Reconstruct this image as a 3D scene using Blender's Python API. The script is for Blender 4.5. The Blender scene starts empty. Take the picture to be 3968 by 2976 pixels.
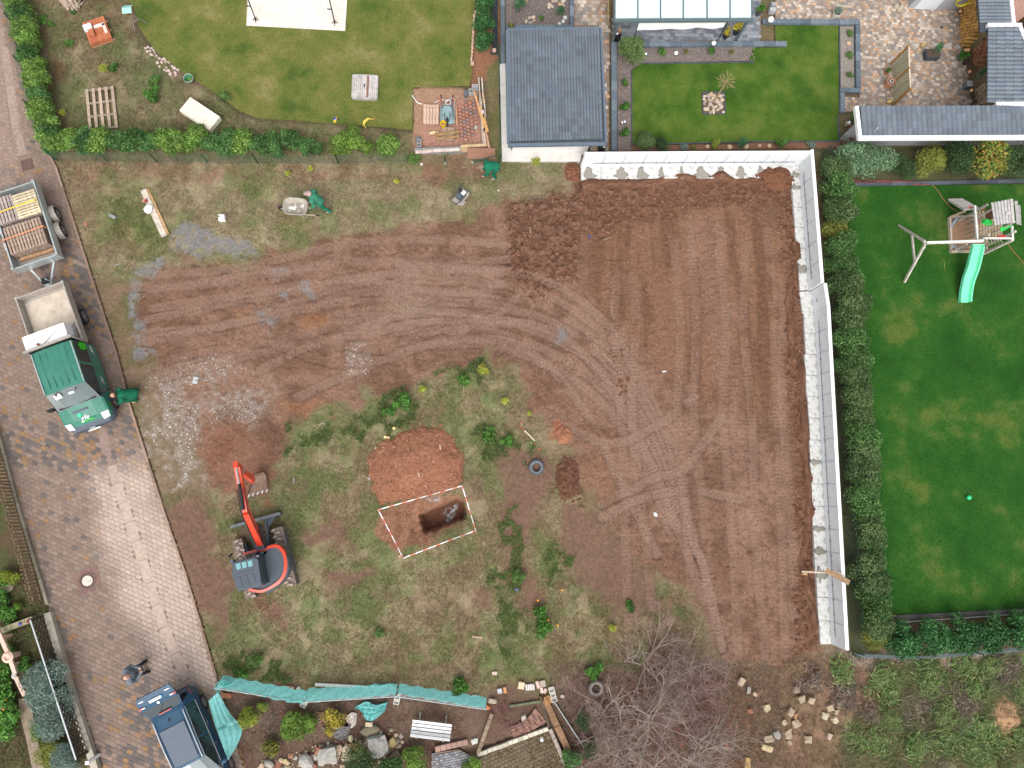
import bpy, math, random
import numpy as np
from mathutils import Vector, Matrix
RG = random.Random(11)
NR = np.random.RandomState(5)
scene = bpy.context.scene
COL = scene.collection
rad = math.radians

# ---------------------------------------------------------------- camera
F_PX, IMG_W, IMG_H, CAM_H = 2866.0, 3968.0, 2976.0, 32.5
NADIR = (1810.0, 1930.0)          # the pixel straight below the drone
_z = -Vector((NADIR[0] - IMG_W / 2, -(NADIR[1] - IMG_H / 2), -F_PX)).normalized()
_x = (Vector((1, 0, 0)) - _z * _z.x).normalized()
_y = _z.cross(_x)
ROT = Matrix((_x, _y, _z))         # camera axes -> world axes
cam_d = bpy.data.cameras.new('camera')
cam_d.sensor_width = 36.0
cam_d.lens = F_PX / IMG_W * 36.0
cam_d.clip_start, cam_d.clip_end = 0.5, 2000
cam = bpy.data.objects.new('camera', cam_d)
cam.matrix_world = Matrix.Translation((0, 0, CAM_H)) @ ROT.to_4x4()
COL.objects.link(cam)
scene.camera = cam

# ---------------------------------------------------------------- sky, sun, exposure
SUN_EL, SUN_AZ = 56.0, 185.0       # a bright overcast noon
wd = bpy.data.worlds.new('World'); scene.world = wd; wd.use_nodes = True
nt = wd.node_tree; nt.nodes.clear()
sky = nt.nodes.new('ShaderNodeTexSky'); sky.sky_type = 'NISHITA'; sky.sun_disc = False
sky.sun_elevation = rad(SUN_EL); sky.sun_rotation = rad(SUN_AZ)
sky.air_density = 1.0; sky.dust_density = 4.0; sky.ozone_density = 1.0
hs = nt.nodes.new('ShaderNodeHueSaturation'); hs.inputs['Saturation'].default_value = 0.22
bg = nt.nodes.new('ShaderNodeBackground'); bg.inputs['Strength'].default_value = 0.15
wo = nt.nodes.new('ShaderNodeOutputWorld')
nt.links.new(sky.outputs[0], hs.inputs['Color']); nt.links.new(hs.outputs[0], bg.inputs['Color'])
nt.links.new(bg.outputs[0], wo.inputs['Surface'])
sl=bpy.data.lights.new('sun','SUN');sl.energy=1.3;sl.angle=rad(60);sl.color=(1.0,0.965,0.92)
so = bpy.data.objects.new('sun', sl); COL.objects.link(so)
_az, _el = rad(SUN_AZ), rad(SUN_EL)
_sd = Vector((math.sin(_az) * math.cos(_el), math.cos(_az) * math.cos(_el), math.sin(_el)))
so.rotation_euler = _sd.to_track_quat('Z', 'Y').to_euler()
vs = scene.view_settings
vs.view_transform='Standard';vs.look='None';vs.gamma=1.0;vs.exposure=0.68;vs.use_curve_mapping=False
scene.cycles.max_bounces = 6; scene.cycles.diffuse_bounces = 3; scene.cycles.glossy_bounces = 3
scene.cycles.transmission_bounces = 5; scene.cycles.transparent_max_bounces = 8

# ---------------------------------------------------------------- measuring: places read off the photograph, on the ground or at a height
ZR=dict(N=(0,0,1.0),D=(0,0,0.55746),A=(0,0,2.212),B=(1000,0,2.212),C=(1900,0,2.212),T=(2900,0,2.0712),
          E=(0,650,2.212),F=(1000,550,2.212),G=(1900,550,2.212),H=(2900,600,2.0712),I=(0,1300,2.212),
          J=(1000,1300,2.212),K=(1900,1300,2.212),L=(2900,1300,2.0712),M=(0,2226,2.212),O=(800,2226,2.212),
          Q=(1700,2226,2.212),R=(2600,2000,1.617),S=(0,1950,3.16),ex=(860,1760,2.861),pit=(1380,1840,4.424),
          van=(60,1280,4.148),car=(440,2540,3.806),play=(3440,740,3.606),shed=(1580,280,4.147),
          bar=(1080, 730, 5.292), wk=(1720, 600, 4.33))
def P(nx, ny, z=0.0):
    d = ROT @ Vector((nx - IMG_W / 2, -(ny - IMG_H / 2), -F_PX))
    t = (z - CAM_H) / d.z
    return Vector((d.x * t, d.y * t, z))
def W(r, x, y, z=0.0):
    x0, y0, s = ZR[r]
    return P(x0 + x / s, y0 + y / s, z)
def WS(r, pts, z=0.0):
    return [W(r, a, b, z) for a, b in pts]
def ang(a, b):
    return math.atan2(b.y - a.y, b.x - a.x)

# ---------------------------------------------------------------- colour
def lin(v):
    v = v / 255.0
    return v / 12.92 if v <= 0.04045 else ((v + 0.055) / 1.055) ** 2.4
KA = 0.80
def C(r, g, b, k=1.0):
    return (lin(r) * KA * k, lin(g) * KA * k, lin(b) * KA * k)
_M = {}
def mat(name,col=(0.5,0.5,0.5),rough=0.8,sc=12.0,amt=0.25,bump=0.0,bsc=None,metal=0.0,src=None,spec=0.3,
        detail=4.0,trans=0.0,col2=None,alpha=1.0,ior=1.45,obj=True,emit=0.0,lo=0.35,hi=0.65,stretch=None,coat=0.0):
    """procedural surface: base colour (own, per object or per-corner attribute) broken by noise, fine relief by bump"""
    if name in _M: return _M[name]
    m = bpy.data.materials.new(name); m.use_nodes = True
    n = m.node_tree; N = n.nodes; L = n.links
    b = N['Principled BSDF']
    b.inputs['Roughness'].default_value = rough; b.inputs['Metallic'].default_value = metal
    b.inputs['Specular IOR Level'].default_value = spec; b.inputs['IOR'].default_value = ior
    if trans: b.inputs['Transmission Weight'].default_value = trans
    if coat:b.inputs['Coat Weight'].default_value=coat;b.inputs['Coat Roughness'].default_value=0.06
    if alpha < 1: b.inputs['Alpha'].default_value = alpha
    tc = N.new('ShaderNodeTexCoord')
    vec = tc.outputs['Object' if obj else 'Generated']
    if stretch:
        mp = N.new('ShaderNodeMapping'); mp.inputs['Scale'].default_value = stretch
        L.new(vec, mp.inputs['Vector']); vec = mp.outputs[0]
    nz=N.new('ShaderNodeTexNoise');nz.inputs['Scale'].default_value=sc;nz.inputs['Detail'].default_value=detail
    nz.inputs['Roughness'].default_value = 0.62
    L.new(vec, nz.inputs['Vector'])
    mr=N.new('ShaderNodeMapRange');mr.inputs[1].default_value=lo;mr.inputs[2].default_value=hi
    L.new(nz.outputs[0], mr.inputs[0])
    if src == 'attr':
        a = N.new('ShaderNodeAttribute'); a.attribute_name = 'Col'; base = a.outputs['Color']
    elif src == 'obj':
        a = N.new('ShaderNodeObjectInfo'); base = a.outputs['Color']
    else:
        a = N.new('ShaderNodeRGB'); a.outputs[0].default_value = (*col, 1); base = a.outputs[0]
    if col2 is not None:
        mx = N.new('ShaderNodeMix'); mx.data_type = 'RGBA'
        L.new(mr.outputs[0],mx.inputs['Factor']);L.new(base,mx.inputs['A']);mx.inputs['B'].default_value=(*col2,1)
        outc = mx.outputs['Result']
    else:
        mr.inputs[3].default_value = 1 - amt; mr.inputs[4].default_value = 1 + amt
        mx = N.new('ShaderNodeVectorMath'); mx.operation = 'SCALE'
        L.new(base, mx.inputs[0]); L.new(mr.outputs[0], mx.inputs['Scale'])
        outc = mx.outputs[0]
    L.new(outc, b.inputs['Base Color'])
    if emit:
        L.new(outc, b.inputs['Emission Color']); b.inputs['Emission Strength'].default_value = emit
    if bump:
        n2=N.new('ShaderNodeTexNoise');n2.inputs['Scale'].default_value=bsc or sc*3;n2.inputs['Detail'].default_value=3
        L.new(vec, n2.inputs['Vector'])
        bp=N.new('ShaderNodeBump');bp.inputs['Strength'].default_value=bump;bp.inputs['Distance'].default_value=0.02
        L.new(n2.outputs[0], bp.inputs['Height']); L.new(bp.outputs[0], b.inputs['Normal'])
    _M[name] = m
    return m

# ---------------------------------------------------------------- objects
def tag(o, label=None, cat=None, group=None, kind=None):
    if label: o['label'] = label
    if cat: o['category'] = cat
    if group: o['group'] = group
    if kind: o['kind'] = kind
    return o
def empty(name, loc=(0, 0, 0), rz=0.0, label=None, cat=None, group=None):
    o = bpy.data.objects.new(name, None); COL.objects.link(o)
    o.empty_display_size = 0.2
    o.location = loc; o.rotation_euler = (0, 0, rz)
    return tag(o, label, cat, group)
def inst(name, data, parent=None, loc=(0, 0, 0), rot=(0, 0, 0), scale=(1, 1, 1), color=None):
    o = bpy.data.objects.new(name, data); COL.objects.link(o)
    o.location = loc; o.rotation_euler = rot; o.scale = scale
    if color is not None: o.color = (*color, 1)
    if parent is not None: o.parent = parent
    return o
def copy_tree(o, parent=None):
    c = o.copy(); COL.objects.link(c); c.parent = parent
    for ch in list(o.children): copy_tree(ch, c)
    return c
def np_mesh(name, verts, faces, mats, cols=None, smooth=False, mi=None):
    """verts (n,3), faces (m,k) all of one size k, cols per face (m,3) or per vert (n,3)"""
    me = bpy.data.meshes.new(name)
    verts = np.asarray(verts, np.float32); faces = np.asarray(faces, np.int32)
    m, k = faces.shape
    me.vertices.add(len(verts)); me.vertices.foreach_set('co', verts.ravel())
    me.loops.add(m * k); me.loops.foreach_set('vertex_index', faces.ravel())
    me.polygons.add(m);me.polygons.foreach_set('loop_start',np.arange(0,m*k,k,dtype=np.int32))
    me.polygons.foreach_set('loop_total', np.full(m, k, np.int32))
    if mi is not None: me.polygons.foreach_set('material_index', np.asarray(mi, np.int32))
    me.polygons.foreach_set('use_smooth', np.full(m, smooth, bool))
    me.update(calc_edges=True)
    if cols is not None:
        cols = np.asarray(cols, np.float32)
        if len(cols) == len(verts):
            at = me.attributes.new('Col', 'FLOAT_COLOR', 'POINT')
        else:
            at=me.attributes.new('Col','FLOAT_COLOR','CORNER');cols=np.repeat(cols,k,axis=0)
        at.data.foreach_set('color', np.hstack([cols, np.ones((len(cols), 1), np.float32)]).ravel())
    for mm in (mats if isinstance(mats, (list, tuple)) else [mats]): me.materials.append(mm)
    return me
class MB:
    """collects shapes; build() makes them ONE mesh object"""
    def __init__(s): s.v = []; s.f = []; s.m = []; s.c = []; s.cur = 0; s.col = None
    def add(s, vs_, fs):
        n = len(s.v); s.v += [tuple(a) for a in vs_]
        for f in fs: s.f.append([i + n for i in f]); s.m.append(s.cur); s.c.append(s.col)
        return s
    def box(s, c, sz, rz=0.0, rx=0.0, ry=0.0, ch=0.0, M=None, taper=1.0):
        hx, hy, hz = sz[0] / 2, sz[1] / 2, sz[2] / 2
        if M is None:M=Matrix.Translation(c)@Matrix.Rotation(rz,4,'Z')@Matrix.Rotation(ry,4,'Y')@Matrix.Rotation(rx,4,'X')
        if ch:
            k = min(ch, hx * .9, hy * .9)
            p=[(-hx,-hy,-hz),(hx,-hy,-hz),(hx,hy,-hz),(-hx,hy,-hz),(-hx,-hy,hz-k),(hx,-hy,hz-k),(hx,hy,hz-k),(-hx,hy,hz-k),
                 (-hx+k,-hy+k,hz),(hx-k,-hy+k,hz),(hx-k,hy-k,hz),(-hx+k,hy-k,hz)]
            fs=[(0,1,5,4),(1,2,6,5),(2,3,7,6),(3,0,4,7),(4,5,9,8),(5,6,10,9),(6,7,11,10),(7,4,8,11),(8,9,10,11),(3,2,1,0)]
        else:
            t = taper
            p=[(-hx,-hy,-hz),(hx,-hy,-hz),(hx,hy,-hz),(-hx,hy,-hz),(-hx*t,-hy*t,hz),(hx*t,-hy*t,hz),(hx*t,hy*t,hz),(-hx*t,hy*t,hz)]
            fs=[(3,2,1,0),(4,5,6,7),(0,1,5,4),(1,2,6,5),(2,3,7,6),(3,0,4,7)]
        return s.add([M @ Vector(q) for q in p], fs)
    def bar(s, a, b, w, h=None, up=(0, 0, 1)):
        """square bar from a to b, w wide and h high"""
        a, b = Vector(a), Vector(b); h = h or w
        d = (b - a); L_ = d.length
        if L_ < 1e-6: return s
        d.normalize(); u = Vector(up)
        if abs(d.dot(u)) > .98: u = Vector((1, 0, 0))
        y = u.cross(d).normalized(); z = d.cross(y)
        M = Matrix((d, y, z)).transposed().to_4x4(); M.translation = (a + b) / 2
        return s.box(None, (L_, w, h), M=M)
    def tube(s, pts, r, n=8, cap=True):
        pts = [Vector(p) for p in pts]; k = len(pts)
        rs = r if isinstance(r, (list, tuple)) else [r] * k
        vs_ = []; fs = []; prev = None
        for i, p in enumerate(pts):
            d = (pts[min(i + 1, k - 1)] - pts[max(i - 1, 0)]).normalized()
            u=prev if prev is not None else(Vector((0,0,1))if abs(d.z)<.95 else Vector((1,0,0)))
            x = (u - d * u.dot(d)).normalized(); y = d.cross(x); prev = x
            for j in range(n):
                a = 2 * math.pi * j / n
                vs_.append(p + (x * math.cos(a) + y * math.sin(a)) * rs[i])
        for i in range(k - 1):
            for j in range(n):
                a, b = i * n + j, i * n + (j + 1) % n
                fs.append((a, b, b + n, a + n))
        if cap: fs.append(tuple(range(n - 1, -1, -1))); fs.append(tuple(range((k - 1) * n, k * n)))
        return s.add(vs_, fs)
    def lathe(s, prof, n=16, c=(0, 0, 0), M=None, cap=True):
        """prof: list of (radius, z)"""
        vs_ = []; fs = []; k = len(prof)
        for r_, z in prof:
            for j in range(n):
                a = 2 * math.pi * j / n
                p = Vector((r_ * math.cos(a), r_ * math.sin(a), z))
                vs_.append((M @ p) if M is not None else p + Vector(c))
        for i in range(k - 1):
            for j in range(n):
                a, b = i * n + j, i * n + (j + 1) % n
                fs.append((a, b, b + n, a + n))
        if cap: fs.append(tuple(range(n - 1, -1, -1))); fs.append(tuple(range((k - 1) * n, k * n)))
        return s.add(vs_, fs)
    def prism(s, poly, z0, z1, top=True, bottom=True):
        k=len(poly);area=sum(poly[i][0]*poly[(i+1)%k][1]-poly[(i+1)%k][0]*poly[i][1]for i in range(k))
        if area < 0: poly = list(poly)[::-1]
        vs_ = [(p[0], p[1], z0) for p in poly] + [(p[0], p[1], z1) for p in poly]
        fs = [(i, (i + 1) % k, (i + 1) % k + k, i + k) for i in range(k)]
        if top: fs.append(tuple(range(k, 2 * k)))
        if bottom: fs.append(tuple(range(k - 1, -1, -1)))
        return s.add(vs_, fs)
    def loft(s, rings, closed=True, cap=True):
        k = len(rings[0]); vs_ = [p for r in rings for p in r]; fs = []
        e = k if closed else k - 1
        for i in range(len(rings) - 1):
            for j in range(e):
                a, b = i * k + j, i * k + (j + 1) % k
                fs.append((a, b, b + k, a + k))
        if cap and closed:
            fs.append(tuple(range(k-1,-1,-1)));fs.append(tuple(range((len(rings)-1)*k,len(rings)*k)))
        return s.add(vs_, fs)
    def sphere(s, c, r, n=12, m=8, sc=(1, 1, 1)):
        prof = [(math.sin(math.pi * i / m), -math.cos(math.pi * i / m)) for i in range(m + 1)]
        M = Matrix.Translation(c) @ Matrix.Diagonal((r * sc[0], r * sc[1], r * sc[2], 1))
        return s.lathe([(max(a, .001), b) for a, b in prof], n, M=M)
    def mesh(s, name, mats, smooth=False, off=None):
        me = bpy.data.meshes.new(name)
        v = s.v if off is None else [(a[0] - off[0], a[1] - off[1], a[2] - off[2]) for a in s.v]
        me.from_pydata(v, [], s.f)
        mats = mats if isinstance(mats, (list, tuple)) else [mats]
        for mm in mats: me.materials.append(mm)
        if len(mats) > 1: me.polygons.foreach_set('material_index', s.m)
        if smooth: me.polygons.foreach_set('use_smooth', [True] * len(s.f))
        if any(c is not None for c in s.c):
            at = me.attributes.new('Col', 'FLOAT_COLOR', 'CORNER'); arr = []
            for f, c in zip(s.f, s.c): arr += [*(c or (.5, .5, .5)), 1.0] * len(f)
            at.data.foreach_set('color', arr)
        me.update()
        return me
    def build(s,name,mats,parent=None,smooth=False,world=False,loc=(0,0,0),rot=(0,0,0),color=None,bevel=0.0,autosm=None):
        """world=True: the shapes were given in world places; they are put under the parent unmoved (parent without rotation)"""
        off = None
        if world and parent is not None: off = parent.location
        o = inst(name, s.mesh(name, mats, smooth, off), parent, loc, rot, color=color)
        if bevel:
            b=o.modifiers.new('bevel','BEVEL');b.width=bevel;b.segments=2;b.limit_method='ANGLE'
        return o
def one(mb,name,mats,label,cat,group=None,smooth=False,loc=(0,0,0),rot=(0,0,0),color=None,bevel=0.0,kind=None):
    """a thing that is a single mesh, shapes in world places, origin moved to its base"""
    if tuple(loc) == (0, 0, 0) and mb.v:
        xs_ = [a[0] for a in mb.v]; ys_ = [a[1] for a in mb.v]; zs_ = [a[2] for a in mb.v]
        off = Vector(((min(xs_) + max(xs_)) / 2, (min(ys_) + max(ys_)) / 2, min(zs_)))
        o = inst(name, mb.mesh(name, mats, smooth, off), None, off, rot, color=color)
    else:
        o = mb.build(name, mats, None, smooth, loc=loc, rot=rot, color=color)
    if bevel:
        b=o.modifiers.new('bevel','BEVEL');b.width=bevel;b.segments=2;b.limit_method='ANGLE'
    return tag(o, label, cat, group, kind)
ORD=['first','second','third','fourth','fifth','sixth','seventh','eighth','ninth','tenth','eleventh','twelfth','thirteenth',
       'fourteenth','fifteenth','sixteenth','seventeenth','eighteenth','nineteenth','twentieth','twenty-first','twenty-second',
       'twenty-third','twenty-fourth','twenty-fifth','twenty-sixth','twenty-seventh','twenty-eighth','twenty-ninth','thirtieth',
       'thirty-first','thirty-second','thirty-third','thirty-fourth','thirty-fifth','thirty-sixth']
# ---------------------------------------------------------------- noise and polygons (numpy)
_T = NR.rand(256, 256).astype(np.float32)
def vnoise(x, y):
    xi = np.floor(x).astype(int); yi = np.floor(y).astype(int)
    fx = x - xi; fy = y - yi; fx = fx * fx * (3 - 2 * fx); fy = fy * fy * (3 - 2 * fy)
    a=_T[xi&255,yi&255];b=_T[(xi+1)&255,yi&255];c=_T[xi&255,(yi+1)&255];d=_T[(xi+1)&255,(yi+1)&255]
    return (a * (1 - fx) + b * fx) * (1 - fy) + (c * (1 - fx) + d * fx) * fy
def fbm(x, y, sc, octv=4, seed=0.0, g=0.5):
    s = 0; a = 1; t = 0
    for i in range(octv):
        s=s+a*vnoise(x*sc+seed*17.3+i*31.7,y*sc+seed*9.1+i*11.3);t+=a;a*=g;sc*=2.03
    return s / t
def sdpoly(x, y, poly):
    """signed distance (m) to a polygon of world points, negative inside"""
    d = np.full(x.shape, 1e9, np.float32); ins = np.zeros(x.shape, bool); k = len(poly)
    for i in range(k):
        ax, ay = poly[i][0], poly[i][1]; bx, by = poly[(i + 1) % k][0], poly[(i + 1) % k][1]
        ex, ey = bx - ax, by - ay; L2 = ex * ex + ey * ey + 1e-9
        t = np.clip(((x - ax) * ex + (y - ay) * ey) / L2, 0, 1)
        d = np.minimum(d, (x - ax - t * ex) ** 2 + (y - ay - t * ey) ** 2)
        c=((ay>y)!=(by>y))&(x<(bx-ax)*(y-ay)/((by-ay)if abs(by-ay)>1e-9 else 1e-9)+ax)
        ins ^= c
    d = np.sqrt(d)
    return np.where(ins, -d, d)
def inpoly(x, y, poly):
    return sdpoly(np.asarray(x, float), np.asarray(y, float), poly) < 0
def sstep(a, b, v):
    t = np.clip((v - a) / (b - a), 0, 1); return t * t * (3 - 2 * t)
def catmull(pts, n=8):
    out = []
    for i in range(len(pts) - 1):
        p0, p1, p2, p3 = pts[max(i - 1, 0)], pts[i], pts[i + 1], pts[min(i + 2, len(pts) - 1)]
        for k in range(n):
            t = k / n
            out.append(tuple(0.5*(2*p1[j]+(p2[j]-p0[j])*t+(2*p0[j]-5*p1[j]+4*p2[j]-p3[j])*t*t+(3*p1[j]-p0[j]-3*p2[j]+p3[j])*t**3)for j in range(len(p1))))
    out.append(tuple(pts[-1])); return out
# ================================================================ GROUND
# the flat places that lie on the ground sheet (world polygons)
LAWN_N=WS('A',[(1090,0),(1150,60),(1200,250),(1330,430),(1540,600),(1700,705),(1900,830),(2050,950)])+ \
         WS('B',[(0,1015),(330,1035),(640,1062),(1100,1095),(1325,1115),(1328,750),(1810,738),(1835,620),(1828,420),(1850,120),(1868,-60),(-300,-60)])
LAWN_S=WS('N',[(2449,271),(2488,246),(2902,238),(2917,184),(3044,185),(3004,166),(3004,99),(3248,99),(3251,546),(2450,560)])
LAWN_E=WS('N',[(3275,722),(3990,714),(3990,2357),(3426,2388),(3361,2124),(3345,1783),(3318,1276)])
ROAD=WS('N',[(-60,-60),(45,-60),(48,120),(97,340),(160,560),(217,650),(389,1183),(452,1376),(497,1553),(651,2032),(719,2226),(841,2633),(945,2990),
                (405, 2990), (196, 2366), (167, 2271), (73, 1950), (0, 1675), (-60, 1480)])
PATIO=WS('T',[(215,-40),(1840,-40),(1690,80),(1800,860),(760,900),(765,780),(890,780),(890,170),(215,160)])
PATIO_N=[P(*q)for q in[(2225,-20),(2360,-20),(2362,170),(2358,590),(2290,590),(2325,108),(2226,106)]]
NEG=WS('N',[(1938,-80),(4100,-80),(4100,560),(3300,575),(2300,588),(2296,560),(1950,560)])
YARDS = WS('Q', [(-80, 1470), (330, 1520), (940, 1300), (1090, 1600), (1100, 1800), (-80, 1800)])

def axis(lo, hi, f0, f1, fine, coarse):
    a=np.arange(lo,f0,coarse);b=np.arange(f0,f1,fine);c=np.arange(f1,hi+coarse,coarse)
    return np.concatenate([[-400, -120, lo - 12, lo - 4], a, b, c, [hi + 4, hi + 12, 120, 400]])
gx = axis(-24, 30, -19.5, 17.5, 0.042, 0.16)
gy = axis(-13, 27, W('D', 0, 1500).y, W('D', 0, 338).y, 0.042, 0.13)
GX, GY = np.meshgrid(gx, gy)
NYG, NXG = GX.shape
nz1=fbm(GX,GY,.35,4,1);nz2=fbm(GX,GY,1.3,4,2);nz3=fbm(GX,GY,5.0,3,3);nz4=fbm(GX,GY,14.0,2,4)
WX = GX + (fbm(GX, GY, 1.1, 4, 6) - .5) * 1.5 + (nz4 - .5) * .25
WY = GY + (fbm(GX, GY, 1.1, 4, 7) - .5) * 1.5 + (nz3 - .5) * .25
def soft(poly, edge=.35, warp=1.0):
    """0..1 mask of a polygon with a ragged edge"""
    x = GX + (WX - GX) * warp; y = GY + (WY - GY) * warp
    out = np.zeros(GX.shape, np.float32)
    xs_ = [p[0] for p in poly]; ys_ = [p[1] for p in poly]; mg = 2.0
    i0,i1=np.searchsorted(gy,[min(ys_)-mg,max(ys_)+mg]);j0,j1=np.searchsorted(gx,[min(xs_)-mg,max(xs_)+mg])
    s = np.s_[i0:i1, j0:j1]
    out[s] = sstep(edge, -edge, sdpoly(x[s], y[s], poly))
    return out
def blob(r, x, y, rx, ry=None, edge=.5):
    c = W(r, x, y); ry = ry or rx
    d = np.sqrt(((WX - c.x) / rx) ** 2 + ((WY - c.y) / ry) ** 2)
    return sstep(1 + edge, 1 - edge, d).astype(np.float32)
GC = np.zeros(GX.shape + (3,), np.float32); GH = np.zeros(GX.shape, np.float32)
def lay(mask, c1, c2=None, n=None):
    global GC
    c1 = np.array(c1, np.float32)
    if c2 is not None:
        t = (n if n is not None else sstep(.3, .7, nz2))[..., None]
        c1 = c1 * (1 - t) + np.array(c2, np.float32) * t
    m = mask[..., None]; GC = GC * (1 - m) + c1 * m
ONE = np.ones(GX.shape, np.float32)
# weedy, trodden ground everywhere
lay(ONE, C(122, 104, 82), C(104, 98, 68))
# garden corner behind the hedge (rough, weedy)
NWG=WS('A',[(140,-60),(1150,-60),(1330,430),(1900,830),(2212,1010)])+WS('B',[(1325,1115),(1290,1330),(0,1300)])+WS('A',[(1200,1290),(420,1270),(330,900),(220,200)])
m = soft(NWG, .3); lay(m, C(104, 100, 70), C(122, 112, 84)); NWM = m
lay(soft(WS('A',[(260,-50),(1000,-50),(1000,60),(700,120),(700,330),(420,260),(300,120)]),.4)*.85,C(126,98,80),C(108,92,70))
lay(soft(WS('A',[(380,500),(470,620),(520,1000),(600,1200),(560,1230),(440,900)]),.3)*.8,C(122,86,66))
lay(soft(WS('A',[(1250,400),(1420,470),(1560,600),(1480,680),(1350,560)]),.25)*.8,C(132,112,98))
lay(soft(WS('A', [(1050, 240), (1200, 260), (1250, 420), (1100, 330)]), .3) * .7, C(112, 90, 72))
# north strip of the plot: tan grass with a redder band along the fence
m=soft(WS('D',[(110,340),(1250,340),(1250,380),(1110,455),(700,520),(540,570),(280,610),(190,620)]),.4);NST=m
lay(m, C(142, 129, 103), C(130, 123, 92), sstep(.35, .65, nz2))
lay(soft(WS('D',[(120,350),(560,365),(900,350),(1060,360),(1060,385),(560,392),(180,395)]),.35)*.8,C(138,106,86),C(122,98,76))
lay(soft(WS('D',[(930,350),(1040,352),(1040,390),(960,400),(900,380)]),.3)*.7,C(126,92,76))
for r_,x,y,a,b in(('D',270,450,1.2,.9),('D',330,520,1.3,.8),('D',250,510,.9,.6),('D',640,490,1.0,.5),('D',560,400,1.2,.4)):
    lay(blob(r_, x, y, a, b) * .8, C(100, 106, 58), C(116, 114, 68))
lay(soft(WS('D',[(110,345),(190,400),(220,620),(300,760),(310,900),(250,800),(150,460)]),.3)*.75,C(138,112,94),C(120,104,78))
# mud of the haul road and of the levelled plot
MUD=soft(WS('D',[(300,600),(420,560),(700,515),(1000,470),(1110,440),(1250,385),(1450,378),(1720,360),(1760,900),(1775,1400),(1700,1450),(1560,1430),(1500,1310),(1400,1245),
                    (1310,1110),(1220,1010),(1170,900),(1110,800),(1050,770),(900,835),(800,870),(650,920),(610,1000),(590,1095),(450,1075),(430,960),(320,800),(300,700)]),.3)
lay(MUD, C(135, 105, 88), C(111, 83, 67), sstep(.35, .66, nz2))
lay(MUD * sstep(.5, .72, nz1) * .6, C(130, 99, 82), C(114, 84, 67), nz3)
lay(MUD * sstep(.52, .64, nz3) * sstep(.42, .6, fbm(GX, GY, .9, 3, 77)) * .5, C(104, 76, 62))
m=soft(WS('D',[(1260,640),(1270,500),(1600,430),(1690,500),(1700,900),(1560,900),(1420,800),(1330,680)]),.6);PLOT=m
lay(m * .88, C(127, 94, 73), C(106, 76, 58), sstep(.35, .65, fbm(GX * 3.2, GY * .5, .7, 3, 9)))
lay(soft(WS('D',[(1480,470),(1560,470),(1600,800),(1640,1150),(1600,1150),(1540,800)]),.5)*.35,C(150,118,104))
FRESH=np.maximum.reduce([soft(WS('D',[(1250,385),(1720,362),(1718,440),(1500,450),(1330,500),(1250,520)]),.35),
                           soft(WS('D',[(1690,360),(1735,360),(1775,1400),(1720,1440),(1712,1000),(1690,600)]),.3)])
lay(FRESH * .88, C(104, 72, 55), C(120, 88, 70), sstep(.4, .7, nz3))
CLOD=np.maximum.reduce([soft(WS('D',[(1110,450),(1180,400),(1262,395),(1250,520),(1240,620),(1160,640),(1090,580)]),.35),
                          soft(WS('D',[(1205,990),(1245,990),(1250,1090),(1215,1080)]),.25),
                          soft(WS('D',[(1300,730),(1345,750),(1360,830),(1320,830)]),.3)*.7])
lay(CLOD * .95, C(104, 74, 59), C(122, 91, 74), sstep(.4, .7, nz3))
lay(soft(WS('D', [(515, 665), (575, 665), (580, 705), (520, 705)]), .2) * .8, C(150, 112, 84))
lay(blob('D',690,690,.6,.35)*.6,C(142,98,68));lay(blob('D',660,890,1.0,.4)*.6,C(140,98,72))
lay(soft(WS('D',[(440,930),(520,900),(600,980),(590,1090),(500,1090),(440,1010)]),.3)*.9,C(122,84,64),C(134,98,80))
lay(blob('D', 1215, 935, .42, .38, .3), C(152, 98, 70))
lay(soft(WS('D',[(1240,985),(1310,985),(1330,1060),(1260,1080)]),.4)*.45,C(140,104,80))
# grey sand spilled along the way in
GREY = np.maximum.reduce([soft(WS('D', q), .18, .6) for q in (
    [(370,495),(420,478),(450,488),(480,510),(545,520),(555,545),(505,555),(460,540),(400,555),(368,540)],
    [(285, 600), (310, 570), (345, 558), (355, 575), (330, 600), (295, 605)],
    [(275,615),(295,620),(300,680),(280,690)],[(285,725),(320,730),(330,765),(300,770)],[(300,690),(318,690),(318,716),(298,712)],
    [(570,578),(620,575),(625,590),(580,600)],[(555,670),(580,665),(600,690),(585,725),(565,700)],[(595,640),(630,630),(615,655)],[(655,615),(680,615),(675,650),(660,640)],
    [(1210, 715), (1228, 718), (1222, 740), (1210, 735)])])
lay(GREY * sstep(.25, .5, nz3) * .95, C(132, 128, 126), C(112, 108, 106), nz3)
# pale gravel spread at the way in
GRAV=np.maximum.reduce([soft(WS('D',[(330,810),(420,785),(500,780),(560,800),(600,850),(560,915),(520,900),(480,890),(440,950),(420,1000),(445,1040),(400,1060),(345,1055),(325,980),(310,900)]),.5),
                          soft(WS('D',[(752,745),(785,755),(800,800),(785,825),(750,810)]),.3)])
lay(GRAV*.65*sstep(.3,.55,nz2*.6+nz3*.4),C(140,122,110),C(154,140,130),sstep(.35,.65,nz3))
lay(blob('D',880,650,1.0,.9)*.5,C(136,122,104));lay(blob('D',930,690,.5,.7)*.5,C(132,120,104))
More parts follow.
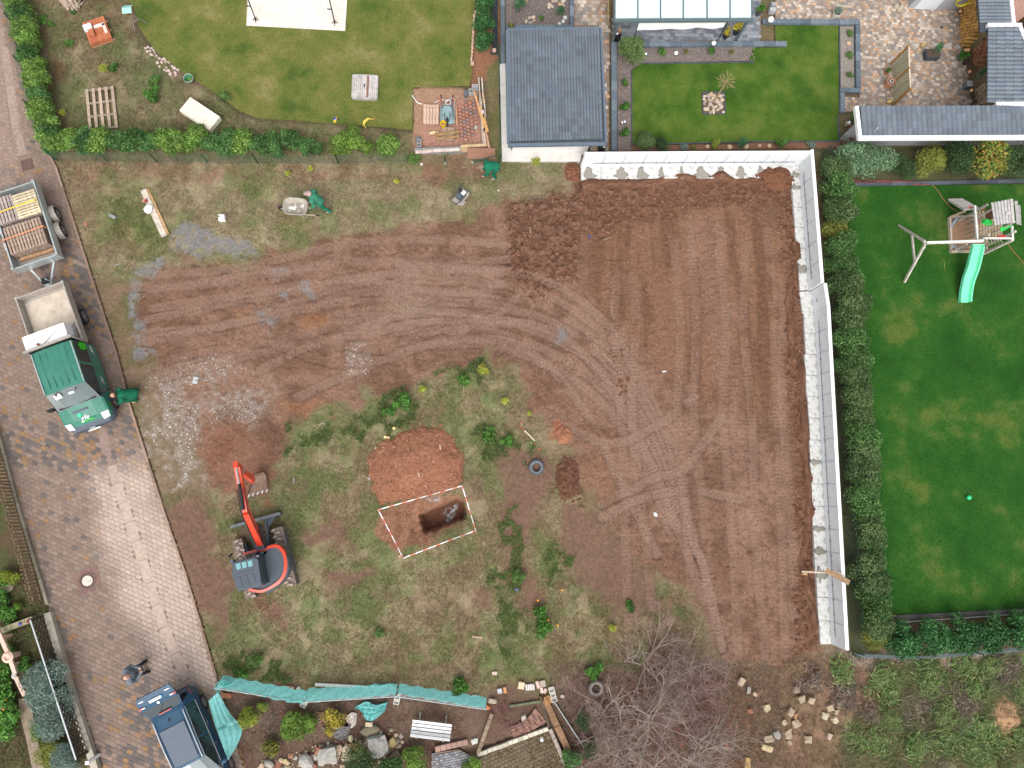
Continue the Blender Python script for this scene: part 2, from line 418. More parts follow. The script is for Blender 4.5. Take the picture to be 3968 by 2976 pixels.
# grass island with the pit
ISLE=soft(WS('D',[(640,935),(760,880),(880,840),(1000,790),(1060,770),(1100,800),(1150,890),(1190,940),(1240,980),(1200,1000),(1250,1100),(1300,1110),(1400,1245),(1500,1310),
                     (1550,1430),(1300,1440),(1050,1480),(470,1490),(400,1250),(340,1065),(440,1065),(590,1095),(605,1000)]),.35)
lay(ISLE, C(140, 129, 100), C(122, 122, 86), sstep(.35, .65, nz2))
lay(ISLE * sstep(.5, .6, fbm(GX, GY, .55, 4, 91)) * .7, C(104, 112, 70))
lay(ISLE * sstep(.48, .66, nz1) * .6, C(128, 104, 84))
lay(soft(WS('D',[(345,1065),(440,1070),(520,1300),(560,1480),(480,1490),(410,1260)]),.5)*.6,C(120,102,82))
for q in([(620,940),(760,880),(880,845),(930,880),(900,930),(760,950),(640,985)],[(920,820),(1000,790),(1060,775),(1065,850),(990,830),(940,850)],[(1000,910),(1080,930),(1140,960),(1130,990),(1040,970)],
          [(1070,1150),(1110,1080),(1130,1200),(1120,1420),(1080,1420)],[(480,1410),(560,1400),(640,1440),(600,1490),(490,1480)],[(860,1200),(1020,1160),(1040,1190),(900,1240)],[(840,1010),(860,1180),(800,1180),(790,1060)]):
    lay(soft(WS('D', q), .5, 1.3) * .8, C(94, 108, 64), C(110, 116, 74))
for q in([(1065,985),(1190,980),(1180,1050),(1130,1180),(1150,1300),(1120,1320),(1085,1180),(1080,1070)],[(700,1240),(800,1230),(800,1260),(720,1270)],[(1030,1280),(1070,1270),(1070,1310),(1040,1320)],
          [(560,1310),(610,1300),(615,1350),(580,1350)],[(650,1130),(750,1140),(760,1180),(660,1170)]):
    lay(soft(WS('D', q), .3) * .85, C(126, 92, 80), C(112, 82, 70))
lay(soft(WS('D',[(1250,1100),(1310,1120),(1400,1245),(1500,1310),(1540,1430),(1420,1400),(1300,1350),(1200,1300),(1190,1150)]),.4)*.7,C(112,90,72),C(128,114,84))
# beyond the fence at the bottom: dark planting soil; tangle under the bare tree; rough bank to the right
lay(soft(WS('D',[(470,1480),(1230,1500),(1310,1700),(480,1700)]),.3),C(96,72,62),C(112,92,78))
lay(soft(WS('D',[(1200,1440),(1420,1390),(1600,1470),(1660,1700),(1240,1700)]),.6)*.9,C(104,78,70),C(122,98,86))
BANK=soft(WS('D',[(1560,1450),(1740,1420),(1830,1405),(2260,1390),(2260,1720),(1600,1720)]),.4)
lay(BANK, C(136, 108, 90), C(124, 104, 80))
BGRN=np.maximum(soft(WS('D',[(1890,1450),(2260,1420),(2260,1720),(1800,1720),(1830,1560),(1930,1510)]),.6),blob('D',1850,1610,.9,.7))
lay(BGRN * .9, C(116, 126, 78), C(132, 120, 94), sstep(.4, .62, nz2))
lay(BGRN*sstep(.5,.58,fbm(GX,GY,.7,3,111))*.8,C(92,128,78));lay(BGRN*sstep(.56,.64,fbm(GX,GY,.8,3,117))*.8,C(122,108,98));lay(BGRN*sstep(.6,.68,fbm(GX,GY,.6,3,123))*.7,C(158,138,110))
lay(soft(WS('D', [(1790, 1400), (2230, 1385), (2230, 1425), (1870, 1440)]), .25), C(150, 132, 120))
# planting beds at the left and behind the wall
lay(soft(WS('D',[(-40,920),(60,1200),(110,1330),(190,1700),(-60,1700)]),.2,.3),C(92,76,60),C(80,84,52))
lay(soft(WS('D',[(1770,320),(2260,310),(2260,400),(1840,400),(1900,1420),(1830,1420)]),.15,.2),C(84,82,58))
lay(soft(WS('B',[(1820,-60),(2060,-60),(2060,480),(1990,620),(1900,700),(1810,740)]),.15,.3),C(142,102,78))
lay(soft(WS('B',[(1960,560),(2080,500),(2090,1400),(1980,1360)]),.15,.3),C(128,112,86),C(104,104,64))
PLOTB=soft(WS('shed',[(85,245),(1000,262),(1150,270),(1300,960),(1330,1200),(1400,1330),(110,1330)]),.1,.15);lay(PLOTB,C(168,134,110),C(150,118,98),nz3)
lay(soft(WS('shed',[(240,480),(1110,440),(1200,900),(1220,1180),(250,1240)]),.15,.3)*.85,C(160,116,98),C(178,138,120),nz3)
for M_ in (ISLE, NST * .8, NWM * .8):
    lay(M_*sstep(.47,.64,fbm(GX,GY,1.9,5,131))*.55,C(122,100,82));lay(M_*sstep(.48,.68,fbm(GX,GY,1.6,5,137))*.45,C(160,147,118));lay(M_*sstep(.5,.66,fbm(GX,GY,1.1,5,143))*.6,C(94,110,64))
DIRT=np.maximum.reduce([soft(WS('D',q),.4)for q in([(1065,985),(1190,975),(1200,1050),(1140,1180),(1160,1310),(1115,1330),(1085,1180),(1075,1070)],[(1200,1090),(1250,1090),(1320,1120),(1400,1240),(1440,1330),(1330,1330),(1210,1230)],
    [(700,1235),(800,1228),(805,1262),(715,1272)],[(1030,1275),(1075,1268),(1070,1312),(1040,1322)],[(560,1305),(612,1298),(618,1355),(580,1352)],[(660,1130),(750,1138),(760,1180),(665,1172)],[(350,1075),(440,1080),(500,1250),(470,1400),(420,1290)])])
lay(DIRT * .95, C(124, 97, 82), C(106, 81, 68), nz3)
# heights
GH += (nz1 - .5) * .16 + (nz2 - .5) * .07 + (nz3 - .5) * .03
GH+=MUD*((nz3-.5)*.06+(nz4-.5)*.035)+FRESH*((nz3-.5)*.08+(nz4-.5)*.06)+CLOD*((nz3-.5)*.15+(nz4-.5)*.09)
GH += CLOD * .12 + ISLE * .03 + (nz4 - .5) * .02
GH += BANK * (nz2 - .5) * .25 + BGRN * (nz3 - .45) * .2
TRN = fbm(GX, GY, .85, 3, 66)
# ---- tracks of the digger: pressed smooth bands with tread bars
def track(pts, width=.40, pitch=.15, amp=.026, depth=.014, tone=.5, col=C(143, 116, 102), vee=.5):
    global GH, GC
    pl = catmull([tuple(W('D', *p)[:2]) for p in pts], 7)
    D2=np.full(GX.shape,9.0,np.float32);U=np.zeros(GX.shape,np.float32);u0=0.0;mg=width*.9
    for (ax, ay), (bx, by) in zip(pl[:-1], pl[1:]):
        L_ = math.hypot(bx - ax, by - ay)
        if L_ < 1e-6: continue
        i0,i1=np.searchsorted(gy,[min(ay,by)-mg,max(ay,by)+mg]);j0,j1=np.searchsorted(gx,[min(ax,bx)-mg,max(ax,bx)+mg])
        x=GX[i0:i1,j0:j1]-ax;y=GY[i0:i1,j0:j1]-ay;ux,uy=(bx-ax)/L_,(by-ay)/L_
        t=np.clip(x*ux+y*uy,0,L_);d=np.hypot(x-t*ux,y-t*uy);sg=np.sign(x*uy-y*ux)
        cur = D2[i0:i1, j0:j1]; w = d < np.abs(cur)
        cur[w] = (d * np.where(sg == 0, 1, sg))[w]; U[i0:i1, j0:j1][w] = (u0 + t)[w]; u0 += L_
    ad = np.abs(D2) + (nz3 - .5) * .08
    m=sstep(width*.58,width*.40,ad)*sstep(.34,.58,np.roll(TRN,int(pts[0][0]*7+pts[0][1]*3)%500,1)+.14)
    bars = np.sin((U + vee * np.abs(D2)) / pitch * 2 * math.pi)
    GH=GH*(1-.55*m)+m*(-depth+amp*np.clip(bars*1.6,-1,1)*.5)+.016*np.exp(-((ad-width*.58)/.05)**2)*sstep(.45,.6,nz2)
    ed=(.34*np.exp(-((ad-width*.56)/.055)**2)*sstep(.4,.55,TRN))[...,None];GC=GC*(1-ed)+np.array(C(104,80,68),np.float32)*ed
    GC = GC * (1 - (m * tone)[..., None]) + np.array(col, np.float32) * (m * tone)[..., None]
A_ = [(320, 690), (520, 650), (760, 600), (940, 580), (1080, 580)]
B_ = [(330, 640), (520, 600), (760, 570), (960, 565), (1090, 572)]
for base, offs in ((A_, (0, 38, 70, 112, 150)), (B_, (0, -36, 30))):
    for o_ in offs:
        track([(x+RG.uniform(-8,8),y+o_*(1-.25*i/4)+RG.uniform(-22,22))for i,(x,y)in enumerate(base)])
for o_ in (-30, 0, 26, 52, 84, 118, 150):
    track([(860,600+o_),(1040,610+o_*.9),(1180,640+o_),(1300,720+o_),(1390,860+o_),(1450,1000+o_),(1510,1200),(1560,1400)])
track([(560,800),(700,740),(900,700),(1060,690),(1200,720),(1290,800),(1370,930),(1440,1080),(1520,1300)])
track([(640,860),(800,790),(950,740),(1100,740),(1190,800),(1270,900),(1330,1020),(1420,1200)])
for x in (1330, 1372, 1465, 1502, 1560, 1612, 1668, 1690):
    track([(x-6+RG.uniform(-9,9),470+RG.uniform(0,150)),(x+RG.uniform(-9,9),700),(x+RG.uniform(-9,14),900),(x+20,1150),(x+34+RG.uniform(-9,9),1420)],width=.42,pitch=.17,amp=.013,vee=.0,col=C(140,112,97),tone=.4)
track([(1240,930),(1320,960),(1420,920),(1500,860)]);track([(1300,1090),(1400,1040),(1480,1010),(1560,900)])
track([(1300,1120),(1380,1080),(1480,1060),(1600,1080)]);track([(1420,1310),(1460,1360),(1520,1400)],pitch=.2,vee=0)
track([(590,1320),(570,1290),(560,1240)],col=C(128,94,78));track([(520,1180),(540,1240),(580,1330)],col=C(128,94,78),tone=.5)
lay(GREY * sstep(.2, .45, nz3) * .8, C(136, 133, 131), C(116, 113, 112), nz3)
for i_ in range(26):
    cx,cy=RG.uniform(340,1080),RG.uniform(560,800);a_=rad(RG.uniform(-28,16));l_=RG.uniform(50,150);b_=RG.uniform(-26,26)
    if cy<810-(cx-330)*.06:track([(cx-l_*math.cos(a_),cy-l_*math.sin(a_)),(cx,cy+b_),(cx+l_*math.cos(a_),cy+l_*math.sin(a_))],tone=.3,col=C(132,102,88)if i_%2 else C(146,118,105))
# tread marks pressed all over the driven mud
hz_=sstep(W('D',1240,0).x,W('D',1060,0).x,GX);tp=np.abs(((GY+.35*np.sin(GX*.35)+(nz1-.5)*1.2)/.45)%1-.5)*.45
tp2 = (GX + (nz1 - .5) * .8) / .6 % 1
GH+=MUD*(1-FRESH)*(1-CLOD)*sstep(.42,.58,fbm(GX,GY,.6,3,88))*(hz_*.010*np.sin((GX+.8*tp)/.15*6.283)+(1-hz_)*.005*np.sin((GY+(nz2-.5)*.1)/.16*6.283)*(tp2<.6))
# ---- the pit (a trench with a ledge) cut into the ground
PITC=[W('pit',*q)for q in[(1075,690),(1740,410),(1850,480),(1900,740),(1190,1000),(1140,960)]]
LEDG=[W('pit',*q)for q in[(880,640),(1080,600),(1750,390),(1850,450),(1950,740),(1500,960),(1050,1060),(930,900)]]
EXC=soft(WS('pit',[(420,600),(620,520),(1000,380),(1400,330),(1800,400),(1960,740),(1500,1000),(1180,1200),(900,1260),(780,1400),(560,1260),(420,1080),(330,960)]),.15,.5)
lay(EXC, C(146, 107, 84), C(126, 89, 69), sstep(.35, .65, nz3))
def grid_sd(poly, mg=1.5):
    out = np.full(GX.shape, 9.0, np.float32)
    xs_ = [p[0] for p in poly]; ys_ = [p[1] for p in poly]
    i0,i1=np.searchsorted(gy,[min(ys_)-mg,max(ys_)+mg]);j0,j1=np.searchsorted(gx,[min(xs_)-mg,max(xs_)+mg]);s=np.s_[i0:i1,j0:j1]
    out[s] = sdpoly(GX[s] + (nz4[s] - .5) * .1, GY[s] + (nz3[s] - .5) * .1, poly); return out
sL = grid_sd(LEDG); sP = grid_sd(PITC)
GH -= sstep(.25, -.2, sL) * .16
GH -= sstep(.06, -.12, sP) * (.85 + (nz2 - .5) * .25)
lay(sstep(-.02, -.12, sP), C(112, 74, 57), C(96, 63, 50), nz3)
ash = np.maximum(blob('pit', 1620, 650, .30, .28, .45) , blob('pit', 1335, 415, .2, .15, .5))
lay(ash * sstep(.38, .6, nz4), C(190, 190, 192), C(130, 130, 134), nz3)
# ---- ground is lowered under the sheets laid on it
for poly in (LAWN_N, LAWN_S, LAWN_E, ROAD, PATIO, PATIO_N, NEG, YARDS):
    GH = np.where(grid_sd(poly) < .1, -.10 + (GH - GH.mean()) * .05, GH)
GH = np.where(PLOTB > .3, (nz3 - .5) * .02, GH)
outf = (GX < -30) | (GX > 34) | (GY < -16) | (GY > 30)
GH = np.where(outf, 0, GH)
idx = np.arange(NYG * NXG).reshape(NYG, NXG)
GF = np.stack([idx[:-1, :-1], idx[:-1, 1:], idx[1:, 1:], idx[1:, :-1]], -1).reshape(-1, 4)
M_ground = mat('earth', rough=.92, sc=9, amt=.22, bump=.7, bsc=45, src='attr', detail=7, spec=.18)
g=inst('ground',np_mesh('ground',np.stack([GX,GY,GH],-1).reshape(-1,3),GF,M_ground,GC.reshape(-1,3),smooth=True))
tag(g, kind='structure')
def gz(x, y):
    """ground height at a place"""
    j=int(np.clip(np.searchsorted(gx,x),1,NXG-1));i=int(np.clip(np.searchsorted(gy,y),1,NYG-1))
    return float(GH[i, j])
def gzv(p): return Vector((p[0], p[1], gz(p[0], p[1])))
def at_idx(x, y):
    return np.clip(np.searchsorted(gy, y), 1, NYG - 1), np.clip(np.searchsorted(gx, x), 1, NXG - 1)

# ---------------------------------------------------------------- lawns, as sheets with their own turf colour
def sheet(name, poly, z, m, kind='structure', step=None):
    mb = MB(); mb.add([(p[0], p[1], z) for p in poly], [tuple(range(len(poly)))])
    me = mb.mesh(name, m)
    import bmesh
    b=bmesh.new();b.from_mesh(me);bmesh.ops.triangulate(b,faces=b.faces[:]);bmesh.ops.recalc_face_normals(b,faces=b.faces[:])
    for f in b.faces:
        if f.normal.z < 0: f.normal_flip()
    b.to_mesh(me); b.free()
    return tag(inst(name, me), kind=kind)
def lawn_mat(name, cs, sc=.55):
    m_=bpy.data.materials.new(name);m_.use_nodes=True;n=m_.node_tree;N=n.nodes;L=n.links;b=N['Principled BSDF']
    b.inputs['Roughness'].default_value = .9; b.inputs['Specular IOR Level'].default_value = .15
    tc = N.new('ShaderNodeTexCoord'); prev = None
    for k, s in enumerate((sc, sc * 3.1)):
        nz=N.new('ShaderNodeTexNoise');nz.inputs['Scale'].default_value=s;nz.inputs['Detail'].default_value=5
        L.new(tc.outputs['Object'], nz.inputs['Vector'])
        if prev is None: prev = nz.outputs[0]
        else:
            ad=N.new('ShaderNodeMath');ad.operation='MULTIPLY_ADD';ad.inputs[1].default_value=.45+(k>1)
            L.new(nz.outputs[0], ad.inputs[0]); L.new(prev, ad.inputs[2]); prev = ad.outputs[0]
    rp = N.new('ShaderNodeValToRGB'); el = rp.color_ramp.elements
    el[0].position=.52;el[0].color=(*cs[0],1);el[1].position=.92;el[1].color=(*cs[-1],1)
    for i, c_ in enumerate(cs[1:-1]):
        e = el.new(.52 + .4 * (i + 1) / (len(cs) - 1)); e.color = (*c_, 1)
    L.new(prev, rp.inputs[0])
    nf=N.new('ShaderNodeTexNoise');nf.inputs['Scale'].default_value=22;nf.inputs['Detail'].default_value=6
    L.new(tc.outputs['Object'], nf.inputs['Vector'])
    mr=N.new('ShaderNodeMapRange');mr.inputs[1].default_value=.3;mr.inputs[2].default_value=.7;mr.inputs[3].default_value=.78;mr.inputs[4].default_value=1.22
    L.new(nf.outputs[0], mr.inputs[0])
    sv=N.new('ShaderNodeVectorMath');sv.operation='SCALE';L.new(rp.outputs[0],sv.inputs[0]);L.new(mr.outputs[0],sv.inputs['Scale'])
    L.new(sv.outputs[0], b.inputs['Base Color'])
    bp=N.new('ShaderNodeBump');bp.inputs['Strength'].default_value=.8;bp.inputs['Distance'].default_value=.03
    L.new(nf.outputs[0], bp.inputs['Height']); L.new(bp.outputs[0], b.inputs['Normal'])
    return m_
LN_C = [C(76, 96, 40), C(100, 110, 51), C(115, 116, 60), C(136, 129, 83)]
LS_C = [C(50, 84, 24), C(66, 97, 31), C(84, 108, 40), C(98, 114, 50)]
LE_C = [C(34, 78, 24), C(40, 86, 26), C(50, 94, 30), C(86, 106, 46)]
sheet('lawn', LAWN_N, .010, lawn_mat('turf_yellowish', LN_C))
sheet('lawn', LAWN_S, .010, lawn_mat('turf_green', LS_C))
sheet('lawn', LAWN_E, .010, lawn_mat('turf_deep_green', LE_C, .42))

# ---------------------------------------------------------------- grass blades and stones (stuff nobody could count)
M_leaf = mat('leaf', rough=.6, sc=30, amt=.12, src='attr', spec=.25)
def thin_cloth(m_, f=.5):
    """lets light through a thin leaf or cloth"""
    n_=m_.node_tree;b_=n_.nodes['Principled BSDF'];t_=n_.nodes.new('ShaderNodeBsdfTranslucent');x_=n_.nodes.new('ShaderNodeMixShader');x_.inputs[0].default_value=f
    n_.links.new(b_.inputs['Base Color'].links[0].from_socket,t_.inputs['Color']);n_.links.new(b_.outputs[0],x_.inputs[1]);n_.links.new(t_.outputs[0],x_.inputs[2]);n_.links.new(x_.outputs[0],n_.nodes['Material Output'].inputs['Surface'])
thin_cloth(M_leaf, .35)
def scatter(poly, dens, mask=None, thr=.5):
    xs_ = [p[0] for p in poly]; ys_ = [p[1] for p in poly]
    n = int(dens * (max(xs_) - min(xs_)) * (max(ys_) - min(ys_)))
    x = NR.uniform(min(xs_), max(xs_), n); y = NR.uniform(min(ys_), max(ys_), n)
    k = inpoly(x, y, poly)
    if mask is not None:
        i, j = at_idx(x, y); k &= mask[i, j] > NR.uniform(.05, thr * 2, n)
    return x[k], y[k]
def blades(name, x, y, z, h, w, cols, lean=.9, label=None, cat='grass', jit=.38, ij=None):
    n=len(x);a=NR.uniform(0,2*math.pi,n);hh=h*NR.uniform(.5,1.3,n);l=hh*lean*NR.uniform(.4,1.2,n)
    dx, dy = np.cos(a), np.sin(a); px, py = -dy * w / 2, dx * w / 2
    p0=np.stack([x+px,y+py,z],-1);p1=np.stack([x-px,y-py,z],-1);p2=np.stack([x+dx*l,y+dy*l,z+hh],-1)
    v = np.stack([p0, p1, p2], 1).reshape(-1, 3); f = np.arange(3 * n).reshape(n, 3)
    cs=np.array(cols,np.float32)[NR.randint(0,len(cols),n)]*NR.uniform(1-jit,1+jit,(n,1))
    if ij is not None: cs = cs * .55 + GC[ij] * .62
    o = inst(name, np_mesh(name, v, f, M_leaf, cs)); return tag(o, label, cat, kind='stuff')
x, y = scatter(LAWN_N, 420); t = fbm(x, y, .5, 3, 21)
blades('lawn_grass',x,y,np.full(len(x),.008),.045,.016,[C(98,114,50),C(120,124,64),C(146,138,92),C(84,104,44)],label='short yellowish grass of the big lawn beside the travertine terrace')
x, y = scatter(LAWN_S, 420)
blades('lawn_grass',x,y,np.full(len(x),.008),.04,.014,[C(56,92,28),C(74,104,34),C(92,114,44)],label='short green grass of the small square lawn with the young tree')
x, y = scatter(LAWN_E, 380)
blades('lawn_grass',x,y,np.full(len(x),.008),.045,.016,[C(36,82,24),C(44,92,28),C(58,100,34),C(40,84,26)],label='deep green grass of the lawn with the slide')
def weeds(mask, poly, dens, h, cols, label, w=.024, lean=1.1, thr=.5):
    x, y = scatter(poly, dens, mask, thr); i, j = at_idx(x, y)
    keep = fbm(x, y, 1.6, 3, 33) > .36
    x, y, i, j = x[keep], y[keep], i[keep], j[keep]
    return blades('weedy_grass', x, y, GH[i, j], h, w, cols, lean, label, ij=(i, j))
S1 = WS('D', [(100, 335), (1300, 335), (1300, 660), (100, 660)])
weeds(NST*(1-MUD)*(1-GREY),S1,380,.09,[C(152,140,106),C(138,132,88),C(120,126,78),C(168,154,122),C(144,124,100)],'dry tan grass on the strip north of the haul road')
S2 = WS('D', [(330, 760), (1580, 760), (1580, 1500), (330, 1500)])
weeds(ISLE*(1-MUD*.6)*(1-EXC)*(1-DIRT),S2,380,.11,[C(156,148,104),C(138,142,86),C(118,134,76),C(176,164,122),C(134,116,94)],'straggly dry grass around the excavator and the pit')
weeds(NWM,NWG,380,.10,[C(116,118,80),C(134,128,94),C(102,112,66),C(150,140,110)],'rough weedy grass in the garden corner behind the hedge')
weeds(BGRN,WS('D',[(1760,1400),(2240,1380),(2240,1680),(1760,1680)]),800,.24,[C(122,142,84),C(138,150,92),C(150,142,110),C(106,132,86),C(164,148,122)],'tall rough grass on the bank below the laurel hedge',w=.03,lean=1.3)
weeds(BANK*(1-BGRN*.6),WS('D',[(1540,1400),(2000,1400),(2000,1680),(1560,1680)]),260,.14,[C(128,108,88),C(112,98,76),C(146,124,102),C(100,100,66)],'dead stalks on the bare bank around the rubble blocks',w=.02,lean=1.6)
def tufts(polys, dens, h, cols, label, w=.03, lean=.8, name='weeds', r_='D'):
    xs_, ys_ = [], []
    for q in polys:
        x0,x1=min(a for a,b in q)-35,max(a for a,b in q)+35;y0,y1=min(b for a,b in q)-35,max(b for a,b in q)+35
        x,y=scatter(WS(r_,[(x0,y0),(x1,y0),(x1,y1),(x0,y1)]),dens);k=(fbm(x,y,2.2,3,41)>.46)&(sdpoly(x+(fbm(x,y,1.5,3,42)-.5)*1.9,y+(fbm(x,y,1.5,3,43)-.5)*1.9,WS(r_,q))<0);xs_.append(x[k]);ys_.append(y[k])
    x = np.concatenate(xs_); y = np.concatenate(ys_); i, j = at_idx(x, y)
    return blades(name, x, y, GH[i, j], h, w, cols, lean, label, 'weeds')
tufts([[(620,945),(760,885),(880,848),(925,880),(900,925),(760,945),(640,980)],[(930,825),(1000,792),(1060,772),(1060,835),(990,825)],[(1005,915),(1080,930),(1135,960),(1125,985),(1040,965)]],
      1000,.17,[C(104,132,76),C(122,142,84),C(90,118,76),C(142,150,96)],'green weeds along the top edge of the grass island')
tufts([[(1075,1150),(1105,1085),(1125,1200),(1115,1420),(1085,1420)],[(485,1415),(560,1405),(630,1440),(600,1480),(495,1475)],[(1190,1180),(1230,1190),(1240,1260),(1200,1240)]],
      800,.15,[C(112,142,76),C(128,150,86),C(98,128,68)],'green weeds running down to the construction fence')
tufts([[(230,440),(290,420),(300,480),(250,520)],[(290,490),(360,500),(380,560),(330,560),(290,530)],[(530,395),(590,400),(580,420),(530,415)]],
      480,.09,[C(126,142,80),C(140,148,90),C(112,134,72)],'green grass patch beside the mortar plank')
# stones: small faceted pebbles
def pebbles(name, x, y, z, r, cols, label, mat_=None, flat=.7, cat='gravel', parent=None):
    n=len(x);ico=np.array([(1,0,0),(-1,0,0),(0,1,0),(0,-1,0),(0,0,1),(0,0,-1)],np.float32)
    fc=np.array([(0,2,4),(2,1,4),(1,3,4),(3,0,4),(2,0,5),(1,2,5),(3,1,5),(0,3,5)])
    rr = r * (.45 + 1.4 * NR.rand(n) ** 2.2); a = NR.uniform(0, 6.28, n)
    v = ico[None] * NR.uniform(.65, 1.15, (n, 6, 1)) * rr[:, None, None]; v[:, :, 2] *= flat
    ca, sa = np.cos(a)[:, None], np.sin(a)[:, None]
    vx = v[:, :, 0] * ca - v[:, :, 1] * sa; vy = v[:, :, 0] * sa + v[:, :, 1] * ca
    v=np.stack([vx+x[:,None],vy+y[:,None],v[:,:,2]+(z+rr*.25)[:,None]],-1).reshape(-1,3)
    f = (fc[None] + 6 * np.arange(n)[:, None, None]).reshape(-1, 3)
    cs=np.repeat(np.array(cols,np.float32)[NR.randint(0,len(cols),n)]*NR.uniform(.8,1.2,(n,1)),8,axis=0)
    o=inst(name,np_mesh(name,v,f,mat_ or M_stone,cs),parent);return tag(o,label,cat if parent is None else None,kind='stuff')
M_stone = mat('stone', rough=.85, sc=25, amt=.2, src='attr', bump=.2)
x,y=scatter(WS('D',[(300,770),(820,735),(820,1070),(300,1070)]),260,GRAV*sstep(.42,.6,nz2*.6+nz3*.4),.5);i,j=at_idx(x,y)
pebbles('gravel',x,y,GH[i,j],.021,[C(205,196,188),C(180,166,156),C(222,216,210),C(160,142,130)],'pale gravel scattered over the mud at the way in from the road')
x,y=scatter(WS('D',[(1050,340),(1780,340),(1780,1460),(1050,1460)]),190,np.clip(FRESH*.3+CLOD*.5,0,1)*sstep(.3,.6,fbm(GX,GY,1.2,3,95)),.5);i,j=at_idx(x,y)
pebbles('soil_clods',x,y,GH[i,j],.055,[C(122,84,64),C(112,74,56),C(134,98,78),C(104,72,58)],'loose clods of fresh brown soil along the retaining wall',cat='soil')
x,y=scatter(WS('D',[(300,380),(1760,380),(1760,1450),(300,1450)]),16,MUD,.5);i,j=at_idx(x,y)
pebbles('small_clods',x,y,GH[i,j],.03,[C(136,106,92),C(120,92,78),C(150,126,114)],'small crumbs and stones on the rutted mud',cat='soil')
x,y=scatter(WS('pit',[(300,350),(1900,350),(1960,900),(800,1420),(330,1000)]),300,EXC,.5);i,j=at_idx(x,y);k=sP[i,j]>.1
pebbles('small_clods',x[k],y[k],GH[i,j][k],.022,[C(158,114,88),C(140,98,74),C(176,138,114)],'orange crumbs of soil around the edge of the taped pit',cat='soil')
x, y = scatter(WS('shed', [(240, 480), (1110, 440), (1200, 900), (1220, 1190), (250, 1240)]), 420)
pebbles('gravel',x,y,np.full(len(x),.0),.017,[C(184,142,122),C(160,116,98),C(200,164,146),C(140,100,84)],'reddish gravel inside the unfinished garden shed base')
# ================================================================ ROAD AND PAVING
M_paver = mat('paver', rough=.82, sc=14, amt=.16, src='obj', bump=.25, bsc=60, spec=.25)
M_paver_a = mat('paver_mass', rough=.82, sc=14, amt=.16, src='attr', bump=.25, bsc=60, spec=.25)
M_joint = mat('joint_sand', C(136, 117, 105), sc=20, amt=.2)
def pave(parent,poly,an,lx,ly,gap,colf,holes=(),h=.03,z=.0,nparts=300,bond=.5,jit=.004,inset=.25,name='paver',lab=None):
    ca, sa = math.cos(an), math.sin(an)
    us = [p[0] * ca + p[1] * sa for p in poly]; vs_ = [-p[0] * sa + p[1] * ca for p in poly]
    U = np.arange(min(us), max(us) + lx, lx); V = np.arange(min(vs_), max(vs_) + ly, ly)
    uu, vv = np.meshgrid(U, V); uu = uu + (np.arange(len(V)) % 2 * bond * lx)[:, None]
    uu = uu.ravel(); vv = vv.ravel()
    x = uu * ca - vv * sa; y = uu * sa + vv * ca
    k = sdpoly(x, y, poly) < -inset * min(lx, ly)
    for q in holes: k &= sdpoly(x, y, q) > .05 * min(lx, ly)
    x, y = x[k], y[k]; n = len(x)
    cols = colf(x, y) * NR.uniform(.9, 1.1, (n, 1))
    rz=an+NR.uniform(-.02,.02,n);zz=z+NR.uniform(-jit,jit,n);tx=NR.uniform(-.012,.012,(n,2))
    order = np.argsort(x * x + y * y)
    mb = MB().box((0, 0, -h / 2), (lx - gap, ly - gap, h), ch=.007); me = mb.mesh(name, M_paver)
    for i in order[:nparts]:
        inst(name, me, parent, (x[i], y[i], zz[i]), (tx[i, 0], tx[i, 1], rz[i]), color=cols[i])
    rest = order[nparts:]
    if len(rest):
        bv = np.array(mb.v, np.float32); bf = np.array([f for f in mb.f[:-1]], np.int32)
        c_, s_ = np.cos(rz[rest])[:, None], np.sin(rz[rest])[:, None]
        vx=bv[None,:,0]*c_-bv[None,:,1]*s_+x[rest][:,None];vy=bv[None,:,0]*s_+bv[None,:,1]*c_+y[rest][:,None]
        vz=bv[None,:,2]+zz[rest][:,None]+bv[None,:,0]*tx[rest,0][:,None]+bv[None,:,1]*tx[rest,1][:,None]
        f = (bf[None] + len(bv) * np.arange(len(rest))[:, None, None]).reshape(-1, 4)
        o=inst(name+'_field',np_mesh(name+'_field',np.stack([vx,vy,vz],-1).reshape(-1,3),f,M_paver_a,np.repeat(cols[rest],len(bf),0)),parent)
        o['kind'] = 'stuff'
    return n
def pal(cols, w=None):
    cs = np.array(cols, np.float32); w = None if w is None else np.array(w) / sum(w)
    return lambda x, y: cs[NR.choice(len(cs), len(x), p=w)]
ROAD_AN = ang(W('N', 651, 2032), W('N', 841, 2633)) + rad(45)
GUT=[W('N',*q)for q in[(-20,40),(27,249),(63,497),(86,601),(240,1130),(389,1662),(452,1874),(551,2171),(633,2431),(723,2633),(830,2990)]]
def ribbon(pl, w):
    L_, R_ = [], []
    for i, p in enumerate(pl):
        d=(Vector(pl[min(i+1,len(pl)-1)])-Vector(pl[max(i-1,0)])).normalized();n=Vector((-d.y,d.x,0))*(w/2)
        L_.append(Vector(p) + n); R_.append(Vector(p) - n)
    return L_ + R_[::-1]
GUTP = ribbon(GUT, .36)
MH = W('S', 1070, 950); MHA = ang(W('S', 890, 850), W('S', 1160, 765))
def rect(c, sx, sy, a):
    return[Vector((c[0]+dx*math.cos(a)-dy*math.sin(a),c[1]+dx*math.sin(a)+dy*math.cos(a),0))for dx,dy in((-sx/2,-sy/2),(sx/2,-sy/2),(sx/2,sy/2),(-sx/2,sy/2))]
MHP = rect(MH, 1.02, 1.02, MHA); DR = W('A', 235, 1410); DRP = rect(DR, .62, .62, MHA)
road = sheet('road', ROAD, -.012, M_joint)
